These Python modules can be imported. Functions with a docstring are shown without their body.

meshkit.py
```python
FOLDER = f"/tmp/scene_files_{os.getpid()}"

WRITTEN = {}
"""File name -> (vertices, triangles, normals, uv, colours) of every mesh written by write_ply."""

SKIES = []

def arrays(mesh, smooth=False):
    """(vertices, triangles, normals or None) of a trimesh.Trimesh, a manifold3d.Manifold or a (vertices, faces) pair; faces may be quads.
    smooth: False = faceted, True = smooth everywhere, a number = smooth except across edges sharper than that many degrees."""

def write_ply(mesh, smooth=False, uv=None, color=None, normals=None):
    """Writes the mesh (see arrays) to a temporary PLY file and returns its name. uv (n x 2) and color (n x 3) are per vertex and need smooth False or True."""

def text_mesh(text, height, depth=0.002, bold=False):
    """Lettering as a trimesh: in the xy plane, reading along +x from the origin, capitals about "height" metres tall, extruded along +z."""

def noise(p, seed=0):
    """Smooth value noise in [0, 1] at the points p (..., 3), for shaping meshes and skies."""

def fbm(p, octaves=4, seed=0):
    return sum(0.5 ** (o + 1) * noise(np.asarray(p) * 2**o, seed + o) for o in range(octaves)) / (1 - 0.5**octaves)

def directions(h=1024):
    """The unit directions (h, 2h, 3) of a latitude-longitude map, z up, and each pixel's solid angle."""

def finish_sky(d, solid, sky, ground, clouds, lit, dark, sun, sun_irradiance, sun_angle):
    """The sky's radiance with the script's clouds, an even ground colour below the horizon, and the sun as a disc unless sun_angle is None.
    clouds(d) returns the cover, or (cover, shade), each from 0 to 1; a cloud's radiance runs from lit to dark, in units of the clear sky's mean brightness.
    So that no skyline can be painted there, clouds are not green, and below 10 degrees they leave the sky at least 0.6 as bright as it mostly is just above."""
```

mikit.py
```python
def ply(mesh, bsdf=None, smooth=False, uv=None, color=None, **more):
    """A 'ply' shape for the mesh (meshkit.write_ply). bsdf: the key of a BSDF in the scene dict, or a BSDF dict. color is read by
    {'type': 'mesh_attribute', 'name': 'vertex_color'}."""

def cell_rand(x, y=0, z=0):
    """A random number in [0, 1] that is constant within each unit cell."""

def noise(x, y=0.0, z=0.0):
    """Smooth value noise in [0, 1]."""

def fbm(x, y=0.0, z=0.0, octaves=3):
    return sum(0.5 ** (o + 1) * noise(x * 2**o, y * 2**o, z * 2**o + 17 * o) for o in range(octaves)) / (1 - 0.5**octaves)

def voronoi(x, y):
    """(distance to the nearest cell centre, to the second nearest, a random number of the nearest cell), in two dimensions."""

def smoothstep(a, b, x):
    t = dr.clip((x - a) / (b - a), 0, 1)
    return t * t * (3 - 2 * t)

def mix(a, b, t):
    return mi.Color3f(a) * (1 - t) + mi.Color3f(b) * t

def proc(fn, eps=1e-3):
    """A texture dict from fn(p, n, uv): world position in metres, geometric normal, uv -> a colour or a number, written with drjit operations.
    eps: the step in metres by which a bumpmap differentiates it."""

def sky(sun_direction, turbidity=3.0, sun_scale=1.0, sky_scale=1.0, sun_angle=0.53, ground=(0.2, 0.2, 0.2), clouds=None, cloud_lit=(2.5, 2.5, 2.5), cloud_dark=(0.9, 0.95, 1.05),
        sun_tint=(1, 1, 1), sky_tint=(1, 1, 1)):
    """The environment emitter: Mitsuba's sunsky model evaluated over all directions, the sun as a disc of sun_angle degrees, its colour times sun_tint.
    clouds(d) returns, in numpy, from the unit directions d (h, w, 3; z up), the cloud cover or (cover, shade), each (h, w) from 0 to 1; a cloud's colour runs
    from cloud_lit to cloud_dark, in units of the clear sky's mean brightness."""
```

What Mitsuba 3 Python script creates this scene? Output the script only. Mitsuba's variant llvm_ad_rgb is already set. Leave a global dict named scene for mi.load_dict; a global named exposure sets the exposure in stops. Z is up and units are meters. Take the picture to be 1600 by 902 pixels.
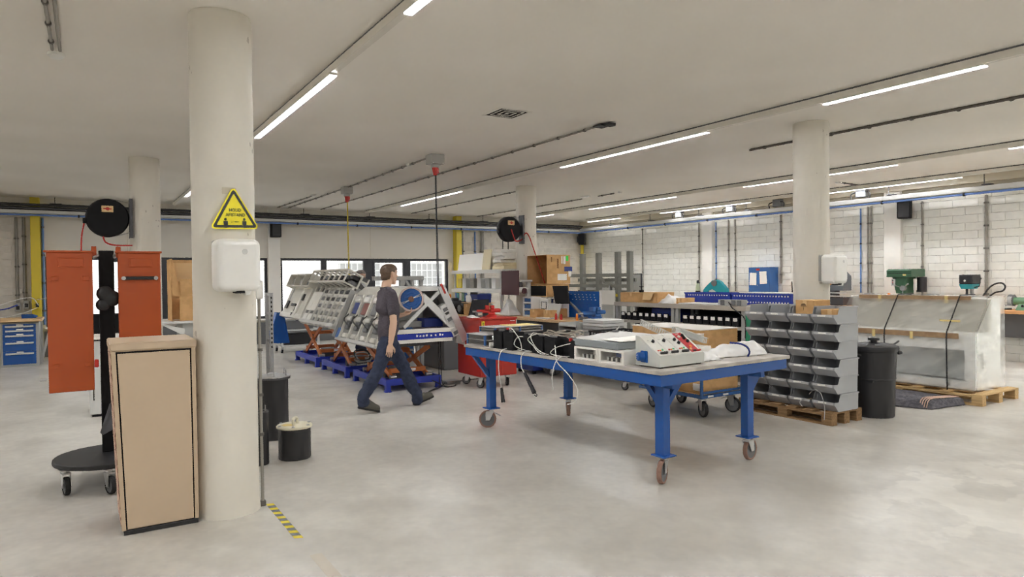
import math, random
import numpy as np, trimesh, mitsuba as mi, drjit as dr, mikit, meshkit
from mikit import ply, proc, noise, fbm, voronoi, cell_rand, smoothstep, mix
from shapely.geometry import Polygon, Point, box as sbox
from trimesh.creation import extrude_polygon
T = mi.ScalarTransform4f
rnd = random.Random(7)
scene, labels = {}, {}
exposure = 0.0
# ---------------------------------------------------------------- camera, sky, lamps (X along the window wall, Y towards it)
EYE, YAW, PITCH, ROLL, FPX = (0.0, 0.0, 1.6), 0.5647, -0.0156, -0.0109, 1061.2
_f = np.array([math.sin(YAW)*math.cos(PITCH), math.cos(YAW)*math.cos(PITCH), math.sin(PITCH)])
_r = np.array([math.cos(YAW), -math.sin(YAW), 0.0]); _u = np.cross(_r, _f)
_up = -_r*math.sin(ROLL)+_u*math.cos(ROLL)
scene['camera'] = {'type': 'perspective', 'fov': 2*math.degrees(math.atan(800/FPX)), 'fov_axis': 'x', 'near_clip': 0.05, 'far_clip': 500.0,
    'to_world': T().look_at(origin=list(EYE), target=(np.array(EYE)+_f).tolist(), up=_up.tolist())}
scene['sky'] = mikit.sky((0.3, -0.5, 0.8), turbidity=4, sun_scale=0.0, sky_scale=14.0, clouds=lambda d: 0.75+0.25*meshkit.fbm(d*3, 3), cloud_lit=(1.5, 1.5, 1.5), cloud_dark=(1.2, 1.2, 1.2), ground=(0.35, 0.35, 0.35))
LAMP = 107.0          # radiance of the LED strips
LAMP_RGB = (0.98, 1.0, 1.04)
# ---------------------------------------------------------------- materials
def c(r, g, b):
    return [((v/255)/12.92 if v < 10.3 else ((v/255+0.055)/1.055)**2.4) for v in (r, g, b)]
def rgb(r, g, b): return {'type': 'rgb', 'value': c(r, g, b)}
def mat(name, col, rough=0.5, metal=0.0, spec=0.5, **k):
    base = col if isinstance(col, dict) else rgb(*col)
    scene[name] = {'type': 'twosided', 'b': {'type': 'principled', 'base_color': base, 'roughness': rough if not callable(rough) else proc(rough), 'metallic': metal, 'specular': spec, **k}}
    return name
def dif(name, col):
    scene[name] = {'type': 'twosided', 'b': {'type': 'diffuse', 'reflectance': col if isinstance(col, dict) else rgb(*col)}}
    return name
def C3(*a): return mi.Color3f(*c(*a))
def mottled(a, b, s, o=3, lo=0.3, hi=0.7):
    return proc(lambda p, n, uv: mix(C3(*a), C3(*b), smoothstep(lo, hi, fbm(p.x*s, p.y*s, p.z*s, o))))
def _floor(p, n, uv):
    big = fbm(p.x*0.5+3, p.y*0.5, 0, 4); mid = fbm(p.x*2.3, p.y*2.3, 5, 4); fine = fbm(p.x*19, p.y*19, 2, 3)
    col = mix(C3(180, 176, 168), C3(196, 193, 185), smoothstep(0.3, 0.7, big*0.6+mid*0.4))
    col = col*(0.94+0.12*fine)
    m = smoothstep(0.55, 0.62, fbm(p.x*3.4+40, p.y*3.4, 9, 5))*smoothstep(1.7, 0.5, dr.sqrt(dr.square((p.x-5.6)*0.8)+dr.square(p.y-2.1)))
    col = mix(col, C3(226, 222, 212), m*0.22)
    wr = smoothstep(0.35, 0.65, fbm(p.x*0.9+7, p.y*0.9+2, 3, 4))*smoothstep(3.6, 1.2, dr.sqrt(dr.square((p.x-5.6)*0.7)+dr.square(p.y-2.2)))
    col = mix(col, C3(160, 154, 144), wr*0.45)  # tints a broad irregular patch of the right-hand floor greyer
    d = smoothstep(0.58, 0.76, fbm(p.x*1.1+11, p.y*1.1+4, 1, 4))
    col = mix(col, C3(160, 154, 144), d*0.3)
    return col
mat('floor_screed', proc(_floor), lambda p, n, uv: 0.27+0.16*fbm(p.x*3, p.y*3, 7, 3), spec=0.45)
dif('ceiling_paint', mottled((230, 226, 217), (237, 233, 225), 0.7))
mat('pillar_concrete', proc(lambda p, n, uv: mix(mix(C3(208, 203, 191), C3(219, 214, 203), fbm(p.x*6, p.y*6, p.z*2.2, 4)), C3(120, 108, 92),
    smoothstep(0.80, 0.84, noise(p.x*31, p.y*31, p.z*24))*smoothstep(0.62, 0.7, noise(p.x*5, p.y*5, p.z*4))*0.4)), 0.6, spec=0.3)
for i, (a, b) in enumerate([((227, 226, 218), (232, 231, 223)), ((225, 224, 216), (230, 229, 221)), ((229, 228, 221), (234, 233, 226))]):
    mat('block_paint_%d' % i, mottled(a, b, 9), 0.55, spec=0.3)
dif('joint_paint', (190, 188, 180)); dif('cream_panel', (214, 209, 199)); dif('white_paint', (232, 229, 222)); dif('beam_paint', (198, 190, 172)); dif('beam_dark', (150, 143, 128))
mat('grey_block_0', mottled((196, 190, 180), (206, 200, 190), 9), 0.6, spec=0.3); mat('grey_block_1', mottled((188, 182, 172), (200, 194, 184), 9), 0.6, spec=0.3)
mat('yellow_paint', (206, 184, 46), 0.4); mat('black_frame', (28, 30, 36), 0.4); mat('black_plastic', (24, 24, 26), 0.45); mat('matte_black', (20, 20, 22), 0.7, spec=0.2)
mat('rail_white', (220, 216, 206), 0.4); mat('conduit_grey', (132, 128, 120), 0.5); mat('conduit_dark', (84, 80, 74), 0.5); mat('cable_black', (30, 30, 30), 0.5)
mat('pipe_blue', (86, 120, 178), 0.4); mat('tray_zinc', (186, 186, 182), 0.4, 0.6); mat('zinc', (196, 196, 196), 0.32, 0.9); mat('steel', (168, 168, 168), 0.35, 0.8); mat('dark_steel', (70, 70, 72), 0.45, 0.5)
mat('alu', (205, 206, 206), 0.33, 0.75); mat('grey_paint', (162, 162, 158), 0.45); mat('light_grey', (200, 200, 196), 0.45); mat('dark_grey', (92, 93, 94), 0.5); mat('warm_grey', (176, 168, 156), 0.5)
mat('blue_paint', (18, 71, 138), 0.38); mat('navy_paint', (30, 48, 134), 0.4); mat('deep_blue', (24, 42, 108), 0.4); mat('rack_blue', (44, 86, 140), 0.45)
mat('orange_paint', (168, 74, 30), 0.45); mat('lift_orange', (182, 104, 52), 0.42); mat('red_paint', (158, 42, 33), 0.36); mat('red_plastic', (178, 42, 36), 0.4)
mat('beige_metal', (182, 161, 136), 0.45); mat('beige_edge', (178, 157, 132), 0.45); mat('white_plastic', (232, 231, 226), 0.28, clearcoat=0.3); mat('white_gloss', (236, 234, 228), 0.22)
mat('cardboard', mottled((186, 146, 98), (198, 158, 110), 14), 0.75, spec=0.2); mat('cardboard_dark', (132, 96, 60), 0.8, spec=0.2); mat('cardboard_pale', (212, 180, 136), 0.8, spec=0.2)
mat('kraft_inside', (150, 112, 72), 0.85, spec=0.1)
def _wood(a, b, ax):
    def fn(p, n, uv):
        q = (p.x, p.y, p.z); l = q[ax]; u, v = [q[i] for i in range(3) if i != ax]
        return mix(C3(*a), C3(*b), smoothstep(0.25, 0.75, fbm(u*70, v*70, l*3.0, 3)))
    return proc(fn)
mat('wood_top', _wood((196, 160, 116), (214, 180, 136), 0), 0.5); mat('wood_pallet', _wood((170, 140, 98), (196, 166, 120), 1), 0.8, spec=0.2); mat('wood_dark', _wood((112, 88, 62), (140, 112, 80), 1), 0.85, spec=0.2)
mat('wood_bench', _wood((186, 132, 84), (204, 150, 98), 1), 0.5)
mat('rubber', (34, 34, 34), 0.7, spec=0.3); mat('tyre_brown', (128, 98, 84), 0.65); mat('paper', (238, 236, 230), 0.8, spec=0.1); mat('skin', (214, 178, 154), 0.55, spec=0.35)
mat('bench_top_grey', mottled((158, 152, 146), (182, 176, 168), 8), 0.55)
mat('teal', (24, 130, 138), 0.4); mat('green_dark', (44, 78, 54), 0.4); mat('green_mid', (98, 138, 104), 0.4); mat('bin_grey', (158, 160, 162), 0.42); mat('bin_grey_dark', (182, 183, 184), 0.42)
scene['window_glass'] = {'type': 'thindielectric', 'int_ior': 1.5}
scene['clear_plastic'] = {'type': 'thindielectric', 'int_ior': 1.45}
# ---------------------------------------------------------------- mesh helpers
def mesh(v, f): return trimesh.Trimesh(np.asarray(v, float), np.asarray(f), process=False)
def cat(*m):
    l = [x for y in m for x in (y if isinstance(y, (list, tuple)) else [y])]
    return trimesh.util.concatenate(l)
def bx(x0, x1, y0, y1, z0, z1, b=0.0):
    x0, x1 = sorted((x0, x1)); y0, y1 = sorted((y0, y1)); z0, z1 = sorted((z0, z1))
    if not b:
        m = trimesh.creation.box((x1-x0, y1-y0, z1-z0)); m.apply_translation(((x0+x1)/2, (y0+y1)/2, (z0+z1)/2)); return m
    b = min(b, (x1-x0)/2.01, (y1-y0)/2.01, (z1-z0)/2.01); pts = []
    for sx, X in ((1, x0), (-1, x1)):
        for sy, Y in ((1, y0), (-1, y1)):
            for sz, Z in ((1, z0), (-1, z1)):
                pts += [(X, Y+sy*b, Z+sz*b), (X+sx*b, Y, Z+sz*b), (X+sx*b, Y+sy*b, Z)]
    return trimesh.convex.convex_hull(np.array(pts))
def rbx(x0, x1, y0, y1, z0, z1, r, seg=3):
    pts = []; a = np.linspace(0, math.pi/2, seg+1)
    for sx, X in ((-1, x0+r), (1, x1-r)):
        for sy, Y in ((-1, y0+r), (1, y1-r)):
            for sz, Z in ((-1, z0+r), (1, z1-r)):
                for t in a:
                    for p in a:
                        pts.append((X+sx*r*math.cos(t)*math.cos(p), Y+sy*r*math.cos(t)*math.sin(p), Z+sz*r*math.sin(t)))
    return trimesh.convex.convex_hull(np.array(pts))
def hull(pts): return trimesh.convex.convex_hull(np.array(pts, float))
def cy(p0, p1, r, n=14, r2=None):
    return tube([p0, p1], [r, r if r2 is None else r2], n)
def tube(pts, r, n=8, smooth=0, cap=True):
    p = np.asarray(pts, float)
    rr = np.broadcast_to(np.asarray(r, float), (len(p),)).copy()
    if smooth and len(p) > 2:
        q = np.vstack([2*p[0]-p[1], p, 2*p[-1]-p[-2]]); out = []; ro = []
        for i in range(1, len(q)-2):
            for t in np.linspace(0, 1, smooth, endpoint=False):
                a, b, d, e = q[i-1], q[i], q[i+1], q[i+2]
                out.append(0.5*((2*b)+(d-a)*t+(2*a-5*b+4*d-e)*t*t+(3*b-a-3*d+e)*t**3)); ro.append(rr[i-1]*(1-t)+rr[min(i, len(rr)-1)]*t)
        p = np.vstack([out, p[-1:]]); rr = np.append(ro, rr[-1])
    d = np.gradient(p, axis=0); d /= np.linalg.norm(d, axis=1, keepdims=True)+1e-12
    a = np.cross(d[0], (0, 0, 1) if abs(d[0][2]) < 0.9 else (1, 0, 0)); a /= np.linalg.norm(a)
    V = []; ang = np.arange(n)*2*math.pi/n
    for i in range(len(p)):
        a = a-d[i]*(a@d[i]); a /= np.linalg.norm(a)+1e-12; b = np.cross(d[i], a)
        V.append(p[i]+rr[i]*(np.cos(ang)[:, None]*a+np.sin(ang)[:, None]*b))
    V = np.vstack(V); F = []
    for i in range(len(p)-1):
        for j in range(n):
            k = (j+1) % n; q = [i*n+j, i*n+k, (i+1)*n+k, (i+1)*n+j]; F += [[q[0], q[1], q[2]], [q[0], q[2], q[3]]]
    if cap:
        m = len(p)-1; V = np.vstack([V, p[:1], p[-1:]]); s, e = len(V)-2, len(V)-1
        for j in range(n):
            k = (j+1) % n; F += [[s, k, j], [e, m*n+j, m*n+k]]
    return mesh(V, F)
def lathe(prof, n=32, at=(0, 0, 0)):
    ang = np.arange(n)*2*math.pi/n; V = np.vstack([np.stack([r*np.cos(ang), r*np.sin(ang), ang*0+z], 1) for r, z in prof]); F = []
    for i in range(len(prof)-1):
        for j in range(n):
            k = (j+1) % n; q = [i*n+j, i*n+k, (i+1)*n+k, (i+1)*n+j]; F += [[q[0], q[1], q[2]], [q[0], q[2], q[3]]]
    m = mesh(V, F); m.apply_translation(at); return m
def ext(poly, a0, a1, axis='z'):
    """extrude a polygon: axis z: (x,y); axis y: points are (x,z); axis x: points are (y,z)."""
    pg = poly if hasattr(poly, 'exterior') else Polygon(poly)
    m = extrude_polygon(pg, a1-a0, engine='earcut'); m.apply_translation((0, 0, a0))
    v = m.vertices.copy()
    if axis == 'y': v = v[:, [0, 2, 1]]; m = mesh(v, m.faces[:, ::-1])
    elif axis == 'x': v = v[:, [2, 0, 1]]; m = mesh(v, m.faces)
    return m
def sph(cn, r, s=(1, 1, 1), sub=2):
    m = trimesh.creation.icosphere(subdivisions=sub, radius=r); m.vertices *= np.array(s); m.apply_translation(cn); return m
def mv(m, t=(0, 0, 0), rx=0, ry=0, rz=0, about=(0, 0, 0)):
    m = m.copy(); A = trimesh.transformations
    for ang, ax in ((rx, (1, 0, 0)), (ry, (0, 1, 0)), (rz, (0, 0, 1))):
        if ang: m.apply_transform(A.rotation_matrix(math.radians(ang), ax, about))
    m.apply_translation(t); return m
def frame_rect(x0, x1, z0, z1, w, y0, y1):
    return cat(bx(x0, x1, y0, y1, z0, z0+w), bx(x0, x1, y0, y1, z1-w, z1), bx(x0, x0+w, y0, y1, z0+w, z1-w), bx(x1-w, x1, y0, y1, z0+w, z1-w))
def uniq(k):
    if k not in scene and k not in labels: return k
    i = 1
    while '%s_%03d' % (k, i) in scene or '%s_%03d' % (k, i) in labels: i += 1
    return '%s_%03d' % (k, i)
GT = T()   # where a group of things stands (its place and turn), for things that are laid out together
class Thing:
    def __init__(s, name, label, cat_, loc=(0, 0, 0), rz=0, group=None, kind=None):
        s.key = uniq(name); s.M = GT @ T().translate(list(loc)).rotate([0, 0, 1], rz); s.name = name; s.cat = cat_; s.group = group
        labels[s.key] = {'label': label, 'category': cat_}
        if group: labels[s.key]['group'] = group
        if kind: labels[s.key]['kind'] = kind
    def part(s, name, m, mt, up='', smooth=30, label=None, kind=None, d=None):
        """add a mesh under this thing (or under its part 'up'); returns the part's name"""
        k = uniq(s.key+'__'+(up+'__' if up else '')+name)
        scene[k] = {**(d or ply(m, mt, smooth)), 'to_world': s.M}
        if label or kind: labels[k] = {a: b for a, b in (('label', label), ('kind', kind)) if b}
        s.last = scene[k]
        return k[len(s.key)+2:]
    def copy(s, loc, rz=0, label=None, group=None):
        t = Thing(s.name, label or labels[s.key]['label'], s.cat, loc, rz, group or s.group)
        for k in [k for k in scene if k.startswith(s.key+'__')]:
            scene[t.key+k[len(s.key):]] = {**scene[k], 'to_world': t.M}
            if k in labels: labels[t.key+k[len(s.key):]] = dict(labels[k])
        return t
def one(name, m, mt, label, cat_, smooth=30, group=None, kind=None, loc=None, rz=0):
    k = uniq(name); scene[k] = ply(m, mt, smooth)
    scene[k]['to_world'] = GT @ T().translate(list(loc or (0, 0, 0))).rotate([0, 0, 1], rz)
    labels[k] = {'label': label, 'category': cat_}
    if group: labels[k]['group'] = group
    if kind: labels[k]['kind'] = kind
    return k
def struct(name, m, mt, label=None, smooth=False, parent=None):
    k = uniq((parent+'__' if parent else '')+name); scene[k] = ply(m, mt, smooth)
    if not parent: labels[k] = {'kind': 'structure', 'label': label or name.replace('_', ' '), 'category': name.split('_')[0]}
    return k
# ---------------------------------------------------------------- the setting
XL, XR, YF, YB, HC = -7.5, 14.1, -6.5, 17.8, 3.42
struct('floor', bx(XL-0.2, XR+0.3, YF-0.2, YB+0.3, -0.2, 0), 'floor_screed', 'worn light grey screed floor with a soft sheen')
struct('ceiling', bx(XL-0.2, XR+0.3, YF-0.2, YB+0.3, HC, HC+0.2), 'ceiling_paint', 'smooth off-white plastered ceiling')
struct('wall_left', bx(XL-0.2, XL, YF, YB, 0, HC), 'white_paint', 'plain pale wall at the end of the hall')
struct('wall_front', bx(XL, XR, YF-0.2, YF, 0, HC), 'white_paint', 'plain pale wall opposite the windows')
# right wall: white painted blocks, each its own piece
struct('wall_right', bx(XR+0.012, XR+0.3, YF, YB+0.3, 0, HC), 'joint_paint', 'white painted block wall with shallow joints')
BW, BH = 0.44, 0.15
def blocks(holder, along, u0, u1, z0, z1, face, mats, keep, back=0.03):
    """running-bond blocks as parts; those past keep() are joined into one part"""
    protos = {}; rest = []; n = 0
    row = 0; z = z0
    while z < z1-0.02:
        u = u0-(BW/2 if row % 2 else 0); zt = min(z+BH, z1)
        while u < u1:
            a, b = max(u, u0), min(u+BW, u1)
            if b-a > 0.03:
                size = (round(b-a-0.007, 3), round(zt-z-0.007, 3)); q = rnd.randrange(len(mats))
                if along == 'y': m = lambda: bx(face, face+back, 0, size[0], 0, size[1], 0.002)
                else: m = lambda: bx(0, size[0], face, face+back, 0, size[1], 0.002)
                loc = (0, a, z) if along == 'y' else (a, 0, z)
                if keep(a, z, n):
                    d = protos.setdefault((size, q), None)
                    if d is None: d = protos[(size, q)] = ply(m(), mats[q])
                    k = uniq(holder+'__block') if False else holder+'__block_%03d' % n if n else holder+'__block'
                    scene[k] = {**d, 'to_world': T().translate([loc[0], loc[1], loc[2]+rnd.uniform(-0.001, 0.001)])}; n += 1
                else: rest.append(mv(m(), loc))
            u += BW
        z = zt; row += 1
    if rest:
        scene[holder+'__far_blocks'] = ply(cat(rest), mats[0]); labels[holder+'__far_blocks'] = {'kind': 'stuff'}
blocks('wall_right', 'y', YF, YB, 0.0, 3.2, XR, ['block_paint_0', 'block_paint_1', 'block_paint_2'], lambda a, z, n: 4.8 < a < 11.4 and z > 0.28 and n < 299)
struct('trim_1', cat(bx(XR-0.16, XR+0.05, YF, YB, 3.27, HC)), 'beam_paint', 'beige beam running along the top of the block wall')
struct('trim_2', bx(XR-0.05, XR+0.05, YF, YB, 3.18, 3.27), 'beam_dark', 'dark ledge under the beige beam')
for i, (y0, y1) in enumerate([(7.4, 7.74), (12.27, 12.6)]):
    one('wall_pilaster', bx(XR-0.1, XR+0.02, y0, y1, 0, HC-0.02, 0.004), 'white_paint', ['smooth white wall pilaster behind the green drill press', 'smooth white wall pilaster behind the teal saw'][i], 'pilaster')
# window wall
B = YB
struct('wall_back', cat(bx(XL, -0.72, B+0.012, B+0.3, 0, HC), bx(9.42, XR, B+0.012, B+0.3, 0, HC), bx(-0.72, 9.42, B, B+0.3, 2.17, HC), bx(-0.72, 9.42, B, B+0.3, 0, 0.62), bx(3.98, 4.29, B-0.03, B+0.3, 0.62, 2.17), bx(9.09, 9.42, B, B+0.3, 0.62, 2.17), bx(-0.72, -0.66, B, B+0.3, 0.62, 2.17)), 'cream_panel', 'cream panelled wall with two long windows')
struct('pilaster', bx(3.99, 4.28, B-0.06, B, 0, HC), 'white_paint', parent='wall_back')
struct('panel_seam', cat(*[bx(x-0.006, x+0.006, B-0.004, B+0.01, 2.2, 3.3) for x in (0.9, 2.5, 6.7)]), 'beam_paint', parent='wall_back')
struct('lower_panel', cat(bx(-0.7, 3.97, B-0.02, B, 0.0, 0.55), bx(4.3, 9.1, B-0.02, B, 0, 0.55)), 'dark_grey', parent='wall_back')
blocks('wall_back', 'x', 9.44, XR, 0.0, 3.3, B, ['grey_block_0', 'grey_block_1'], lambda a, z, n: z > 0.7 and n < 230)
blocks('wall_back__left_bay', 'x', -1.9, -0.9, 0.0, 3.3, B, ['grey_block_0', 'grey_block_1'], lambda a, z, n: False)
for k in [k for k in scene if k.startswith('wall_back__left_bay__far')]:
    scene['wall_back__side_blocks'] = scene.pop(k); labels.pop(k); labels['wall_back__side_blocks'] = {'kind': 'stuff'}
def window(name, x0, x1, mull, sash, label):
    z0, z1 = 0.64, 2.17
    t = Thing(name, label, 'window', kind='structure')
    fr = [frame_rect(x0, x1, z0, z1, 0.06, B+0.06, B+0.14)]
    for a, b in mull: fr.append(bx(a, b, B+0.06, B+0.14, z0, z1))
    t.part('frame', cat(fr), 'black_frame', smooth=False)
    edges = [x0+0.06]+[e for ab in mull for e in ab]+[x1-0.06]
    for i in range(0, len(edges), 2):
        a, b = edges[i], edges[i+1]
        if i//2 in sash: t.part('sash', frame_rect(a, b, z0+0.05, z1-0.05, 0.06, B+0.05, B+0.12), 'black_frame', smooth=False)
        t.part('pane', bx(a, b, B+0.1, B+0.101, z0+0.05, z1-0.05), 'window_glass', smooth=False)
    t.part('sill', bx(x0-0.02, x1+0.02, B-0.12, B+0.06, 0.6, 0.64, 0.006), 'white_paint')
    return t
window('window_1', -0.66, 3.98, [(0.42, 0.52), (1.62, 1.74), (2.72, 2.86)], (1,), 'long black framed window band between the yellow column and the white pilaster')
w2 = window('window_2', 4.29, 9.09, [(5.36, 5.5), (6.52, 6.78), (7.74, 7.9)], (2,), 'long black framed window band behind the tilted machines')
w2.part('blind_panel', bx(7.9, 9.03, B+0.085, B+0.115, 0.7, 1.38), 'black_frame', smooth=False, label='black panel below the last pane')
one('yellow_column', bx(-0.9, -0.73, B-0.22, B, 0, 3.42, 0.006), 'yellow_paint', 'yellow steel column beside the blue drawer cabinet', 'column')
one('yellow_column', bx(9.24, 9.42, B-0.22, B, 0, 3.42, 0.006), 'yellow_paint', 'yellow steel column right of the last window pane', 'column')
one('yellow_corner_pipe', tube([(13.95, B-0.12, 0), (13.95, B-0.12, 3.0)], 0.055, 10), 'yellow_paint', 'thin yellow gas pipe in the corner of the block walls', 'pipe')
# outside: street and the white building opposite
struct('street', bx(-60, 90, B+0.3, B+60, -1.4, -1.2), 'light_grey', 'pale paved street outside the windows')
bd = Thing('office_building', 'white office building across the street seen through the windows', 'building')
YO = B+15
bd.part('facade', bx(-30, 50, YO, YO+8, -1.2, 12), 'white_paint', smooth=False)
for x in [-16, -9, -2, 3.8, 10.7, 14.2, 17.6, 23, 29]:
    for z in (-0.2, 3.2):
        w = bd.part('window', cat(bx(x, x+2.2, YO-0.03, YO+0.02, z, z+2.6)), 'grey_paint', smooth=False)
        bd.part('grille', cat(*[bx(x+i*0.3, x+i*0.3+0.06, YO-0.07, YO-0.03, z, z+2.6) for i in range(8)], *[bx(x, x+2.2, YO-0.07, YO-0.03, z+j*0.37, z+j*0.37+0.05) for j in range(8)]), 'light_grey', up=w, smooth=False)
# pillars
PX, PY, PS = 0.84, 5.06, 6.5
def pillar(x, y, label, seed):
    prof = [(0.0, 0), (0.214, 0), (0.211, 0.02), (0.205, 0.06)]+[(0.205-0.003*(z/3.4), z) for z in np.linspace(0.2, 3.40, 30)]+[(0.197, 3.419), (0.0, 3.419)]
    m = lathe(prof, 64, (x, y, 0)); v = m.vertices; d = v-np.array([x, y, 0]); d[:, 2] = 0; L = np.linalg.norm(d, axis=1)
    k = L > 0.1; v = v.copy(); v[k] += (d[k]/L[k, None])*((meshkit.fbm(v[k]*np.array([9, 9, 5]), 3, seed)-0.5)*0.006)[:, None]
    one('concrete_pillar', mesh(v, m.faces), 'pillar_concrete', label, 'pillar', smooth=40)
pillar(PX, PY, 'big round cream concrete pillar carrying the yellow warning sign', 1)
pillar(7.44, 4.99, 'round cream concrete pillar behind the grey stacking bins with a white dispenser on it', 2)
pillar(0.81, 11.38, 'round cream concrete pillar behind the orange panels with a hose reel on it', 3)
pillar(7.53, 11.33, 'slim looking far concrete pillar beside the open cardboard box with a hose reel on it', 4)
# LED rails
ROWS = [(1.82, 'above the big pillar'), (6.38, 'above the worktable'), (10.93, 'above the grey stacking bins'), (13.4, 'along the block wall'), (-2.74, 'nearest the end wall')]
LM = 1.48
LIT = {0: [(15.2, 2), (8.59, 2), (4.11, 2), (-0.6, 2), (-5.0, 1)], 1: [(14.87, 2), (8.59, 2), (4.14, 1), (-0.4, 2)], 2: [(16.6, 1), (13.53, 2), (8.78, 2), (4.3, 2), (-0.2, 2)], 4: [(13.5, 2), (8.9, 2), (4.3, 2), (-0.2, 2)], 3: [(16.66, 1), (13.53, 2), (8.95, 2), (4.3, 2), (-0.2, 2)]}
ORD = ['first', 'second', 'third', 'fourth', 'fifth', 'sixth', 'seventh', 'eighth', 'ninth', 'tenth']
scene['led_light'] = None; del scene['led_light']
for r, (x, wh) in enumerate(ROWS):
    t = Thing('light_rail', 'white ceiling light rail running %s' % wh, 'light rail')
    t.part('rail', bx(x-0.03, x+0.03, YF+0.5, 17.2 if r != 3 else 16.75, HC-0.082, HC-0.018, 0.003), 'rail_white')
    t.part('top_track', bx(x-0.02, x+0.02, YF+0.5, 17.2 if r != 3 else 16.75, HC-0.02, HC), 'dark_grey')
    n = 0
    for y, k in LIT[r]:
        for q in range(k):
            l = Thing('led_strip', '%s lit LED strip from the window end of the rail %s' % (ORD[n], wh), 'lamp', group='lit LED strips under the ceiling rails'); n += 1
            y1, y0 = y-q*LM-0.012, y-(q+1)*LM+0.012
            hs = l.part('housing', bx(x-0.034, x+0.034, y0-0.005, y1+0.005, HC-0.098, HC-0.083), 'rail_white')
            d = ply(bx(x-0.028, x+0.028, y0, y1, HC-0.106, HC-0.0982), 'rail_white')
            l.part('diffuser', None, None, d={**d, 'emitter': {'type': 'area', 'radiance': {'type': 'rgb', 'value': [LAMP*v for v in LAMP_RGB]}}})
# ---------------------------------------------------------------- services on ceiling and walls
def conduit(name, label, pts, r, m, clip_every=0.42, clip_m='conduit_dark', cat_='conduit', smooth=0):
    t = Thing(name, label, cat_)
    t.part('pipe', tube(pts, r, 8, smooth), m, smooth=60)
    cl = []; p = np.array(pts, float)
    for a, b in zip(p[:-1], p[1:]):
        L = np.linalg.norm(b-a); d = (b-a)/L
        for s in np.arange(clip_every*0.5, L, clip_every):
            q = a+d*s; cl.append(tube([q-d*0.014, q+d*0.014], r*1.75, 6))
    if cl: t.part('clip', cat(cl), clip_m, kind='stuff')
    return t
CZ = HC-0.016
conduit('ceiling_conduit', 'short thin conduit ending at the small ceiling disc nearest the window wall', [(4.12, 17.3, CZ), (4.22, 14.6, CZ)], 0.012, 'conduit_grey')
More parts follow.
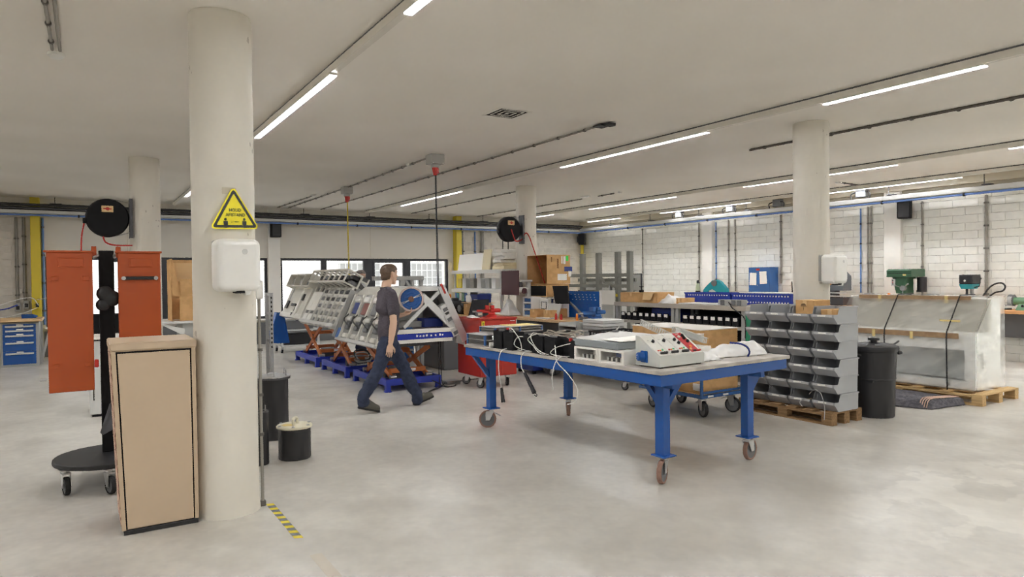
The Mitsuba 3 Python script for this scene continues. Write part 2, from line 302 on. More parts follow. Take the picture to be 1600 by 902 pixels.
conduit('ceiling_conduit', 'thin conduit running past the yellow cable box to the front ceiling box', [(4.38, 17.3, CZ), (4.42, 12.95, CZ), (4.40, 9.45, CZ), (4.40, 9.15, CZ)], 0.014, 'conduit_grey')
conduit('ceiling_conduit', 'long conduit from the window wall ending in a black bracket near the ceiling vent', [(5.2, 17.3, CZ), (5.25, 6.4, CZ)], 0.013, 'conduit_grey', 0.55)
conduit('ceiling_conduit', 'thin conduit that passes the far pillar', [(7.7, 17.3, CZ), (7.7, 11.6, CZ)], 0.013, 'conduit_grey', 0.6)
conduit('ceiling_conduit', 'conduit behind the far pillar ending at a smoke detector', [(9.8, 17.3, CZ), (9.8, 12.4, CZ)], 0.013, 'conduit_grey', 0.6)
conduit('ceiling_conduit', 'short stub of conduit past the far smoke detector', [(9.78, 11.8, CZ), (9.77, 11.25, CZ)], 0.013, 'conduit_grey', 0.3)
conduit('ceiling_conduit', 'dark conduit crossing the ceiling beside the pillar with the stacking bins', [(8.16, 6.44, CZ), (8.2, -2.0, CZ)], 0.017, 'conduit_dark', 0.5)
conduit('ceiling_conduit', 'pair of parallel grey conduits at the upper left corner of the ceiling', [(-0.16, 6.35, CZ), (-0.18, 3.5, CZ)], 0.012, 'conduit_grey', 0.42).part('second_pipe', tube([(-0.11, 6.35, CZ), (-0.125, 3.5, CZ)], 0.012, 8), 'conduit_grey', smooth=60)
conduit('ceiling_conduit', 'short slanting conduit to the ceiling disc beside the block wall lights', [(12.7, 7.86, CZ), (13.3, 7.88, CZ)], 0.012, 'conduit_dark', 0.25)
one('ceiling_bracket', cat(bx(5.2, 5.34, 6.2, 6.36, HC-0.03, HC-0.012), bx(5.23, 5.33, 6.1, 6.2, HC-0.045, HC-0.012)), 'black_plastic', 'flat black bracket at the end of the long ceiling conduit', 'bracket')
def disc(x, y, label, mt='white_plastic', r=0.06):
    one('smoke_detector', lathe([(0, HC-0.04), (r*0.6, HC-0.04), (r, HC-0.02), (r, HC), (0, HC)], 20, (x, y, 0)), mt, label, 'smoke detector')
disc(-0.14, 6.5, 'small white ceiling disc where the paired conduits end at upper left')
disc(4.2, 14.45, 'small white ceiling disc nearest the window wall'); disc(9.6, 12.05, 'white ceiling disc between two conduit stubs behind the far pillar', r=0.11); disc(12.6, 7.85, 'white ceiling disc beside the block wall lights')
disc(9.76, 11.05, 'tiny pale disc at the end of the conduit stub', r=0.05)
disc(4.405, 9.95, 'pale round joint box on the conduit between the two hanging cables', r=0.05)
v = Thing('ceiling_vent', 'square white ceiling vent with dark slots', 'vent', (4.0, 6.38, 0))
v.part('frame', cat(*[mv(frame_rect(-0.2+0.06*i, 0.2-0.06*i, -0.2+0.06*i, 0.2-0.06*i, 0.025 if i == 0 else 0.012, 0, 0.008), (0, 0, 0), rx=90) for i in range(4)]).apply_translation((0, 0, HC-0.008)), 'white_paint', smooth=False)
v.part('backing', bx(-0.19, 0.19, -0.19, 0.19, HC-0.003, HC), 'matte_black', smooth=False)
# ceiling boxes with hanging cables
def drop_box(x, y, label, clabel, cable, n, w, zb):
    t = Thing('ceiling_power_box', label, 'power box', (x, y, 0))
    t.part('box', bx(-w/2, w/2, -w/2, w/2, HC-0.14, HC, 0.006), 'grey_paint')
    t.part('socket', bx(-0.05, 0.05, -0.05, 0.05, HC-0.19, HC-0.14, 0.008), 'grey_paint')
    t.part('plug', cat(cy((0, 0, HC-0.19), (0, 0, HC-0.30), 0.05, 14, 0.028), cy((0.03, 0, HC-0.2), (0.045, 0, HC-0.27), 0.03, 10, 0.01)), 'red_plastic', label='dark red plug hanging below the box')
    t.part('vent_strip', bx(-w*0.4, -0.07, -w/2-0.002, -w/2+0.002, HC-0.139, HC-0.125), 'paper'); t.part('vent_strip', bx(0.07, w*0.4, -w/2-0.002, -w/2+0.002, HC-0.139, HC-0.125), 'paper')
    t2 = Thing('hanging_cable', clabel, 'cable')
    for i in range(n):
        o = 0.012*i
        pts = [(x+o, y, HC-0.3), (x+o*1.2+0.004, y, 2.4), (x+o*2+0.012, y-0.01, 1.2), (x+o*3+0.01, y-0.02, zb)]
        if zb < 0.1: pts = pts[:3]+[(x+o*3+0.01, y-0.02, 0.25), (x+o*3+0.03, y-0.06, 0.03), (x+0.2+o, y-0.12, 0.012), (x+0.5, y+0.25, 0.012), (x+1.0, y+0.3+o, 0.012)]
        t2.part('cord', tube(pts, 0.0065, 6, 8), cable, smooth=60)
drop_box(4.42, 9.05, 'grey ceiling power box above the worker with a dark red plug', 'black cable hanging from the ceiling box down to the floor beside the worker', 'cable_black', 2, 0.21, 0.01)
drop_box(4.42, 12.98, 'small grey ceiling power box above the far tilted machine', 'pale yellow cable hanging from the far ceiling box', 'yellow_paint', 2, 0.19, 1.72)
# trays along the walls
t = Thing('cable_tray', 'grey cable duct with dark pipes along the window wall', 'cable tray')
t.part('duct', bx(-7, 13.5, 17.36, 17.46, 3.055, 3.13, 0.006), 'tray_zinc')
t.part('dark_pipe', tube([(-7, 17.4, 3.17), (13.7, 17.4, 3.17)], 0.036, 8), 'dark_steel', smooth=60); t.part('dark_pipe', tube([(-7, 17.33, 3.235), (13.7, 17.33, 3.235)], 0.03, 8), 'cable_black', smooth=60)
for x in np.arange(-5.7, 13.5, 1.75): t.part('hanger', cat(cy((x, 17.43, 3.13), (x, 17.43, HC), 0.008, 6), bx(x-0.09, x+0.12, 17.32, 17.46, 3.268, 3.285)), 'dark_steel')
conduit('air_pipe', 'thin blue air pipe below the duct on the window wall', [(-7, 17.36, 3.025), (13.62, 17.36, 3.025)], 0.02, 'pipe_blue', 1.55, 'matte_black', 'pipe')
t = Thing('cable_tray', 'long white cable duct along the block wall', 'cable tray')
t.part('duct', bx(13.56, 13.68, -5, 17.3, 3.06, 3.15, 0.006), 'tray_zinc')
for y in (15.9, 14.2, 12.4, 10.9, 9.2, 7.45, 5.75, 4.0): t.part('hanger', cat(cy((13.66, y, 3.15), (13.66, y, HC), 0.008, 6), bx(13.6, 13.74, y-0.12, y+0.02, 3.165, 3.185)), 'dark_steel')
conduit('air_pipe', 'thin blue air pipe below the duct on the block wall', [(13.6, 17.3, 3.03), (13.6, -5, 3.03)], 0.022, 'pipe_blue', 1.5, 'matte_black', 'pipe')
for i, y in enumerate((13.04, 11.33, 9.98, 7.98)):
    q = Thing('junction_box', ['dark junction box on the block wall duct nearest the corner', 'dark junction box on the block wall duct above the teal saw', 'dark junction box on the block wall duct beside the pillar', 'dark looped junction box on the duct right of the pillar'][i], 'junction box', (13.62, y, 3.15))
    q.part('box', bx(-0.06, 0.06, -0.11, 0.11, 0.03, 0.2, 0.01), 'dark_grey'); q.part('cable', tube([(-0.05, -0.1, 0.14), (-0.06, -0.2, 0.1), (-0.05, -0.19, 0), ], 0.012, 6, 5), 'cable_black', smooth=60); q.part('cable', tube([(-0.05, 0.1, 0.14), (-0.06, 0.2, 0.1), (-0.05, 0.19, 0)], 0.012, 6, 5), 'cable_black', smooth=60)
WC = [(14.96, 0.016, 'conduit_grey', 1.1, 'thin vertical conduit on the block wall beside the steel frame', 3.03), (12.78, 0.017, 'conduit_grey', 1.2, 'vertical conduit left of the pilaster behind the teal saw', 3.03), (12.2, 0.014, 'pipe_blue', 1.3, 'thin blue pipe right of the pilaster behind the teal saw', 3.0), (11.79, 0.016, 'conduit_grey', 1.2, 'left of two close vertical conduits right of the teal saw', 3.03), (11.58, 0.016, 'conduit_grey', 1.2, 'right one of two close vertical conduits beside the teal saw', 3.03),
      (10.24, 0.02, 'conduit_grey', 1.4, 'vertical conduit on the block wall beside the blue wall cabinet', 3.03), (8.28, 0.014, 'pipe_blue', 1.2, 'thin blue pipe dropping down the block wall beside the pillar dispenser', 3.0), (8.12, 0.017, 'conduit_grey', 1.2, 'left of two conduits above the red plug beside the pillar dispenser', 3.03), (8.05, 0.017, 'conduit_grey', 1.2, 'right one of two conduits above the red plug beside the dispenser', 3.03), (7.02, 0.018, 'conduit_grey', 1.1, 'vertical conduit directly right of the green drill press', 3.03), (5.89, 0.026, 'conduit_grey', 1.0, 'thick vertical conduit behind the small teal drill press', 3.03)]
for y, r, m, z0, lb, z1 in WC:
    conduit('wall_conduit', lb, [(XR-r-0.004, y, z0), (XR-r-0.004, y, z1)], r, m, 0.42, 'matte_black' if 'blue' in m else 'conduit_dark')
for x, r, m, z0, lb in [(-1.15, 0.028, 'conduit_grey', 1.05, 'left of two grey conduits on the blocks above the blue drawer cabinet'), (-1.02, 0.028, 'conduit_grey', 1.1, 'right one of two grey conduits above the blue drawer cabinet'), (-0.69, 0.022, 'pipe_blue', 0.7, 'thin blue pipe beside the yellow column over the drawer cabinet'), (9.5, 0.05, 'dark_grey', 0.9, 'dark grey post right of the second yellow column'), (9.97, 0.02, 'pipe_blue', 0.9, 'thin blue pipe on the grey blocks behind the shelf of white boards'), (10.2, 0.05, 'conduit_grey', 0.9, 'wide grey conduit on the blocks behind the shelf of white boards'), (10.95, 0.015, 'conduit_dark', 0.9, 'thin dark conduit under the far hose reel'), (11.15, 0.015, 'conduit_dark', 0.9, 'second thin dark conduit under the far hose reel'), (12.05, 0.03, 'conduit_grey', 1.9, 'grey conduit above the open cardboard box')]:
    conduit('wall_conduit', lb, [(x, B-r-0.004, z0), (x, B-r-0.004, 3.0)], r, m, 0.6, 'conduit_dark')
for lb, loc, rz in [('black loudspeaker on the white pilaster between the windows', (4.15, 17.64, 2.69), 0), ('black loudspeaker in the corner of the block walls', (13.85, 17.55, 2.66), 35), ('black loudspeaker on the block wall above the green drill press', (13.9, 7.27, 2.7), -70)]:
    q = Thing('loudspeaker', lb, 'loudspeaker', loc, rz)
    q.part('cabinet', bx(-0.12, 0.12, -0.1, 0.1, 0, 0.36, 0.012), 'matte_black'); q.part('grille', bx(-0.1, 0.1, -0.108, -0.099, 0.02, 0.34, 0.003), 'black_plastic'); q.part('bracket', cat(bx(-0.03, 0.03, 0.1, 0.16, 0.12, 0.24), bx(-0.05, 0.05, 0.15, 0.165, 0.08, 0.28)), 'dark_steel')
# things on the pillars
def on_cyl(x, y, rz): return (x, y, 0), rz
s = Thing('warning_sign', 'yellow triangular warning sign with black border on the big pillar', 'sign', (PX-0.005, PY, 0), 10.6)
def tri(w, r, zc):
    h = w*math.sqrt(3)/2; return Polygon([(-w/2, zc-h/3), (w/2, zc-h/3), (0, zc+2*h/3)]).buffer(-r).buffer(r, 6)
zc = 2.045
rt = lambda m: mv(m, ry=-2.0, about=(0, 0, zc))
mat('sign_yellow', (242, 226, 40), 0.4); mat('sign_black', (26, 26, 24), 0.5)
s.part('plate', rt(ext(tri(0.335, 0.02, zc), -0.217, -0.212, 'y')), 'sign_yellow')
s.part('border', rt(ext(tri(0.30, 0.012, zc).difference(tri(0.246, 0.004, zc)), -0.219, -0.2165, 'y')), 'sign_black')
def txt(text, h, x, z, y, bold=False, d=0.0015):
    m = meshkit.text_mesh(text, h, d, bold); v = m.vertices; x0, x1 = v[:, 0].min(), v[:, 0].max()
    return mesh(np.stack([v[:, 0]-(x0+x1)/2+x, y-v[:, 2], v[:, 1]+z], 1), m.faces)
for w, h, z in (('HOUD', 0.02, zc+0.02), ('AFSTAND', 0.02, zc-0.012)): s.part('lettering', rt(txt(w, h, 0.004, z, -0.217, True)), 'sign_black', smooth=False)
s.part('small_print', rt(txt('1,5 meter', 0.009, 0.0, zc-0.052, -0.217)), 'sign_black', smooth=False)
for sx in (-0.062, 0.062):
    P = [(0, 0.052, 0.009)]; body = Point(sx, zc-0.012-0.02).buffer(0.0085).union(Polygon([(sx-0.014, zc-0.043), (sx+0.014, zc-0.043), (sx+0.014, zc-0.07), (sx+0.008, zc-0.07), (sx+0.007, zc-0.088), (sx-0.007, zc-0.088), (sx-0.008, zc-0.07), (sx-0.014, zc-0.07)]))
    for g in getattr(body, 'geoms', [body]): s.part('figure_pictogram', rt(ext(g, -0.219, -0.2165, 'y')), 'sign_black', smooth=False)
ar = np.radians(np.linspace(-105-10+27, -105+60, 9)); m = cat(*[bx(0, 0.001, 0, 0.001, 0, 0.001)])
q = []
for a, b in zip(np.linspace(-0.20, 0.24, 12)[:-1], np.linspace(-0.20, 0.24, 12)[1:]):
    R0 = 0.2085; d = [(R0*math.sin(k)+PX, -R0*math.cos(k)+PY) for k in (a, b)]
    q.append(mesh([(d[0][0], d[0][1], 2.18), (d[1][0], d[1][1], 2.18), (d[1][0], d[1][1], 2.225), (d[0][0], d[0][1], 2.225)], [[0, 1, 2], [0, 2, 3]]))
one('tape_strip', cat(q), mat('tape_faint', (194, 185, 166), 0.6), 'faint strip of masking tape on the big pillar above the sign', 'tape', smooth=False)
def dryer(loc, rz, label):
    t = Thing('hand_dryer', label, 'hand dryer', loc, rz)
    body = rbx(-0.138, 0.138, -0.385, -0.19, 1.53, 1.875, 0.045, 4)
    t.part('cover', body, 'white_plastic', smooth=60)
    t.part('outlet', cat(bx(-0.02, 0.035, -0.36, -0.27, 1.518, 1.535, 0.004)), 'matte_black'); t.part('nozzle', hull([(0.03, -0.36, 1.55), (0.075, -0.36, 1.55), (0.03, -0.3, 1.55), (0.075, -0.3, 1.55), (0.04, -0.36, 1.505), (0.068, -0.36, 1.51), (0.04, -0.31, 1.505), (0.068, -0.31, 1.51)]), 'white_plastic')
    t.part('badge', mv(ext(Point(0, 0).buffer(0.018), -0.388, -0.383, 'y'), (0.03, 0, 1.79)), 'light_grey'); t.part('back_plate', bx(-0.12, 0.12, -0.2, -0.14, 1.56, 1.87, 0.006), 'grey_paint')
dryer((PX, PY, 0), 5, 'white rounded hand dryer on the big pillar below the yellow sign')
dryer((7.44, 4.99, -0.04), 2, 'white rounded hand dryer on the pillar behind the grey stacking bins')
t = Thing('pillar_conduit', 'thin grey conduit down the side of the big pillar to the floor', 'conduit')
t.part('pipe', tube([(1.062, 5.02, 0.01), (1.058, 5.02, 1.47)], 0.011, 8), 'conduit_grey', smooth=60); t.part('socket', bx(1.03, 1.085, 5.0, 5.06, 1.47, 1.6, 0.008), 'white_plastic', label='white socket at the top of the conduit'); t.part('foot', cat(bx(1.045, 1.08, 5.0, 5.04, 0, 0.035), *[cy((1.061, 5.02, z), (1.061, 5.02, z+0.02), 0.017, 8) for z in (0.5, 0.78, 1.1)]), 'conduit_dark')
def reel(x, y, z, px, label, r, cable):
    t = Thing('hose_reel', label, 'hose reel', (x, y, z))
    t.part('drum', mv(lathe([(0, -0.09), (r*0.55, -0.085), (r*0.93, -0.07), (r, -0.045), (r, 0.045), (r*0.93, 0.07), (0, 0.09)], 40), rx=90), 'matte_black', smooth=40)
    t.part('rim', mv(lathe([(r*0.97, -0.052), (r*1.02, -0.045), (r*1.02, -0.03), (r*0.97, -0.025)], 40), rx=90), 'black_plastic')
    lb = t.part('label', bx(-0.075, 0.07, -0.098, -0.082, 0.075, 0.165), 'cardboard_pale', smooth=False, label='cream label with a red emblem')
    t.part('emblem', cat(mv(ext(Point(0, 0).buffer(0.024), -0.101, -0.097, 'y'), (0, 0, 0.122)), bx(-0.055, 0.05, -0.1, -0.0975, 0.115, 0.128)), 'red_plastic', up=lb, smooth=False)
    t.part('bracket', cat(bx(r*0.3, px-0.195, 0.05, 0.075, -0.05, 0.05), bx(px-0.24, px-0.2, -0.1, 0.12, -0.28, 0.28)), 'dark_steel', smooth=False)
    t.part('guy_wire', cat(tube([(0.05, 0, r), (px-0.22, 0, 0.22)], 0.005, 5), tube([(0.05, 0, -r), (px-0.22, 0, -0.2)], 0.005, 5)), 'steel')
    t.part('cable_guide', cy((-r*0.97, -0.03, -0.05), (-r*1.12, -0.03, -0.05), 0.04, 10), 'matte_black')
    t.part('hose', tube(cable, 0.011, 6, 6), 'red_plastic', smooth=60)
    return t
reel(0.33, 11.3, 2.52, 0.51, 'black hose reel on the pillar behind the orange panels', 0.27, [(-0.28, -0.03, -0.06), (-0.32, -0.03, -0.3), (-0.33, -0.03, -0.75), (-0.33, -0.03, -0.8)]).part('loop', tube([(-0.06, -0.03, -0.27), (-0.03, -0.05, -0.35), (0.08, -0.05, -0.39), (0.3, -0.05, -0.39)], 0.011, 6, 6), 'red_plastic', smooth=60)
reel(7.07, 11.25, 2.55, 0.50, 'black hose reel on the far pillar above the shelf of boards', 0.245, [(-0.01, -0.1, 0), (0.03, -0.11, -0.13), (0.1, -0.1, -0.235), (0.25, -0.06, -0.2), (0.33, -0.15, -0.08), (0.42, -0.3, -0.5), (0.62, -0.4, -1.2), (0.7, -0.4, -1.25)])
# marks on the floor
t = Thing('floor_tape', 'yellow and black hazard tape on the floor at the foot of the big pillar', 'tape')
for i in range(15):
    y1 = 5.02-i*0.052; t.part('stripe', ext([(1.085, y1+0.018), (1.135, y1), (1.135, y1-0.048), (1.085, y1-0.03)], 0.0005, 0.0015), 'yellow_paint' if i % 2 == 0 else 'dark_grey', smooth=False)
one('floor_tape', bx(1.09, 1.16, 3.5, 3.95, 0.0004, 0.001), mat('residue', (182, 174, 160), 0.5), 'worn brownish tape residue on the floor beyond the hazard tape', 'tape')
one('paper_scrap', mv(bx(-0.03, 0.03, -0.012, 0.012, 0.0004, 0.002), (-0.66, 4.78, 0), rz=15), 'paper', 'tiny white scrap on the floor at lower left', 'scrap')
# ---------------------------------------------------------------- foreground left
def caster(t, x, y, r, top, head=0, tyre='rubber', w=0.035, hub='zinc', trail=None, brake=False):
    """swivel castor under a thing; wheel axis along local x after turning by head degrees"""
    tr = r*0.45 if trail is None else trail
    R = lambda m: mv(mv(m, rz=head), (x, y, 0))
    f = [bx(-w*0.5-0.022, w*0.5+0.022, -0.045, 0.045, top-0.006, top)]
    f.append(cy((0, 0, top-0.03), (0, 0, top-0.004), 0.026, 12))
    f.append(bx(-w*0.5-0.012, w*0.5+0.012, -0.028, tr+0.01, top-0.038, top-0.026))
    for s in (-1, 1):
        a = s*(w*0.5+0.006); f.append(ext([(-0.028, top-0.03), (tr+0.02, top-0.03), (tr+0.022, r-0.012), (tr-0.02, r-0.012)], min(a, a+s*0.004), max(a, a+s*0.004), 'x'))
    if brake: f.append(hull([(-0.02, -0.04, top-0.04), (0.02, -0.04, top-0.04), (-0.02, -0.1, top-0.075), (0.02, -0.1, top-0.075), (-0.02, -0.1, top-0.085), (0.02, -0.1, top-0.085), (-0.02, -0.04, top-0.055), (0.02, -0.04, top-0.055)]))
    k = t.part('caster', R(cat(f)), hub)
    wv = mv(mv(lathe([(r*0.80, -w*0.42), (r*0.93, -w*0.5), (r, -w*0.3), (r, w*0.3), (r*0.93, w*0.5), (r*0.80, w*0.42)], 28), ry=90), (0, tr, r))
    t.part('tyre', R(wv), tyre, up=k)
    t.part('hub', R(mv(mv(lathe([(0, -w*0.3), (r*0.2, -w*0.45), (r*0.3, -w*0.3), (r*0.82, -w*0.38), (r*0.82, w*0.38), (r*0.3, w*0.3), (r*0.2, w*0.45), (0, w*0.3)], 20), ry=90), (0, tr, r))), 'dark_grey' if hub == 'zinc' else hub, up=k)
    return k
def hexa(p):
    """solid from 8 corners: bottom 4 (ccw) then top 4"""
    return hull(p)
t = Thing('beige_cabinet', 'beige metal cabinet with one plain door standing against the big pillar', 'cabinet')
y0, y1 = 4.925, 5.42
body = [(0.188, y0, 0.03), (0.632, y0, 0.03), (0.632, y1, 0.03), (0.19, y1, 0.03), (0.146, y0, 1.165), (0.628, y0, 1.165), (0.628, y1, 1.165), (0.15, y1, 1.165)]
t.part('body', hull(body), 'beige_metal', smooth=False)
lerp = lambda a, b, q: a+(b-a)*q
def fx(u, z): q = (z-0.03)/1.135; return lerp(lerp(0.188, 0.146, q), lerp(0.632, 0.628, q), u)
d = [(fx(u, z), y, z) for y in (y0-0.012, y0) for u, z in ((0.07, 0.036), (0.93, 0.036), (0.93, 1.150), (0.07, 1.150))]
t.part('door', hull(d), 'beige_metal', smooth=False)
gap = [(fx(u, z), y, z) for y in (y0-0.003, y0+0.001) for u, z in ((0.053, 0.032), (0.947, 0.032), (0.947, 1.160), (0.053, 1.160))]
t.part('door_gap', hull(gap), 'matte_black', smooth=False)
for u0, u1 in ((0, 0.052), (0.948, 1)): t.part('front_post', hull([(fx(u, z), y, z) for y in (y0-0.012, y0) for u in (u0, u1) for z in (0.03, 1.165)]), 'beige_edge', smooth=False)
t.part('top_cap', bx(0.138, 0.636, y0-0.018, y1+0.01, 1.165, 1.218, 0.008), 'beige_metal')
t.part('side_panel', hull([(fx(0, z)-0.004, y, z) for y in (y0+0.03, y1-0.02) for z in (0.05, 1.15)]+[(fx(0, z), y, z) for y in (y0+0.03, y1-0.02) for z in (0.05, 1.15)]), mat('worn_side', mottled((120, 84, 70), (196, 168, 146), 30), 0.7), label='worn brown side')
t.part('plinth', bx(0.198, 0.628, y0-0.016, y1-0.02, 0, 0.03, 0.003), 'black_plastic')
t = Thing('guard_trolley', 'black wheeled stand on a round base with two orange panels hung on its mast', 'trolley')
mx, my = 0.172, 6.45
t.part('mast', bx(mx-0.053, mx+0.053, my-0.04, my+0.04, 0.225, 1.857, 0.004), 'matte_black')
t.part('base_plate', lathe([(0, 0.19), (0.385, 0.19), (0.39, 0.195), (0.39, 0.22), (0.385, 0.225), (0, 0.225)], 48, (0.17, 6.33, 0)), 'black_plastic', smooth=40)
for x, y, h in ((-0.13, 6.14, 12), (0.15, 5.98, 20), (0.46, 6.2, -20), (0.17, 6.66, 0)): caster(t, x, y, 0.068, 0.19, h+180, 'rubber', 0.036)
def panel(x0, x1, tilt, right):
    cx = (x0+x1)/2; zt, zb = 1.835, 0.745
    tf = lambda m: mv(m, rx=tilt, about=(0, 6.32, zt))
    p = t.part('orange_panel', tf(bx(x0+0.018, x1-0.008, 6.295, 6.31, zb, zt, 0.004)), 'orange_paint')
    t.part('flange', tf(bx(x0, x1+0.004, 6.285, 6.40, zt, zt+0.016, 0.003)), 'orange_paint', up=p)
    for q in ((x0+0.018, x0+0.026), (x1-0.016, x1-0.008)): t.part('side_fold', tf(bx(q[0], q[1], 6.31, 6.385, zb, zt)), 'orange_paint', up=p, smooth=False)
    t.part('bottom_fold', tf(bx(x0+0.018, x1-0.008, 6.31, 6.385, zb, zb+0.01)), 'orange_paint', up=p, smooth=False)
    w = x1-x0
    t.part('recess', tf(cat(bx(x0+w*0.28, x1-w*0.2, 6.289, 6.297, zt-0.115, zt-0.04, 0.003), bx(x0+w*0.31, x1-w*0.23, 6.286, 6.29, zt-0.108, zt-0.047, 0.002))), 'orange_paint', up=p)
    for k in range(2): t.part('hook', hull([(mx+(0.085 if right else -0.085)+o*0.018, 6.40+b*0.03, z) for o in (-1, 1) for b in (0, 1) for z in (1.80, 1.89)]) if k == 0 else cy((mx+(0.053 if right else -0.053), 6.42, 1.82), (x0 if right else x1, 6.40, 1.80), 0.012, 8), 'orange_paint' if k == 0 else 'zinc', up=p)
    return p
p = panel(-0.245, 0.082, 2.0, False)
for x in (-0.175, 0.03): t.part('mount_plate', cat(bx(x-0.025, x+0.025, 6.289, 6.297, 1.615, 1.65, 0.003), mv(cy((x, 6.283, 1.633), (x, 6.29, 1.633), 0.008, 8))), 'orange_paint', up=p); t.part('mount_plate', bx(x-0.02, x+0.02, 6.252, 6.258, 0.945, 0.975, 0.002), 'orange_paint', up=p)
t.part('spring_pin', cy((-0.24, 6.30, 0.86), (-0.285, 6.30, 0.86), 0.012, 8), 'zinc', up=p); t.part('latch', cat(bx(0.075, 0.105, 6.27, 6.32, 0.93, 0.99, 0.006)), 'red_plastic', up=p)
p = panel(0.232, 0.560, 0.8, True)
t.part('handle', cat(bx(0.275, 0.525, 6.255, 6.268, 1.617, 1.645, 0.005), bx(0.29, 0.305, 6.262, 6.30, 1.62, 1.64), bx(0.495, 0.51, 6.262, 6.30, 1.62, 1.64)), 'black_plastic', up=p, label='black pull handle')
for x in (0.285, 0.515): t.part('handle_bolt', mv(lathe([(0, -0.004), (0.014, -0.004), (0.017, 0), (0.017, 0.02), (0, 0.02)], 14), (x, 6.256, 1.631), rx=90, about=(0, 0, 0)) if False else cy((x, 6.25, 1.631), (x, 6.272, 1.631), 0.016, 14), 'zinc', up=p)
t.part('cable_knob', cat(sph((mx-0.015, 6.36, 1.51), 0.06, (1, 0.5, 1)), sph((mx+0.03, 6.36, 1.47), 0.065, (1, 0.5, 1)), sph((mx-0.03, 6.36, 1.42), 0.05, (1, 0.5, 1))), 'black_plastic')
t.part('foot_pedal', hull([(mx+0.0, 6.36, 0.62), (mx+0.06, 6.36, 0.66), (mx-0.07, 6.22, 0.42), (mx-0.05, 6.22, 0.40), (mx+0.06, 6.3, 0.44), (mx+0.06, 6.38, 0.44)]), 'dark_steel', smooth=False)
# black canisters
def canister(name, x, y, r, h, label, top):
    t = Thing(name, label, 'canister', (x, y, 0))
    t.part('body', lathe([(0, 0), (r*0.98, 0), (r, 0.01), (r, h), (0, h)], 40), 'black_plastic', smooth=40)
    return t
t = canister('black_canister', 1.62, 7.12, 0.15, 0.605, 'tall black cylinder with a bright metal top plate and bolts', 1)
t.part('flange', lathe([(0, 0.605), (0.172, 0.605), (0.172, 0.625), (0, 0.625)], 40), 'dark_steel', smooth=40); t.part('top_plate', lathe([(0, 0.625), (0.17, 0.625), (0.17, 0.637), (0, 0.637)], 40), 'zinc', smooth=40)
for k in range(6): a = k*math.pi/3+0.4; t.part('bolt', cat(cy((0.14*math.cos(a), 0.14*math.sin(a), 0.637), (0.14*math.cos(a), 0.14*math.sin(a), 0.695), 0.004, 6), cy((0.14*math.cos(a), 0.14*math.sin(a), 0.637), (0.14*math.cos(a), 0.14*math.sin(a), 0.65), 0.009, 6)), 'steel')
t.part('centre_disc', cy((0, 0, 0.637), (0, 0, 0.66), 0.05, 20), 'alu')
t = canister('black_canister', 1.285, 6.17, 0.078, 0.455, 'narrow black cylinder with a ring top beside the thin pillar conduit', 1)
t.part('ring', lathe([(0.05, 0.455), (0.08, 0.455), (0.08, 0.465), (0.05, 0.465)], 30), 'dark_steel'); t.part('bolt', cy((0.045, -0.04, 0.46), (0.045, -0.04, 0.52), 0.004, 6), 'steel')
t = canister('black_canister', 1.6, 6.22, 0.14, 0.275, 'short black canister with a cream lid and a carry handle', 1)
t.part('lid', lathe([(0, 0.275), (0.152, 0.275), (0.157, 0.28), (0.157, 0.292), (0.15, 0.298), (0, 0.3)], 40), 'cardboard_pale' if False else mat('cream_plastic', (214, 208, 186), 0.4), smooth=40)
t.part('handle', cat(tube([(-0.02, -0.05, 0.3), (-0.025, -0.05, 0.34), (-0.01, -0.01, 0.355), (0.03, 0.03, 0.35), (0.035, 0.03, 0.3)], 0.013, 8, 4)), 'cream_plastic', smooth=60); t.part('sticker', cy((-0.06, 0.0, 0.3), (-0.06, 0.0, 0.302), 0.05, 16), mat('pale_yellow', (226, 204, 140), 0.6))
for k in range(6): a = k*math.pi/3+0.2; t.part('clip', bx(0.14*math.cos(a)-0.012, 0.14*math.cos(a)+0.012, 0.14*math.sin(a)-0.012, 0.14*math.sin(a)+0.012, 0.296, 0.308, 0.003), 'grey_paint')
# blue drawer cabinet with bench top at far left
t = Thing('drawer_cabinet', 'blue five drawer cabinet in a grey frame under the workbench at far left', 'drawer cabinet')
t.part('carcass', bx(-1.31, -0.715, 16.02, 16.7, 0, 0.845, 0.004), 'grey_paint')
for z0, z1 in ((0.05, 0.30), (0.305, 0.50), (0.505, 0.64), (0.645, 0.735), (0.74, 0.82)):
    k = t.part('drawer', bx(-1.28, -0.765, 15.995, 16.03, z0, z1, 0.003), 'blue_paint')
    t.part('handle', bx(-1.24, -0.80, 15.965, 15.997, z1-0.062, z1-0.03, 0.004), 'alu', up=k); t.part('label_holder', bx(-1.07, -0.96, 15.985, 15.996, z1-0.032, z1-0.006, 0.002), 'paper', up=k)
t = Thing('workbench', 'pale wooden bench top over the blue drawer cabinet', 'workbench')
t.part('top', bx(-3.2, -0.655, 15.9, 16.9, 0.862, 0.912, 0.008), 'wood_top')
for x in (-3.1, -1.5): t.part('leg', bx(x-0.03, x+0.03, 15.97, 16.03, 0, 0.862), 'grey_paint', smooth=False); t.part('leg', bx(x-0.03, x+0.03, 16.77, 16.83, 0, 0.862), 'grey_paint', smooth=False)
t.part('rear_rail', bx(-3.1, -0.7, 16.7, 16.74, 0.8, 0.862), 'grey_paint', smooth=False); t.part('leg', bx(-0.72, -0.68, 16.72, 16.78, 0, 0.862), 'grey_paint', smooth=False)
one('blue_tray', hull([(-1.0, 16.35, 0.912), (-0.78, 16.35, 0.912), (-1.0, 16.55, 0.912), (-0.78, 16.55, 0.912), (-1.01, 16.34, 0.985), (-0.83, 16.34, 0.985), (-1.01, 16.56, 0.985), (-0.83, 16.56, 0.985), (-0.74, 16.4, 0.945), (-0.74, 16.5, 0.945)]), 'blue_paint', 'small blue plastic tray on the bench beside the yellow column', 'tray')
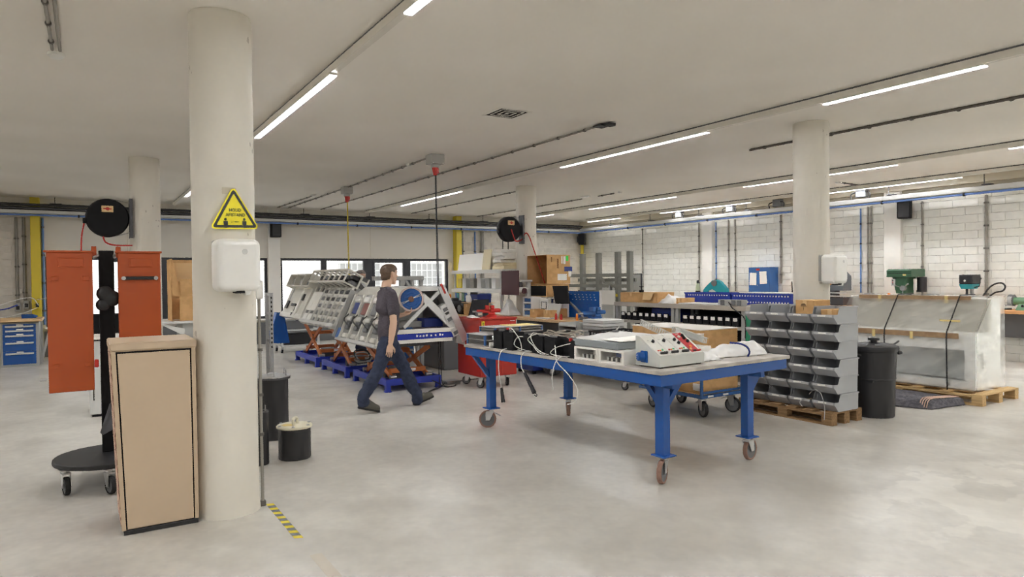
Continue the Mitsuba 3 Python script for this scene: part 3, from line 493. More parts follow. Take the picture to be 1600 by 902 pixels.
for i, (x, z) in enumerate(((-1.15, 1.1), (-1.0, 1.15), (-0.8, 1.15))):
    q = Thing('wall_socket', ['grey double socket below the first conduit over the drawer bench', 'grey socket below the second conduit over the drawer bench', 'socket box on the yellow column'][i], 'socket', (x, 17.8 if i < 2 else 17.58, z))
    q.part('box', bx(-0.05, 0.05, -0.07, 0, -0.1, 0.08, 0.006), 'grey_paint' if i < 2 else 'yellow_paint'); q.part('outlet', bx(-0.03, 0.03, -0.078, -0.069, -0.06, 0.02, 0.003), 'black_plastic')
t = Thing('loose_cable', 'white and blue cables hanging over the bench at far left', 'cable')
t.part('white_cord', tube([(-0.78, 17.5, 1.13), (-0.9, 17.2, 1.3), (-1.3, 16.8, 1.2), (-1.6, 16.5, 1.02)], 0.008, 5, 6), 'white_plastic', smooth=60); t.part('blue_hose', tube([(-1.1, 16.9, 1.16), (-1.35, 16.7, 1.08), (-2.0, 16.5, 1.06)], 0.014, 6, 6), 'navy_paint', smooth=60); t.part('thin_cord', tube([(-0.8, 17.5, 1.08), (-1.0, 16.9, 1.0), (-1.3, 16.7, 0.93), (-1.7, 16.5, 0.925)], 0.006, 5, 6), 'white_plastic', smooth=60)
t.part('white_cord', tube([(-0.8, 17.5, 1.25), (-0.5, 17.3, 1.28), (-0.3, 17.1, 1.1)], 0.008, 5, 6), 'white_plastic', smooth=60)
one('folded_trestle', cat(bx(-0.55, -0.5, 16.2, 16.28, 0, 0.75), mv(bx(-0.55, -0.5, 16.2, 16.28, 0, 0.75), ry=14, about=(-0.52, 16.2, 0.75))), 'steel', 'grey folded trestle legs standing beside the left orange panel', 'trestle', smooth=False)
# desk with the tall cardboard box behind the pillar
t = Thing('grey_desk', 'grey metal desk carrying the tall open cardboard box behind the big pillar', 'desk')
t.part('top', bx(0.75, 1.9, 9.25, 10.0, 1.08, 1.11, 0.004), 'light_grey'); t.part('side_bracket', hull([(0.8, 9.2, 1.08), (0.84, 9.2, 1.08), (1.06, 9.2, 0.93), (1.06, 9.2, 1.02), (0.8, 9.23, 1.08), (1.06, 9.23, 0.93), (1.06, 9.23, 1.02)]), 'light_grey', smooth=False)
t.part('cupboard', bx(1.05, 1.85, 9.3, 9.95, 0, 1.08, 0.004), 'grey_paint')
for x, y in ((0.78, 9.3), (0.78, 9.95)): t.part('leg', bx(x-0.02, x+0.02, y-0.02, y+0.02, 0, 1.08), 'light_grey', smooth=False)
def open_carton(name, label, x0, x1, y0, y1, z0, z1, th=0.006, flaps=(), inside='kraft_inside', outer='cardboard', group=None):
    t = Thing(name, label, 'box', group=group)
    t.part('body', cat(bx(x0, x1, y0, y0+th, z0, z1), bx(x0, x1, y1-th, y1, z0, z1), bx(x0, x0+th, y0, y1, z0, z1), bx(x1-th, x1, y0, y1, z0, z1), bx(x0, x1, y0, y1, z0, z0+th)), outer, smooth=False)
    for f in flaps: t.part('flap', f, outer, smooth=False)
    return t
t = Thing('tall_carton', 'tall brown cardboard box standing open behind the big pillar', 'box')
t.part('back', bx(0.93, 1.75, 9.75, 9.757, 1.112, 1.88), 'cardboard', smooth=False); t.part('side', bx(0.93, 0.937, 9.30, 9.757, 1.112, 1.88), 'cardboard', smooth=False)
t.part('front', bx(1.02, 1.75, 9.30, 9.307, 1.112, 1.42), 'cardboard', smooth=False); t.part('front_flap', hull([(1.03, 9.30, 1.42), (1.75, 9.30, 1.42), (1.02, 9.22, 1.63), (1.75, 9.22, 1.63), (1.03, 9.308, 1.42), (1.75, 9.308, 1.42), (1.02, 9.228, 1.63), (1.75, 9.228, 1.63)]), 'cardboard', smooth=False)
t.part('lid', hull([(1.0, 9.745, 1.84), (1.75, 9.745, 1.84), (1.0, 9.73, 1.60), (1.75, 9.73, 1.60), (1.0, 9.755, 1.84), (1.75, 9.755, 1.60)]), 'cardboard_pale', smooth=False); t.part('side_flap', hull([(0.94, 9.3, 1.88), (0.94, 9.5, 1.88), (1.04, 9.3, 1.42), (0.94, 9.3, 1.42), (0.945, 9.3, 1.88)]), 'cardboard', smooth=False)
t.part('tape', bx(1.2, 1.75, 9.297, 9.3005, 1.20, 1.205), 'cardboard_pale', smooth=False)
t = Thing('slotted_rack', 'grey slotted rack upright seen right of the big pillar', 'rack')
t.part('upright', cat(bx(2.30, 2.345, 10.2, 10.24, 0, 1.42)), 'steel', smooth=False)
for k in range(12): t.part('slot', bx(2.312, 2.332, 10.198, 10.2005, 0.62+k*0.065, 0.65+k*0.065), 'black_plastic', smooth=False)
t.part('foot', bx(2.25, 2.4, 10.1, 10.5, 0, 0.02), 'steel', smooth=False); t.part('rear_upright', bx(2.30, 2.345, 10.46, 10.5, 0, 1.42), 'steel', smooth=False); t.part('brace', cat(*[bx(2.31, 2.335, 10.24, 10.46, z, z+0.03) for z in (0.3, 0.7, 1.1, 1.38)]), 'steel', smooth=False)
# grey locker and chair far behind the mast
t = Thing('grey_pedestal', 'pale grey pedestal cabinet behind the black mast', 'cabinet')
t.part('body', bx(0.06, 0.5, 9.45, 10.1, 0.03, 0.92, 0.006), 'light_grey'); t.part('plinth', bx(0.08, 0.48, 9.47, 10.05, 0, 0.03), 'matte_black'); t.part('groove', bx(0.095, 0.105, 9.446, 9.452, 0.2, 0.88), 'matte_black'); t.part('top', bx(0.03, 0.53, 9.42, 10.13, 0.92, 0.945, 0.004), 'white_paint'); t.part('dark_seam', bx(0.06, 0.5, 9.44, 9.452, 0.905, 0.92), 'matte_black')
t = Thing('office_chair', 'black office chair seen between the mast and the orange panel', 'chair', (0.3, 12.1, 0))
t.part('backrest', rbx(-0.22, 0.22, -0.05, 0.02, 0.62, 1.12, 0.03), 'matte_black', smooth=50); t.part('seat', rbx(-0.24, 0.24, -0.02, 0.45, 0.45, 0.53, 0.03), 'matte_black', smooth=50); t.part('column', cy((0, 0.2, 0.08), (0, 0.2, 0.46), 0.025), 'dark_steel')
for k in range(5): a = k*2*math.pi/5; t.part('foot', tube([(0, 0.2, 0.1), (0.28*math.cos(a), 0.2+0.28*math.sin(a), 0.05), (0.28*math.cos(a), 0.2+0.28*math.sin(a), 0.0)], 0.02, 6), 'matte_black')
t.part('back_stem', bx(-0.03, 0.03, 0.02, 0.06, 0.48, 0.8), 'dark_steel')
# ---------------------------------------------------------------- tilted machines on scissor lifts
mat('machine_beige', (206, 203, 192), 0.4); mat('machine_pale', (224, 222, 214), 0.4); mat('maroon_relay', (128, 74, 66), 0.5); mat('machine_grey', (150, 150, 146), 0.4); mat('machine_shadow', (74, 74, 72), 0.5); mat('frame_blue', (26, 44, 140), 0.4); mat('tag_white', (232, 232, 230), 0.5)
def lift(Y0, Y1, zt, label):
    t = Thing('scissor_lift', label, 'scissor lift')
    X0, X1 = 3.60, 4.46
    t.part('base_frame', cat(bx(X0, X1, Y0, Y0+0.05, 0.09, 0.18), bx(X0, X1, Y1-0.05, Y1, 0.09, 0.18), bx(X0, X0+0.05, Y0+0.05, Y1-0.05, 0.09, 0.18), bx(X1-0.05, X1, Y0+0.05, Y1-0.05, 0.09, 0.18), bx(X0+0.05, X1-0.05, Y0+0.05, Y1-0.05, 0.09, 0.1)), 'frame_blue', smooth=False)
    for x in (X0, X1-0.07):
        for y in (Y0, (Y0+Y1)/2-0.035, Y1-0.07): t.part('foot', cat(bx(x, x+0.07, y, y+0.07, 0.012, 0.09), bx(x-0.01, x+0.08, y-0.01, y+0.08, 0, 0.012)), 'frame_blue', smooth=False)
    ya, yb = Y0+0.13, Y1-0.17; L = math.hypot(yb-ya, zt-0.20); a = math.degrees(math.atan2(zt-0.2, yb-ya))
    for k, x in enumerate((3.72, 4.28)):
        for s in (0, 1):
            xx = x+0.035*s
            m = mv(mv(bx(0, 0.03, 0, L, -0.036, 0.036), rx=a if s == 0 else -a), (xx, ya, 0.19 if s == 0 else zt-0.02))
            t.part('scissor_leg', m, 'lift_orange', smooth=False)
        for y in (ya, yb): t.part('roller', cy((x-0.01, y, 0.19), (x+0.08, y, 0.19), 0.035, 12), 'zinc')
        t.part('pivot', cy((x-0.012, (ya+yb)/2, (zt+0.19)/2), (x+0.08, (ya+yb)/2, (zt+0.19)/2), 0.022, 12), 'zinc')
    for y, z in ((ya+0.1, 0.27), (yb-0.1, 0.27), ((ya+yb)/2+0.12, (zt+0.19)/2+0.09)): t.part('cross_beam', bx(3.75, 4.30, y-0.03, y+0.03, z-0.032, z+0.032), 'lift_orange', smooth=False)
    t.part('warning_label', bx(4.0, 4.14, ya+0.068, ya+0.0695, 0.25, 0.29), 'paper', smooth=False)
    t.part('top_frame', cat(bx(3.62, 3.70, Y0+0.02, Y1, zt, zt+0.05), bx(4.36, 4.44, Y0+0.02, Y1, zt, zt+0.05), bx(3.62, 4.44, Y0+0.02, Y0+0.08, zt, zt+0.05), bx(3.62, 4.44, Y1-0.06, Y1, zt, zt+0.05)), 'dark_steel', smooth=False)
    t.part('hydraulic_pump', cat(rbx(3.86, 4.1, Y0+0.35, Y0+0.6, 0.1, 0.3, 0.03), cy((3.85, Y0+0.7, 0.18), (4.15, Y0+0.7, 0.18), 0.07, 14)), 'dark_grey')
    return t
lift(9.02, 10.41, 0.63, 'nearest orange scissor lift on a blue base behind the walking worker')
lift(10.76, 12.07, 0.765, 'middle orange scissor lift on a blue base under the tilted machines')
lift(12.42, 13.83, 0.79, 'farthest orange scissor lift on a blue base')
class Slope:
    def __init__(s, t, xb, zb, xt, zt):
        s.t = t; s.o = np.array([xb, 0, zb]); e = np.array([xt-xb, 0, zt-zb]); s.L = np.linalg.norm(e); s.e = e/s.L; s.n = np.array([-s.e[2], 0, s.e[0]])
    def tf(s, m):
        v = m.vertices; w = s.o+v[:, :1]*s.e+v[:, 1:2]*np.array([0, 1, 0])+v[:, 2:3]*s.n
        return mesh(w, m.faces[:, ::-1])
    def b(s, s0, s1, y0, y1, h0, h1, bev=0): return s.tf(bx(s0, s1, y0, y1, h0, h1, bev))
def add(sl, name, m, mt, **k): return sl.t.part(name, m, mt, smooth=False, **k)
# nearest machine: A-frame with two tilted faces
Y0, Y1 = 8.82, 10.52
t = Thing('tilted_machine', 'tilted grey machine frame with blue lettered rail behind the walking worker', 'machine')
S = Slope(t, 3.40, 0.68, 3.70, 1.36)
add(S, 'face_plate', S.b(0, S.L, Y0, Y1, -0.03, 0), 'machine_grey'); add(S, 'bottom_edge', S.b(-0.03, 0.015, Y0, Y1, -0.06, 0.05), 'light_grey')
add(S, 'side_cheek', S.b(0, S.L+0.05, Y1-0.01, Y1+0.02, -0.05, 0.10), 'grey_paint'); add(S, 'blue_edge', S.b(0.0, 0.16, Y1-0.10, Y1-0.02, 0, 0.06), 'pipe_blue'); add(S, 'dark_channel', S.b(0.18, S.L, Y1-0.10, Y1-0.02, 0, 0.03), 'dark_grey')
w = (Y1-0.1-Y0)/4.0
for i in range(5): add(S, 'rib', S.b(0.0, S.L, Y0+i*w-0.022, Y0+i*w+0.022, 0, 0.04, 0.004), 'machine_pale')
for i in range(4):
    y = Y0+i*w+0.05; q = random.Random(i)
    add(S, 'module', S.b(0.42, 0.60, y, y+0.2, 0, 0.035, 0.006), 'deep_blue' if i == 3 else 'dark_grey' if i % 2 else 'maroon_relay'); add(S, 'connector', S.b(0.61, 0.70, y+0.03, y+0.25, 0, 0.05, 0.012), 'white_plastic')
    add(S, 'pump_unit', S.b(0.16, 0.29, y+0.1, y+0.24, 0, 0.04, 0.01), 'dark_grey'); add(S, 'cap', S.b(0.30, 0.37, y+0.08, y+0.26, 0, 0.055, 0.012), 'white_plastic'); add(S, 'dark_fitting', S.b(0.26, 0.38, y-0.01, y+0.06, 0, 0.04, 0.006), 'black_plastic')
    add(S, 'base_fitting', S.b(0.03, 0.10, y+0.05, y+0.22, 0, 0.04, 0.008), 'machine_pale')
    P = [S.tf(mesh([p], [[0, 0, 0]])).vertices[0] for p in [(0.40, y+0.25, 0.05), (0.3, y+0.3, 0.07), (0.2, y+0.02, 0.05)]]
    t.part('cable', tube(P, 0.009, 5, 5), 'cable_black', smooth=60)
t.part('top_plate', hull([(3.70, y, 1.36) for y in (Y0, Y1)]+[(3.86, y, 1.475) for y in (Y0, Y1)]+[(3.70, y, 1.33) for y in (Y0, Y1)]+[(3.86, y, 1.445) for y in (Y0, Y1)]), 'machine_pale', smooth=False)
t.part('ridge_plate', bx(3.86, 4.37, Y0, Y1, 1.45, 1.485), 'light_grey', smooth=False)
S2 = Slope(t, 4.75, 0.70, 4.37, 1.49)
S2.n = -S2.n if S2.n[0] < 0 else S2.n
def b2(*a): m = S2.b(*a); return m
add(S2, 'right_face', b2(0, S2.L, Y0, Y1, -0.03, 0.0), 'steel'); add(S2, 'edge_strip', b2(-0.02, S2.L, Y0-0.015, Y0+0.015, -0.05, 0.06), 'alu'); add(S2, 'red_edge', b2(S2.L*0.86, S2.L+0.03, Y0-0.02, Y0+0.01, 0.0, 0.03), 'red_paint')
for s0 in (0.12, 0.34, 0.5): add(S2, 'bracket', b2(s0, s0+0.12, Y0-0.01, Y0+0.14, -0.14, -0.03), 'light_grey'); add(S2, 'fitting', b2(s0+0.02, s0+0.07, Y0-0.02, Y0, -0.12, -0.05), 'dark_grey')
def bar(a, b, wd, y, th, mt, name='strut'):
    a, b = np.array(a, float), np.array(b, float); d = (b-a)/np.linalg.norm(b-a); n = np.array([-d[1], d[0]])*wd/2
    t.part(name, ext([tuple(a+n), tuple(b+n), tuple(b-n), tuple(a-n)], y, y+th, 'y'), mt, smooth=False)
for yy, k in ((Y0, 0), (Y1-0.05, 1)):
    bar((3.66, 0.86), (4.62, 0.86), 0.06, yy, 0.05, 'machine_pale', 'lower_rail'); bar((3.55, 0.72), (4.55, 0.72), 0.05, yy, 0.05, 'machine_pale', 'lower_rail')
    bar((3.86, 1.455), (4.40, 1.455), 0.06, yy, 0.05, 'light_grey', 'top_rail'); bar((4.08, 1.36), (4.58, 0.89), 0.10, yy+0.003, 0.04, 'light_grey'); bar((4.36, 1.42), (3.80, 0.92), 0.05, yy+0.006, 0.03, 'light_grey')
t.part('blue_rail', bx(3.66, 4.57, Y0+0.004, Y0+0.03, 0.748, 0.832), 'frame_blue', smooth=False)
t.part('rail_lettering', txt('ADEK', 0.03, 4.12, 0.775, Y0+0.004, True), 'tag_white', smooth=False) if False else None
for i, x in enumerate((3.98, 4.03, 4.08, 4.13, 4.2, 4.27, 4.34, 4.38)): t.part('rail_mark', bx(x, x+0.026, Y0+0.001, Y0+0.004, 0.778, 0.802 if i % 3 else 0.808), 'tag_white', smooth=False)
t.part('dark_tray', bx(3.72, 4.5, Y0+0.3, Y1-0.3, 0.90, 0.98), 'machine_grey', smooth=False); t.part('blue_bin', bx(4.2, 4.5, Y0+0.2, Y0+0.45, 0.895, 1.02, 0.006), 'deep_blue'); t.part('grey_housing', bx(3.9, 4.32, Y0+0.5, Y1-0.4, 0.98, 1.22, 0.01), 'grey_paint')
t.part('right_foot', hull([(4.62, y, z) for y in (Y0, Y0+0.06) for z in (0.66, 0.86)]+[(4.76, y, z) for y in (Y0, Y0+0.06) for z in (0.62, 0.72)]), 'machine_grey', smooth=False)
# middle machine: grid of ribs and small modules with a boxed head
def grid_machine(name, label, Y0, Y1, xb, zb, xt, zt, nr, rows, seed, flat=0):
    t = Thing(name, label, 'machine'); S = Slope(t, xb, zb, xt, zt); q = random.Random(seed)
    add(S, 'face_plate', S.b(0, S.L, Y0, Y1, -0.03, 0), 'machine_shadow'); add(S, 'bottom_edge', S.b(-0.035, 0.02, Y0, Y1, -0.07, 0.06), 'light_grey')
    for i in range(9): add(S, 'edge_lug', S.b(-0.05, -0.03, Y0+(i+0.3)*(Y1-Y0)/9, Y0+(i+0.62)*(Y1-Y0)/9, -0.03, 0.045), 'machine_pale')
    w = (Y1-Y0)/nr
    for i in range(nr+1): add(S, 'rib', S.b(0, S.L, Y0+i*w-0.016, Y0+i*w+0.016, 0, 0.042, 0.003), 'machine_pale')
    for j in range(1, rows): add(S, 'cross_bar', S.b(j*S.L/rows-0.01, j*S.L/rows+0.01, Y0, Y1, 0.0, 0.03), 'machine_pale')
    h = S.L/rows
    for i in range(nr):
        y = Y0+i*w+0.035; y2 = Y0+(i+1)*w-0.035
        if i >= nr-flat:
            add(S, 'white_panel', S.b(0.3*S.L, 0.85*S.L, y-0.02, y2+0.02, 0.02, 0.045, 0.004), 'machine_pale'); add(S, 'white_panel', S.b(0.02, 0.22*S.L, y, y2, 0.0, 0.035, 0.004), 'white_plastic'); add(S, 'dark_fitting', S.b(0.22*S.L, 0.29*S.L, y, y2-0.05, 0, 0.04, 0.006), 'dark_grey'); continue
        for j in range(rows):
            s0 = j*h+0.02
            if j in (0, 1): add(S, 'motor', S.tf(cat(mv(cy((s0+0.02, (y+y2)/2-0.03, 0), (s0+0.02, (y+y2)/2-0.03, 0.07), 0.03, 10)), mv(cy((s0+0.06, (y+y2)/2+0.04, 0), (s0+0.06, (y+y2)/2+0.04, 0.07), 0.03, 10)))) if False else S.tf(cy((s0+h*0.3, (y+y2)/2, 0), (s0+h*0.3, (y+y2)/2, 0.04), 0.035, 12)), 'machine_grey')
            else: add(S, 'module', S.b(s0, s0+h*0.42, y, y2, 0, 0.03, 0.005), q.choice(['machine_grey', 'dark_grey', 'black_plastic']))
            for o in (0.1, 0.56): add(S, 'white_cap', S.b(s0+h*0.50, s0+h*0.76, y+(y2-y)*o, y+(y2-y)*(o+0.3), 0, 0.036, 0.006), 'white_plastic' if j > 1 else 'machine_pale')
    # boxed head at the top
    H0, H1 = S.L, S.L+0.24
    for hh in (0.0, 0.24): add(S, 'head_rail', S.b(H0, H0+0.03, Y0, Y1, hh-0.05, hh-0.01), 'machine_beige'); add(S, 'head_rail', S.b(H1-0.03, H1, Y0, Y1, hh-0.05, hh-0.01), 'machine_beige')
    for i in range(nr+1):
        for a_, b_, c_, d_ in ((H0, H1, -0.05, -0.02), (H0, H1, 0.205, 0.23), (H0, H0+0.025, -0.02, 0.205), (H1-0.025, H1, -0.02, 0.205)): add(S, 'head_frame', S.b(a_, b_, Y0+i*w-0.012, Y0+i*w+0.012, c_, d_), 'machine_beige')
    add(S, 'head_back', S.b(H0, H1, Y0, Y1, -0.055, -0.045), 'machine_shadow')
    for a, b in ((-0.05, -0.01), (0.08, 0.11), (0.2, 0.23)): add(S, 'head_top_bar', S.b(H1-0.012, H1, Y0, Y1, a, b), 'machine_beige')
    for i in range(nr):
        for j in range(2): add(S, 'head_module', S.b(H0+0.03+0.1*j, H0+0.10+0.1*j, Y0+i*w+0.04, Y0+(i+1)*w-0.04, -0.03, 0.08, 0.006), 'black_plastic' if (i+j) % 2 else 'dark_grey')
    # support behind
    for y in (Y0+0.02, Y1-0.06):
        add(S, 'side_plate', S.b(0, S.L+0.24, y+0.01, y+0.02, -0.16, -0.03), 'machine_shadow'); add(S, 'side_rail', S.b(0, S.L+0.24, y, y+0.03, -0.18, -0.155), 'machine_beige')
        for k in range(6): add(S, 'side_rung', S.b(0.02+k*0.16, 0.05+k*0.16, y-0.005, y+0.035, -0.16, -0.03), 'machine_beige')
        t.part('back_strut', ext([(xb+0.1, zb), (4.40, zb), (4.40, zb+0.05), (xt+0.22, zt+0.02), (xt+0.12, zt)], y, y+0.03, 'y').copy() if False else cat(ext([(xb+0.02, zb-0.04), (4.44, zb-0.04), (4.44, zb+0.02), (xb+0.04, zb+0.02)], y, y+0.04, 'y'), ext([(4.40, zb), (4.44, zb), (xt+0.16, zt+0.1), (xt+0.10, zt+0.1)], y, y+0.04, 'y')), 'light_grey', smooth=False)
        for k in range(4): add(S, 'side_box', S.b(0.1+k*0.17, 0.2+k*0.17, y-0.02 if y < Y0+0.1 else y+0.03, y if y < Y0+0.1 else y+0.05, -0.15, -0.05), 'machine_grey')
    return t, S
grid_machine('tilted_machine', 'tilted beige machine packed with rows of small white and dark modules', 10.62, 12.55, 3.40, 0.86, 3.72, 1.46, 7, 5, 3, 2)
t = Thing('tilted_machine', 'plain tilted beige machine plate with dark slots at the far end of the row', 'machine')
S = Slope(t, 3.46, 0.90, 3.70, 1.42); Y0, Y1 = 12.72, 14.3
add(S, 'face_plate', S.b(0, S.L, Y0, Y1, -0.03, 0.02), 'machine_beige'); add(S, 'bottom_edge', S.b(-0.04, 0.05, Y0, Y1, -0.08, 0.05), 'machine_pale'); add(S, 'centre_rib', S.b(0, S.L, (Y0+Y1)/2-0.33, (Y0+Y1)/2-0.2, 0.02, 0.06), 'machine_pale'); add(S, 'side_rib', S.b(0, S.L+0.03, Y0, Y0+0.2, 0, 0.05), 'machine_beige'); add(S, 'groove', S.b(0.2, S.L, Y1-0.22, Y1-0.14, 0.02, 0.026), 'grey_paint')
for s0, s1, y0, y1 in ((0.33, 0.46, 13.12, 13.24), (0.14, 0.3, 14.0, 14.12), (0.1, 0.17, 13.3, 13.4), (0.2, 0.25, 13.45, 13.75), (0.0, 0.06, 13.4, 13.5)): add(S, 'dark_slot', S.b(s0, s1, y0, y1, 0.0, 0.05), 'black_plastic')
for y in (Y0, 13.2, 13.75, Y1-0.03): add(S, 'head_frame', S.b(S.L, S.L+0.26, y, y+0.03, -0.05, 0.16), 'machine_beige')
for a, b in ((0, 0.02), (0.24, 0.26)): add(S, 'head_rail', S.b(S.L+a, S.L+b, Y0, Y1, -0.05, 0.16), 'machine_beige')
for y in (12.8, 13.3, 13.85): add(S, 'head_module', S.b(S.L+0.05, S.L+0.2, y, y+0.3, 0.0, 0.1, 0.01), 'machine_grey' if y > 13 else 'dark_grey')
add(S, 'head_back', S.b(S.L, S.L+0.26, Y0, Y1, -0.06, -0.05), 'machine_beige')
for y in (Y0+0.05, Y1-0.1): t.part('back_strut', cat(ext([(3.48, 0.85), (4.44, 0.85), (4.44, 0.91), (3.5, 0.91)], y, y+0.05, 'y'), ext([(4.40, 0.9), (4.44, 0.9), (3.84, 1.62), (3.78, 1.62)], y, y+0.05, 'y')), 'light_grey', smooth=False)
# grey beam frame behind the nearest machine
t = Thing('beam_frame', 'grey beam on angled struts rising behind the nearest tilted machine', 'frame')
t.part('beam', bx(4.05, 4.95, 10.62, 10.72, 1.58, 1.65, 0.004), 'machine_grey')
for a, b in (((4.6, 1.58), (4.5, 1.2)), ((4.75, 1.58), (4.85, 0.05)), ((4.62, 1.58), (4.75, 1.4))):
    a, b = np.array(a), np.array(b); d = (b-a)/np.linalg.norm(b-a); n = np.array([-d[1], d[0]])*0.02
    t.part('strut', ext([tuple(a+n), tuple(b+n), tuple(b-n), tuple(a-n)], 10.64, 10.70, 'y'), 'machine_grey', smooth=False)
t.part('post', bx(4.88, 4.94, 10.64, 10.7, 0, 1.58), 'machine_grey', smooth=False); t.part('foot', bx(4.7, 5.05, 10.5, 10.85, 0, 0.02), 'machine_grey', smooth=False); t.part('post', bx(4.52, 4.58, 10.64, 10.7, 0.02, 1.58), 'machine_grey', smooth=False)
one('blue_cloth_bag', mv(hull([(3.36, 14.28, 0.95), (3.50, 14.28, 0.93), (3.36, 14.5, 0.95), (3.50, 14.5, 0.93), (3.17, 14.33, 0.32), (3.62, 14.33, 0.30), (3.2, 14.55, 0.33), (3.62, 14.55, 0.31), (3.3, 14.3, 0.6), (3.5, 14.3, 0.62)])), 'blue_paint', 'blue cloth bag hanging at the far end of the tilted machines', 'bag', smooth=False)
t = Thing('wheeled_rack', 'pale wheeled rack holding dark crates behind the farthest lift', 'rack')
for x in (3.70, 4.5):
    for y in (15.3, 15.8): t.part('post', bx(x-0.02, x+0.02, y-0.02, y+0.02, 0.12, 0.86), 'light_grey', smooth=False); caster(t, x, y, 0.05, 0.12, 0)
for z in (0.14, 0.48, 0.84): t.part('shelf', bx(3.68, 4.52, 15.28, 15.82, z, z+0.03), 'light_grey', smooth=False)
one('dark_crate', bx(3.76, 4.44, 15.32, 15.78, 0.171, 0.42, 0.01), 'black_plastic', 'dark crate on the bottom shelf of the pale wheeled rack', 'crate'); one('dark_crate', bx(3.78, 4.4, 15.34, 15.78, 0.511, 0.7, 0.01), 'dark_grey', 'grey crate on the middle shelf of the pale wheeled rack', 'crate')
t = Thing('foot_pedal', 'grey floor pedal lying beside the nearest blue lift base', 'pedal')
t.part('body', rbx(4.62, 4.86, 9.15, 9.35, 0, 0.05, 0.02), 'steel', smooth=50); t.part('cord', tube([(4.64, 9.25, 0.02), (4.4, 8.95, 0.01), (4.1, 8.7, 0.01), (4.35, 8.85, 0.06), (4.3, 9.0, 0.12)], 0.007, 6, 6), 'cable_black', smooth=60)
t = Thing('cable_bundle', 'bundle of grey and dark cables heaped in the middle lift base', 'cable')
for k in range(5): t.part('coil', mv(tube([(0.13*math.cos(a), 0.16*math.sin(a), 0.02*k+0.01*math.sin(3*a)) for a in np.linspace(0, 6.1, 16)], 0.014, 5), (3.95+0.02*(k % 2), 10.95+0.01*k, 0.19+0.02*k), rx=8*k), ['light_grey', 'cable_black', 'grey_paint'][k % 3], smooth=60)
# ---------------------------------------------------------------- people
import manifold3d as m3
def ball(p, r, n=14):
    u = trimesh.creation.icosphere(subdivisions=2).vertices*r if np.isscalar(r) else trimesh.creation.icosphere(subdivisions=2).vertices*np.array(r)
    return u+np.array(p)
def bone(*pr):
    """hull of balls: (point, radius), ..."""
    return m3.Manifold.hull_points(np.vstack([ball(p, r) for p, r in pr]).astype(np.float32))
def relax(t, it):
    """taubin smoothing in which no vertex leaves its neighbourhood"""
    v0 = np.array(t.vertices); e = t.edges_unique; n = len(v0); v = v0.copy(); deg = np.maximum(np.bincount(e.ravel(), minlength=n), 1)[:, None]
    for k in range(it):
        for f in (0.5, -0.53):
            s = np.zeros_like(v); np.add.at(s, e[:, 0], v[e[:, 1]]); np.add.at(s, e[:, 1], v[e[:, 0]]); v = v+f*(s/deg-v)
    d = np.linalg.norm(v-v0, axis=1); v[~(d < 0.025)] = v0[~(d < 0.025)]; t.vertices = v
def fuse(bones, ref=0.02, it=12, shape=None):
    M = bones[0]
    for b in bones[1:]: M = M+b
    M = M.refine_to_length(ref); m = M.to_mesh(); t = trimesh.Trimesh(m.vert_properties[:, :3], m.tri_verts, process=True)
    relax(t, it)
    if shape is not None: t.vertices = shape(t.vertices)
    return t
def unit(v): v = np.array(v, float); return v/np.linalg.norm(v)
def hand_bones(w, d, n, side, curls, spread=0.1, s=1.0, thumb=0.6):
    """w wrist, d towards the fingers, n out of the back of the hand, side the direction of the thumb"""
    w = np.array(w, float); d = unit(d); n = unit(n-d*np.dot(n, d)); t = np.cross(n, d); t = t if np.dot(t, side) > 0 else -t
    B = [bone((w, 0.026*s), (w+d*0.05*s+t*0.022*s, 0.017*s), (w+d*0.085*s+t*0.03*s, 0.013*s), (w+d*0.085*s-t*0.03*s, 0.012*s), (w+d*0.04*s-t*0.026*s, 0.015*s))]
    for k, (o, L) in enumerate(((0.030, 0.072), (0.010, 0.082), (-0.010, 0.076), (-0.030, 0.060))):
        p = w+d*0.085*s+t*o*s; a = 0; r = 0.0095*s
        for seg in (0.46, 0.31, 0.23):
            a += curls[k]; dd = unit(d*math.cos(a)-n*math.sin(a)+t*o*spread*12*math.cos(a)); q = p+dd*L*seg*s; B.append(bone((p, r), (q, r*0.92))); p = q; r *= 0.92
    p = w+d*0.025*s+t*0.026*s; dd = unit(d*0.75+t*0.75-n*thumb*0.5)
    for L, r in ((0.042, 0.0125), (0.032, 0.0105), (0.024, 0.009)):
        q = p+dd*L*s; B.append(bone((p, r*s), (q, r*0.9*s))); p = q; dd = unit(dd-t*0.35-n*0.15*thumb)
    return B
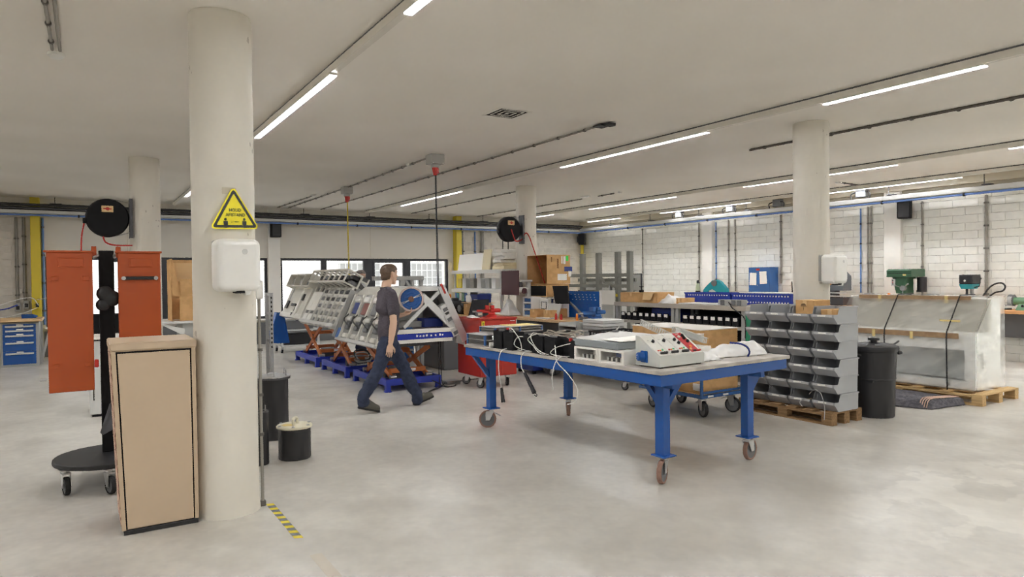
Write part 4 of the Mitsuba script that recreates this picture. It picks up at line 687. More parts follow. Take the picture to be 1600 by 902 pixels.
def person(label, P, clothes, hair, face_yaw, beltz):
    """P: joints. One continuous body; hair and clothes are its parts"""
    t = Thing('person', label, 'person'); A = lambda k: np.array(P[k], float)
    hc = A('head'); cy_, sy_ = math.cos(face_yaw), math.sin(face_yaw); F = np.array([cy_, sy_, 0]); Lf = np.array([-sy_, cy_, 0]); U = np.array([0, 0, 1.0])
    h = lambda f, l, u: hc+F*f+Lf*l+U*u
    B = [bone((h(-0.025, 0, 0.035), 0.082), (h(0.02, 0, 0.04), 0.076)), bone((h(0.0, 0, 0.0), 0.074), (h(0.05, 0, -0.085), 0.034), (h(0.055, 0, -0.045), 0.042)), bone((h(0.06, 0, 0.02), 0.036), (h(0.062, 0, -0.06), 0.034)),
         bone((h(0.088, 0, 0.02), 0.008), (h(0.108, 0, -0.018), 0.012)), bone((h(0.088, 0.016, -0.02), 0.01), (h(0.088, -0.016, -0.02), 0.01)), bone((h(0.082, 0.03, 0.032), 0.011), (h(0.082, -0.03, 0.032), 0.011)), bone((h(0.086, 0.018, -0.055), 0.009), (h(0.086, -0.018, -0.055), 0.009)),
         bone((h(0.07, 0, -0.1), 0.02), (h(0.04, 0, -0.07), 0.04))]
    for s in (1, -1): B.append(bone((h(-0.005, 0.078*s, 0.02), 0.014), (h(-0.015, 0.086*s, 0.025), 0.016), (h(-0.002, 0.079*s, -0.025), 0.011)))
    B.append(bone((h(-0.02, 0, -0.03), 0.058), (A('neck'), 0.058)))
    sh = (A('shR'), A('shL')); hp = (A('hipR'), A('hipL')); ch = (sh[0]+sh[1])/2; pv = (hp[0]+hp[1])/2
    B += [bone((A('neck'), 0.058), (ch+U*0.0, 0.07)), bone((sh[0]*0.7+ch*0.3, 0.045), (sh[1]*0.7+ch*0.3, 0.045), (ch-U*0.2, 0.07), (pv+U*0.1, 0.06)), bone((pv+U*0.1, 0.07), (hp[0], 0.065), (hp[1], 0.065))]
    for q in 'RL':
        B += [bone((A('sh'+q), 0.048), (A('el'+q), 0.042)), bone((A('el'+q), 0.043), ((A('el'+q)*0.6+A('wr'+q)*0.4), 0.043), (A('wr'+q), 0.029)), bone((A('hip'+q), 0.07), (A('kn'+q), 0.045)), bone((A('kn'+q), 0.045), (A('an'+q), 0.032)), bone((A('an'+q), 0.034), (A('heel'+q)*0.72+A('toe'+q)*0.28+U*0.04, 0.024), (A('heel'+q)*0.35+A('toe'+q)*0.65+U*0.035, 0.018))]
        B += hand_bones(*P['hand'+q])
    t.part('body', fuse(B, 0.016, 8), 'skin', smooth=True)
    # hair
    H = fuse([bone((h(-0.03, 0, 0.042), 0.089), (h(0.02, 0, 0.05), 0.082)), bone((h(-0.055, 0, -0.03), 0.058), (h(-0.03, 0, 0.0), 0.08))], 0.01, 4)
    v = H.vertices-hc; f, l, u = v@F, v@Lf, v[:, 2]
    cut = np.where(f > 0.0, 0.055+0.25*np.clip(f, 0, 0.1), -0.075); d = np.clip(cut-u, 0, None)
    inner = (f > 0.035)&(u < 0.06) | (f > -0.03)&(u < 0.03)&(np.abs(l) > 0.05) | (u < -0.07)
    nrm = unit(np.array([1, 0, 0])); vv = H.vertices.copy(); cen = hc+U*0.01-F*0.01
    vv[inner] = cen+(vv[inner]-cen)*0.80; vv += (meshkit.fbm(vv*90, 2)-0.5)[:, None]*0.006*((vv-cen)/np.linalg.norm(vv-cen, axis=1, keepdims=True))
    t.part('hair', mesh(vv, H.faces), hair, smooth=True)
    for s in (1, -1): e = t.part('eye', sph(h(0.083, 0.031*s, 0.012), 0.0105, sub=2), 'white_plastic'); t.part('iris', sph(h(0.0925, 0.0315*s, 0.012), 0.0045, sub=1), 'black_plastic', up=e); t.part('eyebrow', fuse([bone((h(0.09, 0.016*s, 0.036), 0.004), (h(0.082, 0.046*s, 0.036), 0.0035))], 0.006, 1), hair)
    t.part('lips', fuse([bone((h(0.094, 0.02, -0.056), 0.004), (h(0.097, 0, -0.055), 0.006), (h(0.094, -0.02, -0.056), 0.004))], 0.006, 2), mat('lip_red', (178, 104, 92), 0.5))
    # shirt
    fd = P.get('fwd', np.array([1, 0, 0])); G = []
    G += [bone((sh[0]*0.75+ch*0.25+U*0.005, 0.075), (sh[1]*0.75+ch*0.25+U*0.005, 0.075), (A('neck')-U*0.045, 0.074)), bone((sh[0]*0.72+ch*0.28, 0.085), (sh[1]*0.72+ch*0.28, 0.085), (ch-U*0.18+fd*0.035+(sh[0]-ch)*0.45, 0.095), (ch-U*0.18+fd*0.035+(sh[1]-ch)*0.45, 0.095), (ch-U*0.16-fd*0.03+(sh[0]-ch)*0.5, 0.09), (ch-U*0.16-fd*0.03+(sh[1]-ch)*0.5, 0.09)),
          bone((ch-U*0.18+fd*0.03+(sh[0]-ch)*0.42, 0.098), (ch-U*0.18+fd*0.03+(sh[1]-ch)*0.42, 0.098), (pv+U*0.13+fd*0.03+(hp[0]-pv)*0.6, 0.105), (pv+U*0.13+fd*0.03+(hp[1]-pv)*0.6, 0.105), (pv+U*0.10-fd*0.025+(hp[0]-pv)*0.6, 0.1), (pv+U*0.10-fd*0.025+(hp[1]-pv)*0.6, 0.1)), bone((pv+U*0.12+(hp[0]-pv)*0.75, 0.115), (pv+U*0.12+(hp[1]-pv)*0.75, 0.115), (pv+U*0.01+(hp[0]-pv)*0.8, 0.108), (pv+U*0.01+(hp[1]-pv)*0.8, 0.108))]
    for q in 'RL': e = A('sh'+q)*0.38+A('el'+q)*0.62; G.append(bone((A('sh'+q), 0.068), (e, 0.06))); 
    def cut_flat(v):
        v = v.copy(); lo = beltz-0.02; k = v[:, 2] < lo; v[k, 2] = lo+(v[k, 2]-lo)*0.12
        w = (meshkit.fbm(v*np.array([9, 9, 16]), 3, 5)-0.5)*0.018; c0 = v.mean(0); dd = v-c0; dd[:, 2] = 0; v += w[:, None]*dd/(np.linalg.norm(dd, axis=1, keepdims=True)+1e-6); return v
    t.part('t_shirt', fuse(G, 0.02, 10, cut_flat), clothes[0], smooth=True)
    k = t.part('collar', mv(lathe([(0.060, -0.012), (0.070, -0.008), (0.070, 0.010), (0.061, 0.014)], 24), tuple(A('neck')-U*0.006)), clothes[0], up='t_shirt')
    J = [bone((pv+U*0.07+(hp[0]-pv)*0.7, 0.105), (pv+U*0.07+(hp[1]-pv)*0.7, 0.105), (hp[0]-U*0.04, 0.1), (hp[1]-U*0.04, 0.1))]
    for q in 'RL':
        kn, an, hi = A('kn'+q), A('an'+q), A('hip'+q)
        J += [bone((hi, 0.108), (hi*0.45+kn*0.55, 0.088), (kn, 0.076)), bone((kn, 0.077), (kn*0.5+an*0.5-fd*0.012, 0.079), (an+U*0.045, 0.066)), bone((an+U*0.05, 0.066), (an-U*0.025, 0.072))]
    def crease(v):
        w = (meshkit.fbm(v*np.array([14, 10, 22]), 3, 9)-0.5)*0.026; g = v-v.mean(0); g[:, 2] = 0
        return v+w[:, None]*np.array([0.8, -0.6, 0])
    t.part('trousers', fuse(J, 0.018, 10, crease), clothes[1], smooth=True)
    for q in 'RL':
        a, he, to = A('an'+q), A('heel'+q), A('toe'+q); dv = unit(to-he); up = unit(np.cross(dv, np.cross(U, dv)) if abs(dv[2]) < 0.99 else U); up = up if up[2] > 0 else -up
        s_ = fuse([bone((he+up*0.06+dv*0.045, 0.046), (a+U*0.0, 0.052)), bone((he+up*0.042+dv*0.045, 0.042), (to+up*0.038-dv*0.045, 0.043), (he*0.4+to*0.6+up*0.052, 0.048)), bone((a, 0.05), (he*0.45+to*0.55+up*0.065, 0.043))], 0.012, 6)
        sh_ = t.part('shoe', s_, clothes[2], smooth=True)
        lat = unit(np.cross(up, dv)); prof = []
        for f_, w_ in ((0.0, 0.028), (0.05, 0.038), (0.45, 0.036), (0.72, 0.045), (0.92, 0.036), (1.0, 0.018)):
            c_ = he*(1-f_)+to*f_; prof += [c_+lat*w_, c_-lat*w_, c_+lat*w_+up*0.022, c_-lat*w_+up*0.022]
        t.part('sole', hull(prof), 'rubber', up=sh_, smooth=False)
    return t
mat('shirt_charcoal', mottled((66, 61, 66), (75, 70, 75), 60), 0.9, spec=0.2); mat('trouser_navy', mottled((42, 48, 64), (52, 58, 76), 25), 0.85, spec=0.2); mat('shoe_olive', (74, 72, 62), 0.7); mat('hair_brown', mottled((62, 46, 33), (86, 65, 46), 120), 0.6); mat('hair_grey', mottled((92, 84, 80), (120, 112, 106), 120), 0.6)
N = np.array
worker = person('man in a dark t-shirt and navy work trousers walking with a blue cable coil', dict(
    head=(3.185, 7.83, 1.655), neck=(3.135, 7.825, 1.495), shR=(3.13, 7.645, 1.405), shL=(3.17, 8.005, 1.405), elR=(3.13, 7.585, 1.085), wrR=(3.095, 7.60, 0.835), elL=(3.20, 8.07, 1.12), wrL=(3.40, 7.985, 1.145),
    hipR=(3.125, 7.74, 0.87), hipL=(3.175, 7.91, 0.87), knR=(2.985, 7.745, 0.50), anR=(2.80, 7.745, 0.165), heelR=(2.735, 7.745, 0.075), toeR=(2.995, 7.735, 0.004), knL=(3.405, 7.91, 0.47), anL=(3.57, 7.91, 0.095), heelL=(3.525, 7.91, 0.003), toeL=(3.80, 7.915, 0.082),
    handR=((3.093, 7.60, 0.825), (-0.12, 0.05, -1), (-0.2, -1, 0), (1, 0, 0), (0.22, 0.26, 0.3, 0.34)), handL=((3.41, 7.975, 1.15), (0.85, -0.32, 0.22), (0.1, 0.25, -1), (0, 1, 0.2), (0.5, 0.5, 0.52, 0.55))),
    ('shirt_charcoal', 'trouser_navy', 'shoe_olive'), 'hair_brown', 0.18, 0.86)
worker.part('pocket', hull([(3.03, 7.635, 0.60), (3.12, 7.63, 0.62), (2.99, 7.64, 0.46), (3.08, 7.635, 0.44), (3.03, 7.65, 0.60), (3.12, 7.645, 0.62), (2.99, 7.66, 0.46), (3.08, 7.655, 0.44)]), 'trouser_navy', up='trousers') if False else None
person('man standing behind the tilted machines with only the top of his head showing', dict(
    head=(4.590, 12.72, 1.655), neck=(4.560, 12.72, 1.50), shR=(4.570, 12.53, 1.41), shL=(4.570, 12.91, 1.41), elR=(4.590, 12.48, 1.1), wrR=(4.730, 12.55, 0.95), elL=(4.590, 12.96, 1.1), wrL=(4.730, 12.88, 0.95),
    hipR=(4.570, 12.63, 0.9), hipL=(4.570, 12.81, 0.9), knR=(4.590, 12.63, 0.48), anR=(4.570, 12.63, 0.09), heelR=(4.520, 12.63, 0.0), toeR=(4.790, 12.61, 0.0), knL=(4.590, 12.81, 0.48), anL=(4.570, 12.81, 0.09), heelL=(4.520, 12.81, 0.0), toeL=(4.790, 12.83, 0.0),
    handR=((4.740, 12.555, 0.945), (0.9, 0.2, -0.4), (0.3, 0, 1), (0, 1, 0), (0.3, 0.3, 0.3, 0.35)), handL=((4.740, 12.875, 0.945), (0.9, -0.2, -0.4), (0.3, 0, 1), (0, -1, 0), (0.3, 0.3, 0.3, 0.35))),
    ('shirt_charcoal', 'trouser_navy', 'shoe_olive'), 'hair_grey', -1.2, 0.88)
# the coil in his hand
t = Thing('cable_coil', 'flat coil of blue cable in clear wrap held by the walking man', 'cable coil')
ct, ax = np.array([3.515, 7.93, 1.345]), unit((-0.42, -0.9, 0.05))
def orient(m):
    z = ax; x = unit(np.cross((0, 0, 1), z)); y = np.cross(z, x); v = m.vertices
    return mesh(ct+v[:, :1]*x+v[:, 1:2]*y+v[:, 2:3]*z, m.faces)
mat('cable_blue', (40, 90, 160), 0.4); mat('wrap_rim', (204, 186, 180), 0.35)
for k in range(7): r0 = 0.045+0.0135*k; t.part('winding', orient(tube([(r0*math.cos(a), r0*math.sin(a), 0.004*((k % 2)*2-1)) for a in np.linspace(0, 2*math.pi, 40)], 0.0085, 6, cap=False)), 'cable_blue', smooth=60)
t.part('core_disc', orient(lathe([(0, -0.02), (0.13, -0.02), (0.13, 0.0), (0, 0.0)], 36)), 'cable_blue'); t.part('rim', orient(lathe([(0.134, -0.025), (0.156, -0.025), (0.16, -0.01), (0.16, 0.012), (0.156, 0.022), (0.134, 0.02)], 44)), 'wrap_rim', smooth=50); t.part('hub', orient(lathe([(0, -0.015), (0.034, -0.015), (0.036, 0.012), (0.024, 0.016), (0.02, 0.01), (0, 0.01)], 20)), mat('hub_brown', (120, 86, 74), 0.5))
for a in (0.45, 0.62, 3.6, 3.75): t.part('strap', orient(bx(-0.006, 0.006, -0.04, 0.04, 0, 0.001)) if False else orient(tube([(0.03*math.cos(a), 0.03*math.sin(a), 0.014), (0.13*math.cos(a-0.1), 0.13*math.sin(a-0.1), 0.014)], 0.004, 5)), 'machine_pale')
# ---------------------------------------------------------------- the blue worktable and what lies on it
TX0, TX1, TY0, TY1, TZ = 3.82, 5.58, 3.865, 6.85, 0.845
TABLE = T().translate([3.575, 3.615, 0.898]).rotate([0, 0, 1], 3.0).scale(0.93).translate([-3.82, -3.865, -0.845])   # the table stands slightly turned
GT = TABLE
t = Thing('worktable', 'big blue steel worktable on brown castors in the middle of the hall', 'table')
t.part('table_top', bx(TX0, TX1, TY0, TY1, TZ-0.03, TZ, 0.003), 'bench_top_grey')
for n_, m in (('apron', bx(TX0+0.012, TX1-0.04, TY0+0.012, TY0+0.05, TZ-0.12, TZ-0.03)), ('apron', bx(TX0+0.012, TX1-0.04, TY1-0.06, TY1-0.02, TZ-0.12, TZ-0.03)), ('apron', bx(TX0+0.012, TX0+0.05, TY0+0.05, TY1-0.06, TZ-0.12, TZ-0.03)), ('apron', bx(TX1-0.08, TX1-0.04, TY0+0.05, TY1-0.06, TZ-0.12, TZ-0.03))): t.part(n_, m, 'blue_paint', smooth=False)
t.M = T()
LEGS = [(3.795, 3.815, 118), (4.83, 3.855, -80), (3.685, 6.255, 58), (4.71, 6.25, -40)]
for i, (x, y, hd) in enumerate(LEGS):
    m = [bx(x-0.04, x+0.04, y-0.035, y+0.035, 0.215, 0.80)]
    if i == 0: m = [bx(x-0.04, x+0.035, y-0.035, y-0.012, 0.215, 0.80), bx(x-0.04, x-0.015, y-0.012, y+0.05, 0.215, 0.80), bx(x-0.03, x+0.06, y-0.012, y+0.03, 0.215, 0.80)]
    k = t.part('leg', mv(cat(m), rz=3, about=(x, y, 0)), 'blue_paint', smooth=False); t.part('foot_plate', bx(x-0.07, x+0.07, y-0.07, y+0.07, 0.205, 0.216, 0.002), 'blue_paint', up=k)
    caster(t, x, y, 0.092, 0.205, hd, 'tyre_brown', 0.04, brake=(i == 2))
    def brace(a, b, ax):
        a, b = np.array(a), np.array(b); d = (b-a)/np.linalg.norm(b-a); n = np.array([-d[1], d[0]])*0.022
        pl = [tuple(a+n), tuple(b+n), tuple(b-n), tuple(a-n)]
        t.part('brace', mv(ext(pl, y-0.02, y+0.02, 'y') if ax == 'x' else ext(pl, x-0.02, x+0.02, 'x'), rz=3, about=(x, y, 0)), 'blue_paint', smooth=False)
    if i == 0: brace((x+0.03, 0.60), (x+0.20, 0.79), 'x'); brace((y+0.03, 0.60), (y+0.20, 0.79), 'y')
    if i == 2: brace((x-0.03, 0.56), (x-0.21, 0.79), 'x')
    if i == 1: t.part('gusset', mv(ext([(x+0.035, 0.55), (x+0.24, 0.79), (x+0.035, 0.79)], y-0.008, y+0.008, 'y'), rz=3, about=(x, y, 0)), 'blue_paint', smooth=False)
    if i < 2: t.part('cross_rail', mv(bx(x-0.025, x+0.025, 3.70, 6.33, 0.74, 0.80), rz=2.6, about=(x, y, 0)), 'blue_paint', smooth=False)
# control console
t = Thing('control_console', 'pale grey sloping control console with a red switch panel and blue plug', 'control box')
X0, X1, Y0, Y1, zb, zf, zr = 3.94, 4.492, 3.985, 4.255, TZ+0.012, 0.942, 1.10
t.part('housing', ext([(Y0, zb), (Y1, zb), (Y1, zr), (Y1-0.025, zr), (Y0, zf)], X0, X1, 'x'), mat('console_grey', (196, 198, 192), 0.4), smooth=False)
for x in (X0+0.03, X1-0.05):
    for y in (Y0+0.02, Y1-0.04): t.part('foot', bx(x, x+0.03, y, y+0.03, TZ, zb), 'black_plastic', smooth=False)
sl = math.degrees(math.atan2(zr-zf, Y1-0.025-Y0)); SL = math.hypot(zr-zf, Y1-0.025-Y0)
def onp(m): return mv(mv(m, rx=sl), (0, Y0, zf))       # x across, y up the slope, z off it
t.part('panel', onp(bx(X0+0.012, X1-0.012, 0.012, SL-0.008, 0.0, 0.003)), mat('console_pale', (222, 221, 214), 0.35), smooth=False)
W = (X1-X0-0.024)/4
for k in range(3):
    xx = X0+0.012+W*(k+1); t.part('panel_seam', onp(bx(xx-0.001, xx+0.001, 0.012, SL-0.01, 0.003, 0.0036)), 'dark_grey', smooth=False)
t.part('red_panel', onp(bx(X0+0.014+3*W, X1-0.034, 0.02, SL-0.01, 0.003, 0.0045)), mat('panel_red', (176, 44, 48), 0.4), smooth=False); t.part('pale_strip', onp(bx(X1-0.034, X1-0.013, 0.012, SL-0.01, 0.003, 0.0045)), 'console_pale', smooth=False)
def knob(x, y): t.part('knob', onp(cat(cy((x, y, 0.003), (x, y, 0.012), 0.014, 12), bx(x-0.004, x+0.004, y-0.014, y+0.014, 0.012, 0.026, 0.002))), 'black_plastic')
for k in range(3):
    cx = X0+0.012+W*(k+0.5); knob(cx+0.008, 0.19)
    t.part('indicator', onp(cy((cx-0.03, 0.075, 0.003), (cx-0.03, 0.075, 0.009), 0.008, 10)), 'red_plastic'); t.part('indicator', onp(cy((cx-0.005, 0.075, 0.003), (cx-0.005, 0.075, 0.009), 0.008, 10)), mat('lamp_orange', (226, 130, 40), 0.4)); t.part('indicator', onp(cy((cx+0.025, 0.08, 0.003), (cx+0.025, 0.08, 0.009), 0.009, 10)), mat('lamp_green', (60, 170, 110), 0.4))
    for j in range(4): t.part('socket', onp(cat(cy((cx-0.032+j*0.021, 0.036, 0.003), (cx-0.032+j*0.021, 0.036, 0.018), 0.0105, 10))), 'black_plastic')
    t.part('caption', onp(bx(cx-0.04, cx-0.01, 0.215, 0.22, 0.003, 0.0034)), 'grey_paint', smooth=False)
knob(X0+0.012+W*2.5+0.02, 0.145); rx_ = X0+0.012+W*3.5
for x, y in ((rx_+0.01, 0.20), (rx_+0.02, 0.235), (rx_+0.012, 0.155)): knob(x, y)
t.part('white_button', onp(cy((rx_-0.03, 0.225, 0.004), (rx_-0.03, 0.225, 0.014), 0.014, 14)), 'white_plastic'); t.part('orange_lamp', onp(cy((rx_-0.012, 0.09, 0.004), (rx_-0.012, 0.09, 0.012), 0.012, 12)), 'lamp_orange'); t.part('orange_lamp', onp(cy((rx_-0.045, 0.055, 0.004), (rx_-0.045, 0.055, 0.012), 0.01, 12)), 'pale_yellow')
for j in range(5): t.part('socket', onp(cat(cy((rx_-0.03+j*0.02, 0.03, 0.003), (rx_-0.03+j*0.02, 0.03, 0.013), 0.007, 8))), 'red_plastic' if j > 1 else 'black_plastic')
t.part('red_caption', onp(bx(rx_-0.035, rx_+0.0, 0.262, 0.27, 0.0045, 0.005)), 'console_pale', smooth=False)
k = t.part('power_inlet', bx(X0-0.012, X0, 4.115, 4.19, 0.885, 0.98, 0.003), 'blue_paint', label='blue round power plug'); t.part('plug', cat(cy((X0-0.01, 4.155, 0.935), (X0-0.055, 4.175, 0.935), 0.036, 16), cy((X0-0.055, 4.175, 0.935), (X0-0.062, 4.178, 0.935), 0.03, 16)), 'blue_paint', up=k)
for j in range(3): t.part('pin', cy((X0-0.06, 4.178+0.012*(j-1), 0.935+(0.012 if j == 1 else -0.008)), (X0-0.066, 4.18+0.012*(j-1), 0.935+(0.012 if j == 1 else -0.008)), 0.004, 6), 'white_plastic', up=k)
# two white enclosures with clear windows
for i, (ya, yb) in enumerate(((4.655, 4.975), (4.33, 4.65))):
    t = Thing('electrical_enclosure', ['white enclosure with a clear window beside the black boxes', 'white enclosure with a clear window beside the control console'][i], 'enclosure')
    xa, xb = 3.875, 4.22
    t.part('shell', cat(bx(xa+0.02, xb, ya, yb, TZ, TZ+0.012), bx(xb-0.01, xb, ya, yb, TZ, 0.962), bx(xa+0.02, xb, ya, ya+0.01, TZ, 0.962), bx(xa+0.02, xb, yb-0.01, yb, TZ, 0.962), bx(xa+0.02, xb, ya, yb, 0.952, 0.964)), 'white_gloss', smooth=False)
    t.part('front_frame', cat(bx(xa, xa+0.022, ya, yb, TZ, TZ+0.02), bx(xa, xa+0.022, ya, yb, 0.945, 0.964), bx(xa, xa+0.022, ya, ya+0.03, TZ+0.02, 0.945), bx(xa, xa+0.022, yb-0.03, yb, TZ+0.02, 0.945)), 'white_gloss', smooth=False)
    t.part('window', bx(xa+0.006, xa+0.007, ya+0.03, yb-0.03, TZ+0.02, 0.945), 'clear_plastic', smooth=False); t.part('back_board', bx(xb-0.03, xb-0.011, ya+0.012, yb-0.012, TZ+0.014, 0.95), 'light_grey', smooth=False)
    for j in range(8): t.part('terminal', bx(xa+0.05, xa+0.1, ya+0.05+j*0.028, ya+0.07+j*0.028, TZ+0.014, TZ+0.05, 0.002), 'white_plastic' if j % 2 else 'black_plastic')
    if i: t.part('drive_unit', bx(xa+0.1, xa+0.2, ya+0.07, ya+0.2, TZ+0.05, TZ+0.085, 0.003), mat('steel_blue', (70, 92, 140), 0.4)); t.part('drive_unit', bx(xa+0.1, xa+0.2, ya+0.07, ya+0.24, TZ+0.014, TZ+0.05), 'light_grey')
    else: t.part('relay', rbx(xa+0.08, xa+0.16, ya+0.08, ya+0.16, TZ+0.04, TZ+0.095, 0.02), 'white_plastic'); t.part('din_rail', bx(xa+0.1, xa+0.2, ya+0.05, yb-0.05, TZ+0.014, TZ+0.05), 'black_plastic')
t = Thing('clear_cover', 'clear plastic cover with grey tray lying on the white enclosures', 'cover')
def blob(pts, seed, amp, ref=0.02, it=3, freq=18):
    M = m3.Manifold.hull_points(np.array(pts, np.float32)).refine_to_length(ref); m = M.to_mesh(); q = trimesh.Trimesh(m.vert_properties[:, :3], m.tri_verts, process=True)
    relax(q, it); n = q.vertex_normals; w = meshkit.fbm(q.vertices*freq, 4, seed)-0.5
    q.vertices = q.vertices+n*(w*amp)[:, None]; return q
t.part('lid', bx(3.89, 4.75, 4.42, 5.02, 0.966, 1.03, 0.01), mat('smoke_plastic', (128, 134, 136), 0.2, clearcoat=0.5)); t.part('lid_top', blob([(3.9, 4.44, 1.025), (4.72, 4.46, 1.025), (3.9, 5.0, 1.03), (4.72, 5.02, 1.03), (4.0, 4.6, 1.04), (4.3, 4.9, 1.085), (4.35, 4.75, 1.08), (4.6, 4.8, 1.05)], 4, 0.02, 0.025), 'light_grey', smooth=True); t.part('foil_sheet', blob([(3.92, 4.42, 1.035), (4.5, 4.4, 1.035), (3.92, 4.66, 1.045), (4.5, 4.7, 1.05), (4.2, 4.55, 1.062)], 6, 0.012, 0.02), 'white_gloss', smooth=True)
t.part('seal', mv(lathe([(0.0, 0), (0.03, 0), (0.035, 0.01), (0.02, 0.018), (0, 0.018)], 16), (4.28, 4.85, 1.078)), 'dark_grey')
t.part('cord', tube([(4.28, 4.85, 1.09), (4.3, 4.84, 1.11), (4.33, 4.85, 1.13)], 0.005, 5, 4), 'white_plastic', smooth=60); t.part('red_tie', bx(3.875, 3.9, 5.03, 5.05, 1.0, 1.03), 'red_plastic')
# black boxes in a row
BK = [(3.86, 6.14, 0.19), (3.86, 5.94, 0.185), (3.90, 5.67, 0.17), (3.88, 5.46, 0.175), (3.87, 5.255, 0.175), (3.95, 5.09, 0.165)]
ordn = ['first', 'second', 'third', 'fourth', 'fifth', 'sixth']
for i, (x, y, h) in enumerate(BK):
    t = Thing('black_box', '%s open black box from the far end of the row on the blue table' % ordn[i], 'box', (x, y, TZ), [0, 2, -3, 0, 1, -2][i], 'black boxes along the blue table')
    w = 0.155
    t.part('shell', cat(bx(0, 0.006, 0, w, 0, h), bx(0.006, 0.15, 0, 0.005, 0, h), bx(0.006, 0.15, w-0.005, w, 0, h), bx(0.15, 0.156, 0, w, 0, h), bx(0.006, 0.15, 0.005, w-0.005, 0, 0.006)), 'matte_black', smooth=False)
    t.part('foot', bx(-0.008, 0.164, -0.006, w+0.006, 0, 0.006), 'matte_black', smooth=False)
    t.part('bracket', cat(bx(0.03, 0.12, 0.02, w-0.02, h-0.04, h-0.03), bx(0.05, 0.06, 0.03, w-0.03, h-0.03, h+0.012)), 'steel', smooth=False); t.part('insert', bx(0.02, 0.13, 0.03, w-0.03, 0.006, h-0.05), 'dark_grey', smooth=False)
t = Thing('black_box', 'narrow black upright box touching the white enclosure', 'box', (3.885, 4.985, TZ)); t.part('shell', bx(0, 0.09, 0, 0.075, 0, 0.165, 0.004), 'matte_black'); t.part('foot', bx(-0.012, 0.1, -0.004, 0.085, 0, 0.008), 'matte_black')
CW = [('white cable looping over the second black box', [(3.95, 6.0, 1.0), (3.88, 6.02, 1.06), (3.80, 5.86, 1.075), (3.79, 5.72, 0.98), (3.83, 5.74, 0.87), (3.9, 5.9, 0.853)]), ('white cable curling behind the third black box', [(3.96, 5.75, 0.98), (3.88, 5.86, 0.99), (3.86, 5.9, 0.9), (3.9, 5.7, 0.855), (4.1, 5.6, 0.853)]),
      ('white cable arching over the fourth black box', [(3.97, 5.52, 1.0), (3.9, 5.62, 1.045), (3.83, 5.58, 1.0), (3.83, 5.48, 0.9), (3.86, 5.35, 0.853), (4.0, 5.3, 0.853)]), ('second white cable arching over the fourth black box', [(3.98, 5.40, 1.01), (3.9, 5.55, 1.04), (3.83, 5.63, 0.99), (3.83, 5.55, 0.93), (3.835, 5.42, 0.855), (3.98, 5.32, 0.853)]),
      ('white cable leaning across the sixth black box', [(4.05, 5.02, 0.99), (3.9, 5.02, 0.985), (3.86, 5.22, 0.93), (3.84, 5.28, 0.87), (3.87, 5.12, 0.853), (4.0, 5.08, 0.853)])]
for lb, p in CW: one('white_cable', tube(p, 0.0052, 6, 8), 'white_plastic', lb, 'cable', smooth=60)
def hang(lb, p, plug=None):
    t = Thing('hanging_lead', lb, 'cable'); t.part('lead', tube(p, 0.0052, 6, 8), 'white_plastic', smooth=60)
    if plug: t.part('plug', plug, 'black_plastic')
hang('white lead with a black plug hanging over the table edge by the first black box', [(3.93, 6.02, 0.856), (3.84, 6.05, 0.853), (3.795, 6.08, 0.80), (3.79, 6.1, 0.65), (3.79, 6.05, 0.44)], cy((3.79, 6.05, 0.45), (3.79, 6.02, 0.30), 0.014, 8, 0.022))
hang('white lead hanging with a black plug below the middle of the table edge', [(3.9, 5.66, 0.855), (3.83, 5.68, 0.853), (3.795, 5.70, 0.80), (3.79, 5.69, 0.70), (3.79, 5.63, 0.64)], cat(cy((3.79, 5.635, 0.65), (3.79, 5.48, 0.47), 0.016, 8, 0.022), tube([(3.79, 5.48, 0.47), (3.79, 5.44, 0.46), (3.79, 5.45, 0.44), (3.79, 5.48, 0.45)], 0.004, 5, 3)))
hang('white lead hanging straight down in front of the table leg', [(3.88, 5.1, 0.855), (3.83, 5.12, 0.85), (3.795, 5.16, 0.79), (3.79, 5.2, 0.66), (3.79, 5.19, 0.54)])
hang('long white lead sagging in a wide loop below the table edge', [(3.86, 5.24, 0.95), (3.84, 5.2, 0.86), (3.80, 5.13, 0.80), (3.79, 4.95, 0.70), (3.79, 4.83, 0.58), (3.79, 4.87, 0.47), (3.79, 4.98, 0.43)])
# clear organiser boxes at the far end
mat('organiser_grey', (150, 146, 142), 0.3); mat('organiser_wire', (176, 174, 176), 0.3)
for i, (x0, x1, y0, y1, z0, z1) in enumerate(((3.84, 4.35, 6.44, 6.82, TZ, 0.975), (4.02, 4.70, 6.50, 6.83, 0.976, 1.045))):
    t = Thing('parts_organiser', ['lower clear organiser box with blue corners at the far end of the table', 'upper clear organiser box with a yellow sheet on it'][i], 'organiser')
    t.part('tray', cat(bx(x0, x1, y0, y1, z0, z0+0.012), bx(x0, x1, y0, y1, (z0+z1)/2, (z0+z1)/2+0.006), bx(x0, x1, y1-0.008, y1, z0, z1), bx(x1-0.008, x1, y0, y1, z0, z1)), 'organiser_grey', smooth=False)
    t.part('lid', bx(x0, x1, y0, y1, z1-0.008, z1), 'organiser_wire', smooth=False)
    for xx, yy in ((x0, y0), (x0, y1-0.02), (x1-0.02, y0), ((x0+x1)/2, y0)): t.part('corner_post', bx(xx, xx+0.02, yy, yy+0.02, z0+0.012, z1-0.008), 'rack_blue', smooth=False)
    t.part('front_pane', bx(x0+0.02, x1-0.02, y0+0.004, y0+0.006, z0+0.012, z1-0.008), 'clear_plastic', smooth=False); t.part('side_pane', bx(x0+0.004, x0+0.006, y0+0.02, y1-0.02, z0+0.012, z1-0.008), 'clear_plastic', smooth=False)
    if i: t.part('yellow_sheet', bx(x0+0.25, x1-0.03, y0+0.03, y1-0.05, z1, z1+0.006), 'pale_yellow', smooth=False)
